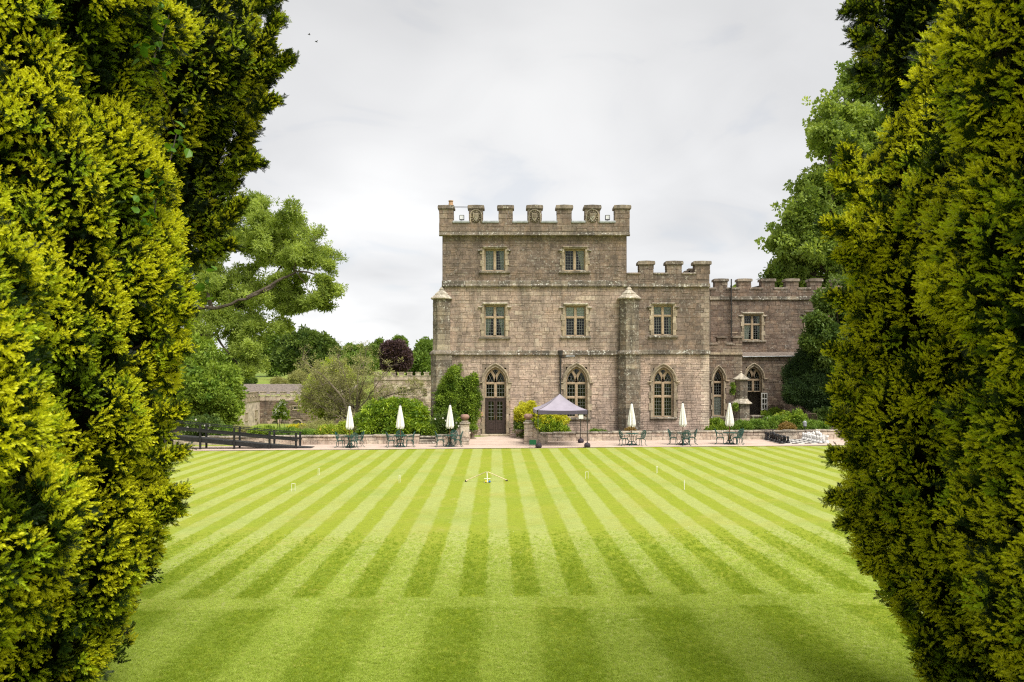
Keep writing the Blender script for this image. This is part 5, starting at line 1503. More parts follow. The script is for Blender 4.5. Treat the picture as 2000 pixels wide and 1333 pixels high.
while x < -12.4:                                   # deck boards, each its own
    a, b_ = x + .006, min(x + .145, -12.36) - .006; za, zb_ = rg_(a) + deck_h(a), rg_(b_) + deck_h(b_)
    mb = MB(); mb.add([(a, yf + .06, za + .003), (b_, yf + .06, zb_ + .003), (b_, yb - .06, zb_ + .003), (a, yb - .06, za + .003), (a, yf + .06, za + .025), (b_, yf + .06, zb_ + .025), (b_, yb - .06, zb_ + .025), (a, yb - .06, za + .025)], [(3, 2, 1, 0), (4, 5, 6, 7), (0, 1, 5, 4), (1, 2, 6, 5), (2, 3, 7, 6), (3, 0, 4, 7)])
    mb.build('deck_board', M['deck'], rp); x += .145

# ================================================================ PARASOLS, TABLES, CHAIRS
def make_parasol():
    o = thing('parasol', 'x', 'parasol', group='closed parasols along the terrace')
    mb = MB()
    prof = [(1.22, .20), (1.30, .215), (1.42, .205), (1.75, .168), (2.1, .125), (2.40, .085), (2.52, .068), (2.56, .045)]
    def fold(k, z): return 1 + (.24 if k % 3 == 0 else (-.16 if k % 3 == 1 else .0)) * min(1, (2.62 - z) / .8)
    mb.lathe(prof, 24, rf=fold); mb.build('canopy', M['parasol'], o)
    mb = MB()
    for k in range(8):                              # scalloped hem hanging below the folds
        a = 2 * math.pi * k / 8; c_, s_ = math.cos(a), math.sin(a); q = .23
        mb.add([(c_ * q - s_ * .09, s_ * q + c_ * .09, 1.23), (c_ * q + s_ * .09, s_ * q - c_ * .09, 1.23), (c_ * .2 + s_ * .03, s_ * .2 - c_ * .03, 1.12), (c_ * .2 - s_ * .03, s_ * .2 + c_ * .03, 1.12)], [(0, 1, 2, 3)])
    mb.build('hem', M['parasol'], o)
    mb = MB(); mb.tube([(0, 0, .06), (0, 0, 2.56)], .024, 8); mb.build('pole', M['polewood'], o)
    mb = MB(); mb.lathe([(2.55, .03), (2.60, .045), (2.66, .02), (2.68, .005)], 8); mb.build('finial', M['metal_dk'], o)
    mb = MB(); mb.lathe([(.0, .30), (.05, .30), (.075, .22), (.09, .05), (.26, .04), (.27, .03)], 16); mb.build('base', M['base_dk'], o)
    return o
def make_table():
    o = thing('garden_table', 'x', 'table', group='green tables on the terrace')
    mb = MB(); mb.lathe([(.70, .39), (.705, .42), (.725, .42), (.73, .40)], 24); mb.build('table_top', M['green_iron'], o)
    for k in range(4):
        a = math.pi / 4 + k * math.pi / 2; c_, s_ = math.cos(a), math.sin(a)
        mb = MB(); mb.tube([(c_ * .20, s_ * .20, .70), (c_ * .10, s_ * .10, .52), (c_ * .09, s_ * .09, .32), (c_ * .20, s_ * .20, .14), (c_ * .34, s_ * .34, .0)], [.018, .02, .02, .022, .026], 6); mb.build('leg', M['green_iron'], o)
    mb = MB(); mb.tube([(math.cos(q) * .14, math.sin(q) * .14, .22) for q in np.linspace(0, 6.283, 13)], .012, 5); mb.build('ring', M['green_iron'], o)
    return o
def make_chair():
    """cast iron chair facing +y: oval pierced back, curved legs"""
    o = thing('garden_chair', 'x', 'chair', group='green cast iron chairs')
    mb = MB(); mb.lathe([(.415, .20), (.42, .225), (.44, .23), (.445, .20)], 16); mb.build('seat', M['green_iron'], o)
    mb = MB(); cz, cyb = .70, -.23
    def bp(u, v): return (u * .235, cyb - .10 * (v + .9) * .6 + .05 * u * u, cz + v * .26)
    ring = [bp(math.cos(q), math.sin(q)) for q in np.linspace(0, 2 * math.pi, 21)]
    mb.tube(ring, .018, 6)
    mb.tube([bp(.55 * math.cos(q), .6 * math.sin(q)) for q in np.linspace(0, 2 * math.pi, 13)], .015, 5)
    for q in np.linspace(0, 2 * math.pi, 13)[:-1]:
        mb.tube([bp(.2 * math.cos(q), .25 * math.sin(q)), bp(.98 * math.cos(q + .35), .98 * math.sin(q + .35))], .013, 4)
        c_ = bp(.77 * math.cos(q), .8 * math.sin(q))
        mb.tube([(c_[0] - .03, c_[1], c_[2]), (c_[0] + .03, c_[1], c_[2])], .02, 5)
    mb.tube([bp(0, -.98), (0, -.19, .43)], .03, 5); mb.build('backrest', M['green_iron'], o)
    for sx in (-1, 1):
        mb = MB(); mb.tube([bp(sx * .95, .15), (sx * .27, -.16, .69), (sx * .28, .06, .66), (sx * .27, .14, .60), (sx * .21, .13, .45)], .016, 5); mb.build('armrest', M['green_iron'], o)
        for sy in (-1, 1):
            mb = MB(); d = 1.0 if sy > 0 else 1.25
            mb.tube([(sx * .15, sy * .14, .42), (sx * .21, sy * .19 * d, .32), (sx * .18, sy * .17 * d, .16), (sx * .21, sy * .20 * d, .05), (sx * .26, sy * .27 * d, .0)], [.026, .024, .018, .016, .02], 6); mb.build('leg', M['green_iron'], o)
    return o
pro_p, pro_t, pro_c = make_parasol(), make_table(), make_chair()
used = {'p': False, 't': False, 'c': False}
def put(key, proto, x, y, rz, label):
    o = proto if not used[key] else copy_tree(proto); used[key] = True
    o.location = (x, y, gz(x) + .005); o.rotation_euler = (rnd.uniform(-.012, .012), rnd.uniform(-.018, .018), rz) if key == 'p' else (0, 0, rz); o['label'] = label
    if key == 'p': o.scale = (rnd.uniform(.92, 1.12), rnd.uniform(.92, 1.12), 1)
    return o
sets = [  # parasol column in the photo, table words, chairs: (dx, dy, words)
    (683.5, 'nearest the black ramp', [(-.62, .05, 'on its left'), (.30, -.52, 'at its near right'), (.50, .38, 'at its far right')]),
    (782, 'in front of the clipped green bush', [(-.60, -.10, 'on its left'), (-.10, .62, 'behind it'), (.62, .0, 'on its right')]),
    (878.5, 'beside the left stone pier', [(-.62, -.05, 'on its left'), (.18, .60, 'behind it'), (.52, -.12, 'on its right')]),
    (1234, 'in front of the dark buttress', [(-.55, -.30, 'at its near left'), (.52, -.34, 'at its near right')]),
    (1334, 'in front of the middle pointed window', [(-.62, .10, 'on its left'), (.06, -.64, 'near side'), (.60, .10, 'on its right')]),
    (1425, 'nearest the chess set', [(-.60, .06, 'on its left'), (.36, -.40, 'at its near right'), (.62, .22, 'at its far right')])]
for i, (px, wd_, ch) in enumerate(sets):
    Y = 47.6; x = X_(px, Y)
    put('p', pro_p, x, Y, .3 * i, 'closed cream parasol over the green table ' + wd_)
    put('t', pro_t, x, Y, .2 * i, 'round green metal table ' + wd_)
    for dx, dy, w2 in ch:
        put('c', pro_c, x + dx * .92, Y + dy * .92, math.atan2(dy, dx) + math.pi / 2 + rnd.uniform(-.25, .25), 'green iron chair at the table %s, %s' % (wd_, w2))

# ================================================================ GAZEBO
gzb = thing('gazebo', 'grey pop-up gazebo with pyramid canopy standing before the castle', 'gazebo', (3.07, 48.1, gz(3)))
A = [Vector((1.58, 46.62)), Vector((4.57, 46.62)), Vector((4.42, 49.6)), Vector((1.42, 49.6))]
gg = gz(3) + .005; ze, zv, za = 2.25, 2.0, 3.2
ctr = sum(A, Vector((0, 0))) / 4
mb = MB(); n = 10
for k in range(4):
    a, b_ = A[k], A[(k + 1) % 4]; d = (b_ - a).normalized(); nn = Vector((d.y, -d.x)) * .06
    grid = []
    for j in range(n + 1):
        v = j / n; row = []
        for i in range(n + 1):
            u = i / n
            e = (a + nn).lerp(b_ + nn, u); p2 = e.lerp(ctr, v)
            ridge = abs(u - .5) * 2
            z = ze + (za - ze) * (v * .78 + .22 * v * v) - .10 * math.sin(math.pi * v) * (1 - ridge ** 2) - .04 * (1 - ridge ** 4) * (1 - v) - .07 * math.sin(math.pi * v)
            row.append((p2.x, p2.y, z + gg))
        grid.append(row)
    for j in range(n):
        for i in range(n): mb.face([grid[j][i], grid[j][i + 1], grid[j + 1][i + 1], grid[j + 1][i]])
mb.build('canopy', M['tentcloth'], gzb)
for k in range(4):
    a, b_ = A[k], A[(k + 1) % 4]; d = (b_ - a).normalized(); nn = Vector((d.y, -d.x)) * .062
    mb = MB(); m_ = 12
    for i in range(m_):
        u0, u1 = i / m_, (i + 1) / m_
        p0, p1 = a.lerp(b_, u0) + nn, a.lerp(b_, u1) + nn
        w0, w1 = .012 * math.sin(u0 * 19 + k), .012 * math.sin(u1 * 19 + k); s0, s1 = .04 * math.sin(math.pi * u0), .04 * math.sin(math.pi * u1)
        mb.face([(p0.x + nn.x * w0 * 10, p0.y + nn.y * w0 * 10, zv + gg - s0 * .3), (p1.x + nn.x * w1 * 10, p1.y + nn.y * w1 * 10, zv + gg - s1 * .3), (p1.x, p1.y, ze + gg - s1), (p0.x, p0.y, ze + gg - s0)])
    mb.build('valance', M['tentcloth'] if k == 3 else M['valance'], gzb)
    mb = MB(); mb.box(a.x - .02, a.x + .02, a.y - .02, a.y + .02, gg, ze + gg, bev=.004); mb.box(a.x - .028, a.x + .028, a.y - .028, a.y + .028, 1.1 + gg, ze - .02 + gg, bev=.004); mb.box(a.x - .07, a.x + .07, a.y - .07, a.y + .07, gg, gg + .012)
    mb.build('leg', M['metal_dk'], gzb)
    mb = MB(); a3, b3 = Vector((a.x, a.y, 2.1 + gg)), Vector((b_.x, b_.y, 2.1 + gg)); lo = Vector((0, 0, -.35))
    for q in range(2):
        f0, f1 = q / 2, (q + 1) / 2; mb.tube([a3.lerp(b3, f0), a3.lerp(b3, f1) + lo * .4], .012, 4); mb.tube([a3.lerp(b3, f0) + lo * .4, a3.lerp(b3, f1)], .012, 4)
    mb.build('truss', M['metal_dk'], gzb)
mb = MB(); mb.box(4.05, 4.32, 46.585, 46.59, zv - .32 + gg, zv - .06 + gg); o = mb.build('notice', M['paper']); tag(o, 'small white notice hanging from the gazebo edge', 'notice')
o.location = (0, 0, .045)
def bag(x, y, lean, label):
    o = thing('weight_bag', label, 'weight', (0, 0, 0), 0, group='gazebo leg weights')
    mb = MB(); mb.lathe([(.0, .14), (.05, .19), (.16, .185), (.25, .14), (.28, .05)], 12, rf=lambda k, z: 1 + .10 * math.sin(k * 1.7)); mb.build('sack', M['bag'], o, smooth=True)
    mb = MB(); mb.tube([(-.10, 0, .26), (-.06, 0, .34), (.06, 0, .34), (.10, 0, .26)], .015, 5); mb.build('strap', M['bag'], o)
    o.location = (x, y, gz(x) + .006); o.rotation_euler = (0, 0, lean)
bag(1.62, 46.42, .3, 'dark sandbag at the foot of the gazebo leg beside the green sign'); bag(4.55, 46.42, 1.2, 'dark sandbag at the near right gazebo leg'); bag(4.42, 49.42, 2.0, 'dark sandbag at the far right gazebo leg')
sg = thing('lawn_sign', 'small green board on thin wire legs left of the gazebo', 'sign', (1.25, 46.35, gz(1.2)))
mb = MB(); mb.box(1.04, 1.46, 46.34, 46.36, .17 + gg, .47 + gg, bev=.006); mb.build('board', M['signgreen'], sg)
for x in (1.08, 1.42):
    mb = MB(); mb.tube([(x, 46.37, gg - .03), (x, 46.37, .45 + gg)], .009, 5); mb.build('leg', M['metal_dk'], sg)

# ================================================================ CHESS
bx0, by0, sq = 16.55, 47.55, .40
bd = thing('chess_board', 'large black and white chequered chess board laid on the gravel', 'chess board', (bx0 + 1.6, by0 + 1.6, gz(18)))
tile = {}
for i in range(8):
    for j in range(8):
        k = (i + j) % 2
        if k not in tile:
            mb = MB(); mb.box(.004, sq - .004, .004, sq - .004, .008, .022, bev=.004); o = mb.build('tile', M['tile_b' if k == 0 else 'tile_w']); tile[k] = o.data
        else:
            o = bpy.data.objects.new('tile', tile[k]); COL.objects.link(o)
        o.parent = bd; o.location = Vector((bx0 + i * sq, by0 + j * sq, gz(bx0 + i * sq))) - bd.location
def piece_prof(h, kind):
    p = [(0, .15), (.06, .15), (.09, .11), (.12, .125), (.15, .08)]
    if kind == 'pawn': return [(z * .9, r * .85) for z, r in p] + [(.26, .055), (.29, .085), (.305, .05), (.34, .085), (.39, .085), (.43, .04), (.44, .005)]
    if kind == 'rook': return p + [(.34, .075), (.36, .11), (.44, .115), (.44, .07), (.41, .06)]
    if kind == 'knight': return p + [(.22, .07)]
    if kind == 'bishop': return p + [(.36, .06), (.38, .10), (.40, .055), (.46, .085), (.52, .06), (.56, .02), (.58, .03), (.60, .005)]
    if kind == 'queen': return p + [(.42, .06), (.44, .11), (.46, .06), (.55, .11), (.56, .08), (.58, .03), (.62, .035), (.64, .005)]
    return p + [(.45, .065), (.47, .12), (.49, .065), (.58, .115), (.61, .05), (.62, .02), (.63, .015)]
def make_piece(kind, colr):
    mt = M['chess_b' if colr == 'black' else 'chess_w']
    o = thing('chess_' + kind, 'x', 'chess piece', group='%s chess pieces' % colr)
    pp = piece_prof(0, kind)
    mb = MB(); mb.lathe(pp[:5], 14); mb.build('base', mt, o, smooth=True)
    mb = MB(); mb.lathe(pp[4:], 14); mb.build('body', mt, o, smooth=True)
    if kind == 'king':
        mb = MB(); mb.box(-.016, .016, -.016, .016, .625, .75, bev=.004); mb.box(-.05, .05, -.0155, .0155, .67, .705, bev=.004); mb.build('cross', mt, o)
    if kind == 'knight':
        mb = MB(); mb.prism([(-.10, .2), (.08, .2), (.10, .34), (.06, .46), (.02, .50), (-.02, .47), (-.14, .38), (-.15, .33), (-.07, .34)], -.05, .05); mb.build('head', mt, o)
    if kind == 'rook':
        mb = MB()
        for q in range(6): mb.box(.09 * math.cos(q * 1.047) - .022, .09 * math.cos(q * 1.047) + .022, .09 * math.sin(q * 1.047) - .022, .09 * math.sin(q * 1.047) + .022, .438, .475)
        mb.build('battlement', mt, o)
    return o
back = ['rook', 'knight', 'bishop', 'queen', 'king', 'bishop', 'knight', 'rook']
for colr, c0, c1 in (('black', 0, 1), ('white', 7, 6)):
    protos = {}
    for j in range(8):
        for kind, cx_ in ((back[j], c0), ('pawn', c1)):
            o = copy_tree(protos[kind]) if kind in protos else protos.setdefault(kind, make_piece(kind, colr))
            x = bx0 + (cx_ + .5) * sq + rnd.uniform(-.04, .04); y = by0 + (j + .5) * sq + rnd.uniform(-.04, .04)
            nth = ('nearest the lawn', 'second from the lawn', 'third from the lawn', 'fourth from the lawn', 'fourth from the garden wall', 'third from the garden wall', 'second from the garden wall', 'nearest the garden wall')[j]
            o['label'] = '%s plastic garden chess %s in its row, %s' % (colr, kind, nth)
            o.location = (x, y, gz(x) + .0225); o.rotation_euler = (0, 0, 0 if colr == 'white' else math.pi)

# ================================================================ CROQUET
def hoop(px, pb, rz, label):
    Y = 0
    Y = 4.5 * F / (pb - HY)
    for _ in range(4): Y = (4.5 - gz(X_(px, Y))) * F / (pb - HY)
    x = X_(px, Y); o = thing('croquet_hoop', label, 'hoop', (x, Y, gz(x)), rz, 'croquet hoops on the lawn')
    for s_ in (-1, 1):
        mb = MB(); mb.tube([(s_ * .065, 0, -.05), (s_ * .065, 0, .295)], .008, 6); mb.build('upright', M['croq_w'], o)
        for c_ in o.children: c_.location = (0, 0, 0)
    mb = MB(); mb.tube([(-.073, 0, .30), (.073, 0, .30)], .008, 6); mb.build('crown', M['croq_w'], o)
# hoops are built in local space
_off = offset
def offset(o): return Vector((0, 0, 0))
hoop(573, 960, .25, 'white croquet hoop nearest the left yew'); hoop(622.5, 929, 1.35, 'white croquet hoop seen edge-on below the ramp end'); hoop(780.5, 943, 1.3, 'white croquet hoop seen edge-on left of the mallets')
hoop(1146, 936, .35, 'white croquet hoop right of the mallets'); hoop(1283, 925, .95, 'white croquet hoop below the right hand tables')
offset = _off
def lawn_pt(px, py):
    Y = 4.5 * F / (py - HY)
    for _ in range(4): Y = (4.5 - gz(X_(px, Y))) * F / (py - HY)
    return Vector((X_(px, Y), Y, gz(X_(px, Y))))
p = lawn_pt(1336.5, 957); o = thing('croquet_peg', 'thick white croquet peg standing near the right yew', 'peg', p)
mb = MB(); mb.tube([(p.x, p.y, p.z - .05), (p.x, p.y, p.z + .33)], .016, 8); mb.tube([(p.x, p.y, p.z + .33), (p.x, p.y, p.z + .38)], .012, 8); mb.build('stake', M['croq_w'], o)
p = lawn_pt(952, 943)
o = thing('croquet_stand', 'white croquet stand with two crossbars in the middle of the lawn', 'croquet stand', p)
mb = MB(); mb.tube([(p.x, p.y, p.z - .02), (p.x - .02, p.y + .05, p.z + .42)], .022, 8); mb.build('post', M['croq_w'], o)
for dz, dy in ((.02, -.02), (.16, .02)):
    mb = MB(); mb.tube([(p.x - .14, p.y + dy, p.z + dz), (p.x + .13, p.y + dy, p.z + dz)], .015, 6); mb.build('crossbar', M['croq_w'], o)
for (dx, mk, nm) in ((-.06, 'ball_y', 'yellow'), (.09, 'ball_b', 'blue')):
    q = Vector((p.x + dx, p.y - .03, p.z + .046 + .02)); mb = MB()
    mb.lathe([(q.z + .046 * math.sin(a), max(.002, .046 * math.cos(a))) for a in np.linspace(-1.55, 1.55, 9)], 12, (q.x, q.y)); b_ = mb.build('croquet_ball', M[mk], None, smooth=True)
    b_.location.z = -.02; tag(b_, '%s croquet ball at the foot of the white stand' % nm, 'ball', 'croquet balls')
for sx, pt_, lb in ((-1, (911, 941), 'croquet mallet leaning on the white stand from the left'), (1, (989, 940), 'croquet mallet leaning on the white stand from the right')):
    e = lawn_pt(*pt_); top = Vector((p.x - .02 + sx * .02, p.y + .05, p.z + .44)); o2 = thing('croquet_mallet', lb, 'mallet', e, group='croquet mallets')
    d = (top - e).normalized(); mb = MB(); mb.tube([e + Vector((0, 0, .045)), top], .019, 6); mb.build('handle', M['maple'], o2)
    hd = Vector((-.25 * sx, 1, 0)).normalized(); c_ = e + Vector((0, 0, .038))
    mb = MB(); mb.tube([c_ - hd * .10, c_ + hd * .10], .036, 8); h_ = mb.build('head', M['maple'], o2)
    mb = MB(); mb.tube([c_ - hd * .115, c_ - hd * .101], .037, 8); mb.build('end_cap', M['metal_dk'], h_)

# ================================================================ GARDEN SEATS, LANTERN, BIRDS
def lattice_chair(x, y, z, rz, label):
    o = thing('rattan_chair', label, 'chair', (0, 0, 0), 0, 'woven chairs in the right hand garden')
    mb = MB(); mb.box(-.27, .27, -.25, .27, .38, .44, bev=.02); mb.build('seat', M['rattan'], o)
    mb = MB()
    out = [(-.26, .42), (-.29, .8), (-.20, 1.0), (.20, 1.0), (.29, .8), (.26, .42)]
    def bp(u, z_): return (u, -.24 - (z_ - .42) * .25, z_)
    mb.tube([bp(*q) for q in out], .028, 6)
    for k in range(-5, 6):
        mb.tube([bp(k * .05 - .14 + .0, .45), bp(min(.27, max(-.27, k * .05 + .14)), .97)], .010, 4); mb.tube([bp(min(.26, max(-.26, k * .05 + .14)), .45), bp(min(.27, max(-.27, k * .05 - .14)), .97)], .010, 4)
    mb.build('backrest', M['rattan'], o)
    for sx in (-1, 1):
        for sy in (-1, 1):
            mb = MB(); mb.tube([(sx * .23, sy * .2, .4), (sx * .25, sy * .24, 0)], .025, 6); mb.build('leg', M['rattan'], o)
        mb = MB(); mb.tube([bp(sx * .27, .68), (sx * .31, .0, .66), (sx * .30, .22, .62), (sx * .25, .24, .40)], .024, 6); mb.build('armrest', M['rattan'], o)
    o.location = (x, y, z); o.rotation_euler = (0, 0, rz)
for px, Y, rz, lb in ((1502, 60.2, .2, 'woven garden chair nearest the open white door'), (1521, 60.3, -.1, 'woven garden chair second from the open white door'), (1561, 57.6, .5, 'woven garden chair among the border plants below the dark yew'), (1587, 55.2, -.35, 'large pale rimmed lattice chair nearest the chess set')):
    lattice_chair(X_(px, Y), Y, bedz(X_(px, Y), Y) + .45 * sst(54, 60, Y) + .02, rz, lb)
o = thing('stone_bench', 'small stone bench beside the open garden door', 'bench', (X_(1479, 59.0), 59.0, .9)); x = X_(1479, 59.0)
mb = MB(); mb.box(x - .5, x + .5, 58.8, 59.2, 1.18, 1.28, .6, bev=.02); mb.build('seat', M['coping'], o)
for s_ in (-.35, .35):
    mb = MB(); mb.box(x + s_ - .08, x + s_ + .08, 58.85, 59.15, .8, 1.178, .4, bev=.02); mb.build('leg', M['coping'], o)
x = X_(1572, 52.2); z = bedz(x, 52.2)
o = thing('garden_lantern', 'small grey lantern on a post among the border plants', 'lantern', (x, 52.2, z))
mb = MB(); mb.tube([(x, 52.2, z - .1), (x, 52.2, z + .35)], .035, 6); mb.build('post', M['metal_dk'], o)
mb = MB(); mb.lathe([(z + .35, .09), (z + .38, .12), (z + .62, .14), (z + .64, .16), (z + .72, .06), (z + .75, .02)], 6, (x, 52.2)); mb.build('lamp_housing', M['leadroof'], o)
for px, py, rz, lb in ((604, 68, .4, 'tiny dark bird flying high, the upper one of two'), (618, 82, 1.2, 'tiny dark bird flying high, the lower one of two')):
    c_ = W(px, py, 42); mb = MB()
    d = Vector((math.cos(rz), math.sin(rz) * .4, -.15)).normalized(); sd_ = Vector((-d.y, d.x, 0)).normalized()
    o = thing('bird', lb, 'bird', c_, group='birds in the sky')
    mb.tube([c_ - d * .085, c_ - d * .03, c_ + d * .03, c_ + d * .07], [.006, .022, .022, .004], 6); mb.build('body', M['bird'], o)
    for s_ in (-1, 1):
        mb = MB(); a = c_ + d * .03; w1 = a + sd_ * s_ * .09 + Vector((0, 0, .045)); w2 = a + sd_ * s_ * .16 - d * .05 + Vector((0, 0, .02))
        mb.add([a, w1, w2, w1 - d * .04, a - d * .05, a + Vector((0, 0, .006))], [(0, 1, 2, 3, 4), (5, 4, 3, 2, 1)]); mb.build('wing', M['bird'], o)
# ================================================================ YEWS AT THE SIDES
def rprof(cx, cy, rows, extra_lo, extra_hi):
    """radius at each height from the outline seen against the lawn, castle and sky"""
    out = []
    for py, px in rows:
        t_ = (px - 1000) / F
        out.append((H - (py - HY) * cy / F, abs(cx - t_ * cy) / math.sqrt(1 + t_ * t_)))
    out.sort(); return extra_lo + out + extra_hi
def sprig(px, py, Y, dx, dz, L, k, dy=0.0):
    p_ = W(px, py, Y); return (p_.x, p_.y, p_.z, dx, dy, dz, L, k)
cx, cy = -4.5, 6.3
yew('yew', 'tall golden-tipped yew entwined with ivy, left of the lawn', cx, cy,
    rprof(cx, cy, [(-150, 345), (0, 400), (120, 358), (230, 345), (340, 375), (450, 390), (560, 390), (700, 384), (800, 380), (900, 360), (1000, 348), (1100, 325), (1200, 295), (1280, 255), (1340, 212)], [(.9, .75)], [(8.0, .9), (8.4, .3)]),
    1.0, 8.4, 11000, 3, SRC['yew'], .66, .11, 1.0, 1.2,
    [sprig(285, 990, 6.4, .85, .35, .34, 30), sprig(290, 1010, 6.4, .95, .15, .26, 22), sprig(310, 700, 6.4, .85, .3, .24, 18), sprig(305, 815, 6.4, .9, .25, .24, 18), sprig(300, 620, 6.4, .9, .2, .3, 22), sprig(290, 900, 6.4, .9, .2, .3, 24)])
cx, cy = -3.75, 3.5
yew('yew', 'nearest golden yew cushion, in front of the ivy-grown yew', cx, cy,
    rprof(cx, cy, [(300, 20), (380, 100), (480, 150), (600, 165), (800, 170), (1000, 160), (1150, 130), (1333, 95)], [(2.2, 1.0)], [(5.65, .35), (5.8, .1)]),
    2.3, 5.8, 5200, 9, SRC['yew'], .68, .15, 1.0, 2.4)
cx, cy = -6.0, 10.5
yew('yew', 'darker overhanging yew behind the left one, against the sky', cx, cy,
    rprof(cx, cy, [(-150, 490), (0, 522), (100, 545), (200, 512), (260, 492), (330, 458), (450, 440), (540, 390), (620, 350)], [(.2, .8), (4.2, .9)], [(10.4, .9), (10.8, .2)]),
    .6, 10.8, 8000, 14, SRC['yew_dk'], .52, .24, 1.35, .1,
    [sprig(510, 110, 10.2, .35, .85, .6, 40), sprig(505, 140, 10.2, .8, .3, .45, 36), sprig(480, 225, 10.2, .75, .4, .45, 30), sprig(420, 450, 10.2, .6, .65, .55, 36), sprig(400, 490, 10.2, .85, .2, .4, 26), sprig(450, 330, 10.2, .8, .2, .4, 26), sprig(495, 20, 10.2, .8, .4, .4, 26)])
cx, cy = 4.7, 6.6
yew('yew', 'golden-tipped yew right of the lawn with loose shoots towards the castle', cx, cy,
    rprof(cx, cy, [(290, 1668), (350, 1622), (440, 1605), (500, 1625), (600, 1632), (680, 1620), (760, 1613), (850, 1620), (900, 1612), (980, 1618), (1060, 1645), (1100, 1655), (1170, 1690), (1250, 1713), (1300, 1743), (1340, 1760)], [(.9, .8)], [(6.75, 1.45), (7.3, 1.2), (8.0, .9), (8.4, .2)]),
    1.0, 8.4, 11000, 21, SRC['yew'], .72, .10, 1.0, 1.2,
    [sprig(1680, 350, 6.4, -.45, .9, .3, 26), sprig(1690, 390, 6.4, -.75, .6, .34, 28), sprig(1685, 470, 6.4, -.9, .4, .36, 28), sprig(1700, 900, 6.5, -.95, .15, .34, 30), sprig(1705, 985, 6.5, -.95, .12, .36, 32), sprig(1700, 1010, 6.5, -.9, -.2, .26, 20), sprig(1690, 790, 6.5, -.85, .4, .3, 26), sprig(1690, 830, 6.5, -.9, .1, .28, 22), sprig(1690, 700, 6.5, -.9, .2, .3, 24), sprig(1690, 600, 6.5, -.85, .3, .3, 24), sprig(1700, 520, 6.5, -.85, .3, .3, 24)])
cx, cy = 4.25, 4.3
yew('yew', 'nearest yew column, farthest to the right of the lawn', cx, cy,
    rprof(cx, cy, [(-200, 1850), (0, 1830), (100, 1800), (250, 1830), (400, 1790), (550, 1800), (700, 1850), (850, 1840), (1000, 1830), (1150, 1850), (1333, 1890)], [(1.8, .9)], [(7.6, .8), (7.9, .2)]),
    2.0, 7.9, 7500, 27, SRC['yew'], .70, .17, 1.05, 2.2)
cx, cy = 6.25, 10.0
yew('yew', 'dark yew behind the right one, its top against the sky', cx, cy,
    rprof(cx, cy, [(-150, 1672), (0, 1680), (60, 1685), (130, 1700), (200, 1722), (280, 1730), (400, 1720), (600, 1720)], [(.2, .8), (4, 1.2)], [(10.2, .9), (10.6, .2)]),
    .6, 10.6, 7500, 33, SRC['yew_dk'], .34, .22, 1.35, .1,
    [sprig(1710, 20, 9.8, -.9, .1, .35, 22), sprig(1712, 75, 9.8, -.9, .1, .32, 20), sprig(1720, 150, 9.8, -.8, .2, .3, 20)])
# ivy climbing through the left yew
iv = thing('ivy', 'strand of glossy green ivy climbing through the left yew', 'ivy', (-3.0, 5.9, 4.6))
def onA(px):
    t_ = (px - 1000) / F; a_ = 1 + t_ * t_; b2 = 2 * t_ * 4.5 - 12.6; c2 = 20.25 + 39.69 - 1.60 ** 2; dd_ = b2 * b2 - 4 * a_ * c2
    return (-b2 - math.sqrt(max(0, dd_))) / (2 * a_)
P_, D_ = [], []
for (px, py, n_) in ((310, 30, 7), (280, 100, 8), (315, 120, 9), (350, 275, 10), (300, 370, 10), (290, 420, 10), (335, 290, 6), (400, 540, 8)):
    for _ in range(n_):
        pq = px + rnd.gauss(0, 11); v_ = W(pq, py + rnd.gauss(0, 20), onA(pq)); P_.append(v_[:]); D_.append((rnd.gauss(.3, .5), rnd.gauss(-.7, .3), rnd.gauss(-.2, .5)))
def ivy_leaf():
    vs = [(0, 0, 0), (.015, .03, .004), (.05, .035, .008), (.085, 0, -.004), (.05, -.035, .008), (.015, -.03, .004)]
    return src_mesh('ivy_leaf', vs, [(0, 1, 2, 3), (0, 3, 4, 5)], [.5, .8], LM['ivyleaf'])
LM['ivyleaf'] = leaf_mat('glossy_ivy', (0.045, 0.13, 0.012), (0.13, 0.27, 0.02), 0.35, rough=0.4, spec=0.35, gain=1.0)
spread('leaf', P_, D_, [rnd.uniform(.7, 1.3) for _ in P_], [rnd.random() for _ in P_], [ivy_leaf()], iv, kind='stuff')
mb = MB()
for a_, b_ in (((300, 120), (330, 30)), ((300, 420), (345, 260)), ((345, 260), (280, 100))): limb(mb, W(*a_, onA(a_[0])), W(*b_, onA(b_[0])), .006, .004, 5, .05)
mb.build('stem', M['bark'], iv)

# ================================================================ TREES
def pf(px, py, Y, rx, ry_, rz_=None):
    v_ = W(px, py, Y); s = Y / F; return (v_.x, v_.y, v_.z, rx * s, (rz_ or rx) * s, ry_ * s)
def tree_at(name, label, kind, px, Y, puffs, n, size, seed, **k):
    x = X_(px, Y); return tree(name, label, kind, (x, Y, tz(x, Y)), puffs, n, size, seed, **k)
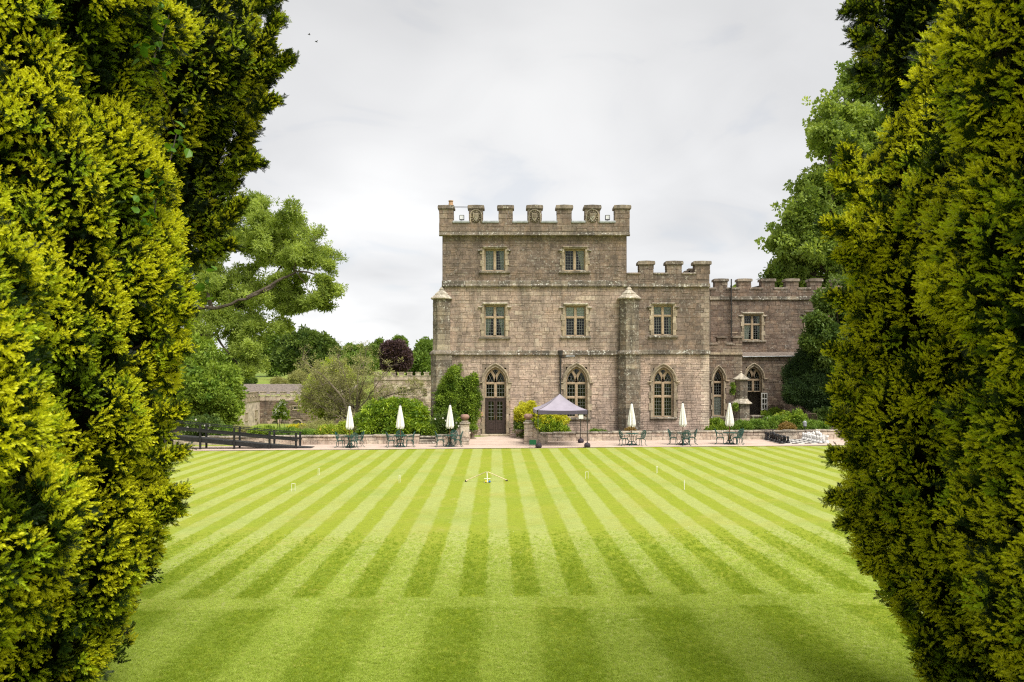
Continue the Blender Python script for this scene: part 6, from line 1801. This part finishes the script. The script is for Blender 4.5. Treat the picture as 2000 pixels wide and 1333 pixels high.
# great spreading tree over the left of the garden
Y = 66
t1 = thing('spreading_tree', 'large light green tree with long bare limbs reaching over the garden', 'tree', (X_(345, Y), Y, tz(X_(345, Y), Y)))
mb = MB()
def path(pts, r0, r1, wob=.25):
    P2 = [W(px, py, Y) + Vector((0, dy, 0)) for px, py, dy in pts]; q = []
    for i in range(len(P2) - 1):
        for k in range(4): q.append(P2[i].lerp(P2[i + 1], k / 4) + Vector((rnd.uniform(-1, 1), rnd.uniform(-1, 1), rnd.uniform(-1, 1))) * wob * .35)
    q.append(P2[-1]); n_ = len(q)
    mb.tube(q, [r0 + (r1 - r0) * (i / (n_ - 1)) ** .8 for i in range(n_)], 7)
path([(345, 860, 0), (350, 760, 0), (362, 690, 0)], .85, .62, .1)
path([(362, 690, 0), (395, 640, -3), (425, 612, -4), (480, 608, -5), (535, 590, -5), (560, 565, -3)], .27, .06)
path([(480, 606, -1), (500, 575, 0), (520, 545, 1), (560, 500, 1)], .22, .06)
path([(520, 594, -5), (570, 560, -4), (600, 540, -3), (640, 545, -3), (655, 560, -3)], .16, .03)
path([(595, 542, -3), (595, 510, -3), (620, 490, -3), (640, 470, -3)], .08, .02)
path([(362, 690, 0), (375, 600, 2), (385, 520, 3), (410, 450, 3), (440, 400, 3)], .45, .08)
path([(425, 612, -1), (412, 570, -1), (418, 520, 0), (445, 470, 0)], .2, .05)
path([(380, 655, 0), (440, 655, -2), (470, 690, -3), (490, 715, -3), (495, 735, -3)], .14, .03)
path([(470, 606, -1), (480, 540, 1), (500, 500, 2), (530, 450, 2)], .16, .04)
path([(600, 540, -3), (620, 575, -3), (640, 600, -3)], .05, .012)
pl = []
for px, py, rx, ry_, dy in [(470, 415, 45, 32, 1), (520, 440, 48, 30, 0), (560, 455, 42, 30, 1), (600, 480, 38, 30, -1), (625, 515, 30, 26, -2), (640, 560, 26, 18, -3), (615, 585, 24, 12, -3), (580, 505, 34, 22, 1), (530, 490, 44, 28, 2), (480, 480, 44, 30, 1), (430, 450, 40, 36, 3), (440, 540, 40, 28, 0), (500, 560, 40, 22, -1), (550, 545, 30, 16, -2), (405, 580, 34, 26, 1), (470, 585, 36, 16, -1), (575, 600, 20, 10, -2), (560, 575, 26, 12, -2), (430, 640, 34, 26, -2), (480, 665, 34, 28, -3), (500, 710, 26, 20, -3), (450, 620, 40, 18, -1), (390, 640, 30, 30, 0), (400, 510, 40, 30, 2), (520, 640, 22, 12, -3), (495, 395, 26, 16, 1)]:
    a = list(pf(px, py, Y + dy, rx, ry_)); pl.append(tuple(a))
r9 = random.Random(5)
for x_, y_, z_, a_, b_, c_ in list(pl):
    for _ in range(2): pl.append((x_ + r9.uniform(-1, 1) * a_ * .95, y_ + r9.uniform(-1, 1) * b_, z_ + r9.uniform(-.9, .9) * c_, a_ * r9.uniform(.35, .65), b_ * .5, c_ * r9.uniform(.35, .65)))
for _ in range(60):
    u_, v_ = r9.uniform(-1, 1), r9.uniform(-1, 1); px, py = 505 + u_ * 140, 520 + v_ * 125
    if u_ * u_ + v_ * v_ > 1 or (px > 560 and py > 590) or (px > 520 and 525 < py < 552): continue
    pl.append(pf(px, py, Y + r9.uniform(-4, 4), r9.uniform(16, 26), r9.uniform(12, 19)))
P_, D_, T_ = twig_crown(mb, pl, 7, 77, .6)
mb.build('trunk', M['bark'], t1)
spread('crown', P_, D_, np.random.default_rng(5).uniform(.5, .95, len(P_)) * 1.0, T_, clump_src('ash'), t1, kind='stuff')

tree_at('leafy_tree', 'bright green bushy tree at the left end of the terrace', 'fresh', 395, 60, [pf(395, 720, 60, 40, 40), pf(425, 745, 60, 34, 34), pf(375, 790, 59, 40, 44), pf(430, 800, 59, 32, 36), pf(400, 760, 58, 40, 40), pf(440, 770, 61, 22, 30), pf(385, 690, 61, 26, 24)], 4200, .62, 41, trunk_r=.3, fan=80)
bg = [  # name, label, leaves, px0, px1, ptop, pbot, Y, boughs, clumps, clump size, seed
    ('round_tree', 'dense rounded dark green tree behind the gatehouse roof', 'dark', 530, 668, 646, 748, 140, 16, 3600, 1.35, 101),
    ('slender_tree', 'pale green tree with pointed top left of the rounded tree', 'mid', 508, 562, 634, 745, 165, 9, 1400, 1.4, 102),
    ('broad_tree', 'dome-topped pale tree on the skyline left of the copper beech', 'mid', 705, 750, 648, 720, 240, 8, 1100, 1.7, 103),
    ('skyline_tree', 'small pale tree on the skyline right above the copper beech', 'mid', 768, 796, 646, 715, 250, 6, 800, 1.6, 104),
    ('skyline_tree', 'low pale tree on the skyline right of the rounded tree', 'mid', 672, 715, 662, 725, 230, 8, 1000, 1.7, 105),
    ('copper_beech', 'dark purple copper beech behind the garden range', 'purple', 743, 800, 665, 733, 130, 11, 2600, 1.1, 106),
    ('leafy_tree', 'green tree between the copper beech and the tower', 'mid', 786, 850, 668, 740, 150, 9, 1500, 1.35, 107),
    ('skyline_tree', 'rounded green tree touching the left edge of the tower', 'mid', 818, 862, 660, 735, 190, 7, 1000, 1.5, 108),
    ('woodland_tree', 'dark tree in the wood left of the gatehouse roof', 'dark', 425, 512, 655, 745, 150, 10, 1700, 1.4, 109),
    ('woodland_tree', 'dark tree in the wood hidden behind the spreading tree', 'dark', 330, 440, 640, 760, 135, 10, 1700, 1.4, 110),
    ('hedgerow_tree', 'olive green bushy tree below the skyline right of the rounded tree', 'mid', 655, 735, 690, 748, 125, 9, 1700, 1.0, 111),
    ('leafy_tree', 'green tree below the copper beech left of the range', 'dark', 690, 760, 680, 735, 170, 9, 1400, 1.3, 112)]
for nm, lb, kd, a, b_, pt, pb, Y, nb, n_, sz, sd_ in bg:
    k = dict(trunk_r=.4, twigs=2, shell=.34, gap=.2)
    tree_at(nm, lb, kd, (a + b_) / 2, Y, puffset(a, b_, pt, pb, Y, nb, sd_), n_, sz, sd_, **k)
for nm, lb, kd, a, b_, pt, pb, Y, n_, sd_ in [('field_shrub', 'pale shrub in the field above the gatehouse roof', 'olive', 530, 566, 738, 756, 122, 420, 201), ('field_shrub', 'taller olive shrub in the field right of the pale one', 'olive', 562, 606, 724, 755, 120, 520, 202), ('field_shrub', 'dark shrub in the field left above the gatehouse roof', 'dark', 470, 505, 738, 756, 122, 420, 203), ('field_shrub', 'light green shrub behind the twiggy tree', 'lime', 600, 660, 715, 770, 112, 900, 204)]:
    ps = puffset(a, b_, pt, pb, Y, 6, sd_, fill=.5); x = X_((a + b_) / 2, Y); bush(nm, lb, kd, (x, Y, tz(x, Y)), ps, n_, .8, sd_)
# right hand trees
Y = 78
tree_at('sycamore', 'tall sycamore rising behind the wing on the right', 'syc', 1690, Y, [pf(*a[:2], Y + a[4], a[2], a[3]) for a in [(1690, 165, 50, 40, 0), (1640, 225, 46, 40, -1), (1700, 250, 55, 45, 1), (1625, 270, 34, 26, -2), (1680, 300, 50, 34, 0), (1600, 360, 46, 32, 0), (1660, 380, 56, 40, 1), (1575, 420, 42, 36, -1), (1620, 440, 55, 40, 1), (1540, 475, 32, 32, -1), (1580, 500, 56, 36, 0), (1535, 530, 26, 20, 0), (1640, 520, 60, 40, 2), (1720, 450, 60, 60, 2), (1545, 560, 40, 22, 1), (1610, 575, 50, 26, 1), (1760, 300, 70, 90, 3), (1700, 600, 70, 50, 3), (1447, 572, 10, 6, 0), (1500, 574, 16, 8, 0)]], 7200, .82, 301, trunk_r=.7, twigs=3, fan=52)
Y = 57.5
tree_at('maple_tree', 'grey-green tree standing against the wing at the right', 'dark', 1640, Y, [pf(*a[:2], Y + a[4], a[2], a[3]) for a in [(1618, 590, 22, 16, 0), (1596, 628, 18, 14, -1), (1665, 615, 34, 26, 0), (1612, 648, 26, 18, -1), (1648, 685, 34, 24, -1), (1588, 668, 16, 9, -1), (1670, 720, 34, 28, 0), (1635, 705, 26, 20, -1), (1685, 560, 34, 28, 1)]], 2600, .62, 302, trunk_r=.25, twigs=3, fan=44)
Y = 58.5
tree_at('clipped_yew', 'dark green rounded evergreen against the wing wall', 'conifer', 1600, Y, [pf(*a[:2], Y + a[4], a[2], a[3]) for a in [(1562, 735, 30, 42, 0), (1590, 710, 36, 36, 0), (1555, 765, 24, 24, -1), (1600, 760, 40, 36, -1), (1630, 720, 40, 44, 0), (1640, 780, 40, 40, -1), (1590, 780, 26, 20, -1), (1660, 800, 40, 50, 0)]], 5200, .62, 303, trunk_r=.22, twigs=2, shell=.3, gap=.4)

# ================================================================ SHRUBS AND PLANTS
def bush_at(name, label, kind, px, Y, puffs, n, size, seed, **k):
    x = X_(px, Y); zb_ = bedz(x, Y) if abs(x) < 30 else tz(x, Y)
    return bush(name, label, kind, (x, Y, zb_), puffs, n, size, seed, **k)
# twiggy old tree left of the tower
Y = 55.5; r = random.Random(8)
tw = thing('twiggy_tree', 'sprawling old shrub of bare grey twigs and sparse yellow-green leaves', 'shrub', (X_(688, Y), Y, .3))
mb = MB(); P_, D_, T_ = [], [], []
root = W(688, 840, Y)
for k in range(26):
    a = r.uniform(-1.25, 1.5); L = r.uniform(2.8, 5.6); dy = r.uniform(-1.8, 1.8)
    if a < -.9: L = min(L, 4.0)
    e = root + Vector((math.sin(a) * L, dy, math.cos(a) * L * 1.02 + .5)); st_ = root + Vector((r.uniform(-.3, .3), r.uniform(-.3, .3), r.uniform(.1, 1.3)))
    pts = limb(mb, st_, e, r.uniform(.05, .11), .015, 900 + k, .10, 7, 6)
    for q in range(16):
        s_ = pts[r.randrange(2, len(pts))]; d = Vector((r.gauss(math.sin(a) * .5, .8), r.gauss(0, .8), r.gauss(.35, .7))).normalized()
        p2 = limb(mb, s_, s_ + d * r.uniform(.5, 1.3), .016, .006, k * 31 + q, .12, 3, 4)
        for u in range(4):
            c_ = p2[r.randrange(1, 4)]; d2 = Vector((r.gauss(0, .9), r.gauss(0, .9), r.gauss(.4, .6))).normalized(); e2 = c_ + d2 * r.uniform(.2, .6)
            mb.tube([c_, e2], [.007, .004], 3)
            if r.random() < .72: P_.append(e2[:]); D_.append(d2[:]); T_.append(r.gauss(.45, .22))
mb.build('twig', M['twig'], tw)
spread('foliage', P_, D_, np.random.default_rng(3).uniform(.32, .6, len(P_)), T_, clump_src('olive'), tw, kind='stuff')
bush_at('lime_shrub', 'light yellow-green shrub growing through the left of the twiggy one', 'lime', 640, 57.5, [pf(630, 750, 58.5, 32, 32), pf(610, 785, 58.5, 26, 28), pf(650, 722, 59, 24, 22), pf(635, 800, 58, 30, 24), pf(668, 742, 59, 26, 26)], 620, .5, 11, gap=-.02, shell=.6)
bush_at('clipped_bush', 'big rounded glossy green bush behind the second table', 'laurel', 768, 51.8, [pf(735, 822, 51.8, 38, 34, 30), pf(768, 815, 51.8, 40, 34, 32), pf(803, 815, 51.8, 34, 34, 30), pf(722, 838, 51.3, 26, 20, 22), pf(790, 838, 51, 42, 20, 22), pf(765, 800, 52, 36, 20, 28), pf(815, 832, 51.6, 22, 24, 22)], 3400, .38, 12, stems=14, gap=.6)
# climber on the tower wall
cl_ = thing('wall_climber', 'green leafy climber spreading up the left of the tower wall', 'climber', (X_(893, 53.6), 53.6, .4))
poly = [(851, 850), (853, 800), (858, 775), (868, 745), (880, 728), (888, 716), (894, 718), (893, 735), (899, 748), (905, 742), (911, 746), (918, 738), (926, 732), (930, 738), (929, 755), (935, 775), (933, 805), (925, 822), (916, 835), (912, 850)]
def inpoly(x, y):
    c_ = False; j = len(poly) - 1
    for i in range(len(poly)):
        if (poly[i][1] > y) != (poly[j][1] > y) and x < (poly[j][0] - poly[i][0]) * (y - poly[i][1]) / (poly[j][1] - poly[i][1]) + poly[i][0]: c_ = not c_
        j = i
    return c_
P_, D_, T_ = [], [], []
while len(P_) < 1700:
    px, py = r.uniform(846, 940), r.uniform(712, 852)
    if not inpoly(px + r.gauss(0, 3.2), py + r.gauss(0, 4.0)): continue
    q = mnoise.noise((px * .07, py * .07, 0)); dep = r.random() * (.30 + .5 * (py - 712) / 140) * (.7 + .6 * q)
    v_ = W(px, py, YT - .08 - abs(dep) - .85 * sst(894, 882, px)); P_.append(v_[:]); D_.append((r.gauss(0, .6), -1, r.gauss(.3, .5))); T_.append(.42 + q * .6 + r.gauss(0, .15))
spread('foliage', P_, D_, np.random.default_rng(4).uniform(.26, .46, len(P_)), T_, clump_src('ivy'), cl_, kind='stuff')
mb = MB()
for k in range(7): limb(mb, W(880 + k * 4, 852, YT - .1), W(866 + k * 10, 760 - (k % 3) * 12, YT - .1), .035, .01, k, .05)
mb.build('stem', M['bark'], cl_)
bush_at('rose_bush', 'bushy shrub with white roses at the foot of the climber', 'dark', 866, 51.6, [pf(858, 832, 51.6, 16, 22), pf(875, 828, 51.8, 18, 24), pf(888, 838, 51.4, 14, 16), pf(850, 845, 51.4, 12, 12)], 620, .30, 13, flowers=(M['petal_w'], 16, .055))
bush_at('golden_shrub', 'bright yellow-green shrub behind the gazebo', 'gold', 1032, 52.6, [pf(1030, 806, 52.6, 22, 20), pf(1050, 815, 52.4, 20, 20), pf(1082, 820, 52.3, 26, 12), pf(1018, 812, 52.6, 12, 12), pf(1060, 830, 52, 24, 12)], 900, .34, 14)
bush_at('laurel_shrub', 'mid green shrub below the golden one behind the gazebo', 'laurel', 1068, 51.8, [pf(1058, 838, 51.8, 22, 18), pf(1082, 838, 51.8, 24, 18), pf(1100, 845, 51.6, 12, 8), pf(1040, 838, 51.8, 14, 20), pf(1075, 828, 52.2, 26, 16)], 900, .30, 15)
bush_at('low_shrub', 'dark low shrub between the door and the right pier', 'dark', 1015, 52.6, [pf(1014, 828, 52.6, 9, 14), pf(1019, 842, 52.4, 8, 12)], 140, .26, 16)
bush_at('edging_plant', 'low green cushion plant right of the gazebo', 'bed', 1168, 51.9, [pf(1160, 844, 51.9, 9, 4), pf(1177, 845, 51.9, 8, 4)], 110, .24, 17)
bush_at('edging_plant', 'rusty low plant behind the table at the buttress', 'rust', 1232, 51.9, [pf(1232, 841, 51.9, 10, 5)], 70, .24, 18)
bush_at('fern_clump', 'fresh green leafy clump below the lancet window', 'fresh', 1400, 54.6, [pf(1398, 832, 54.6, 16, 14), pf(1410, 838, 54.2, 16, 10), pf(1390, 842, 53.6, 10, 8)], 420, .30, 19)
bush_at('tall_climber', 'thin ivy on the side of the stone pier', 'ivy', 1431, 57.0, [pf(1431, 760, 56.7, 3.5, 14), pf(1436, 795, 56.5, 5, 8)], 80, .22, 20, stems=2)
plants = [('bed', 1450, 53.5, 16, 10, 'low mixed plants at the foot of the stone pier'), ('bed', 1478, 54.5, 18, 10, 'low mixed plants below the garden bench'), ('fresh', 1496, 59.2, 7, 8, 'upright green plant beside the open garden door'), ('bed', 1510, 55, 22, 14, 'broad leafy border plant behind the black chess pieces'), ('lime', 1530, 57.2, 14, 12, 'yellow-green shrub between the woven chairs'), ('fresh', 1552, 54.5, 22, 20, 'tall fresh green plant in the middle of the right border'), ('rust', 1538, 52.6, 14, 8, 'reddish low plant behind the chess board'), ('bed', 1590, 53.2, 24, 10, 'light green grassy plant behind the white chess pieces'), ('fresh', 1515, 59.6, 12, 11, 'small green plant between two woven chairs'), ('dark', 1612, 56, 24, 20, 'dark leafy plant at the right end of the border')]
for i, (kd, px, Y, rx, ry_, lb) in enumerate(plants):
    x = X_(px, Y); zz = bedz(x, Y) + .45 * sst(54, 60, Y); pz = HY + (H - zz) * F / Y
    bush('border_plant', lb, kd, (x, Y, zz), [pf(px, pz - ry_ * .7, Y, rx, ry_), pf(px + rx * .5, pz - ry_ * .5, Y - .2, rx * .6, ry_ * .7), pf(px - rx * .6, pz - ry_ * .4, Y - .2, rx * .6, ry_ * .6)], int(10 * rx + 8 * ry_), .34, 400 + i, flowers=(M['petal_p'], 10, .05) if i == 4 else ((M['petal_w'], 8, .03) if i == 3 else None), gap=.3)
lp = [('bed', 560, 51.5, 24, 8, 'leafy perennial by the lower end of the ramp', None), ('bed', 600, 51.2, 24, 7, 'low green perennial along the left wall', None), ('lime', 640, 51.3, 20, 12, 'yellow-green perennial along the left wall', (M['petal_y'], 8, .05)), ('olive', 625, 53, 40, 16, 'greyish shrub under the twiggy one', None), ('lime', 672, 51, 12, 16, 'yellow flowering plant behind the first table', (M['petal_y'], 14, .05)), ('olive', 470, 56, 20, 7, 'pale shrub before the gatehouse', None), ('fresh', 520, 53, 28, 7, 'light green shrub beside the ramp', None), ('dark', 400, 51.5, 34, 24, 'dark shrub with white flowers behind the ramp', (M['petal_w'], 26, .06)), ('fresh', 842, 51.2, 7, 12, 'small plant between the bush and the tower', None), ('olive', 700, 53.5, 34, 24, 'dull olive shrub behind the first parasol', None), ('bed', 435, 51.2, 24, 12, 'low green plants behind the ramp rail', None)]
for i, (kd, px, Y, rx, ry_, lb, fl) in enumerate(lp):
    x = X_(px, Y); zz = bedz(x, Y); pz = HY + (H - zz) * F / Y
    bush('garden_plant', lb, kd, (x, Y, zz), [pf(px, pz - ry_ * .7, Y, rx, ry_), pf(px + rx * .5, pz - ry_ * .5, Y - .2, rx * .6, ry_ * .7), pf(px - rx * .6, pz - ry_ * .4, Y - .2, rx * .6, ry_ * .6)], int(10 * rx + 8 * ry_), .36, 500 + i, flowers=fl, gap=.3)
Y = 74; x = X_(547, Y)
bush('rose_tree', 'small standard tree with white blossom in front of the gatehouse', 'fresh', (x, Y, tz(x, Y)), [pf(547, 803, Y, 10, 11), pf(540, 811, Y, 7, 7), pf(556, 811, Y, 7, 8), pf(552, 791, Y, 5, 7)], 150, .42, 601, cat='tree', flowers=(M['petal_w'], 26, .12), gap=.1, shell=.5)
Y = 78; x = X_(582, Y)
bush('yellow_hedge', 'clipped bright yellow hedge below the gatehouse arches', 'goldhedge', (x, Y, tz(x, Y)), [pf(572, 838, Y, 11, 6), pf(588, 837, Y, 11, 6), pf(578, 846, Y - 1, 14, 5)], 420, .42, 602)
# pale garden path beyond the ramp
sheet('garden_path', [-32, -26, -20], [60, 62, 64], lambda x, y: tz(x, y) + .06, M['gravel'], 'pale path crossing the garden behind the ramp', 'path')
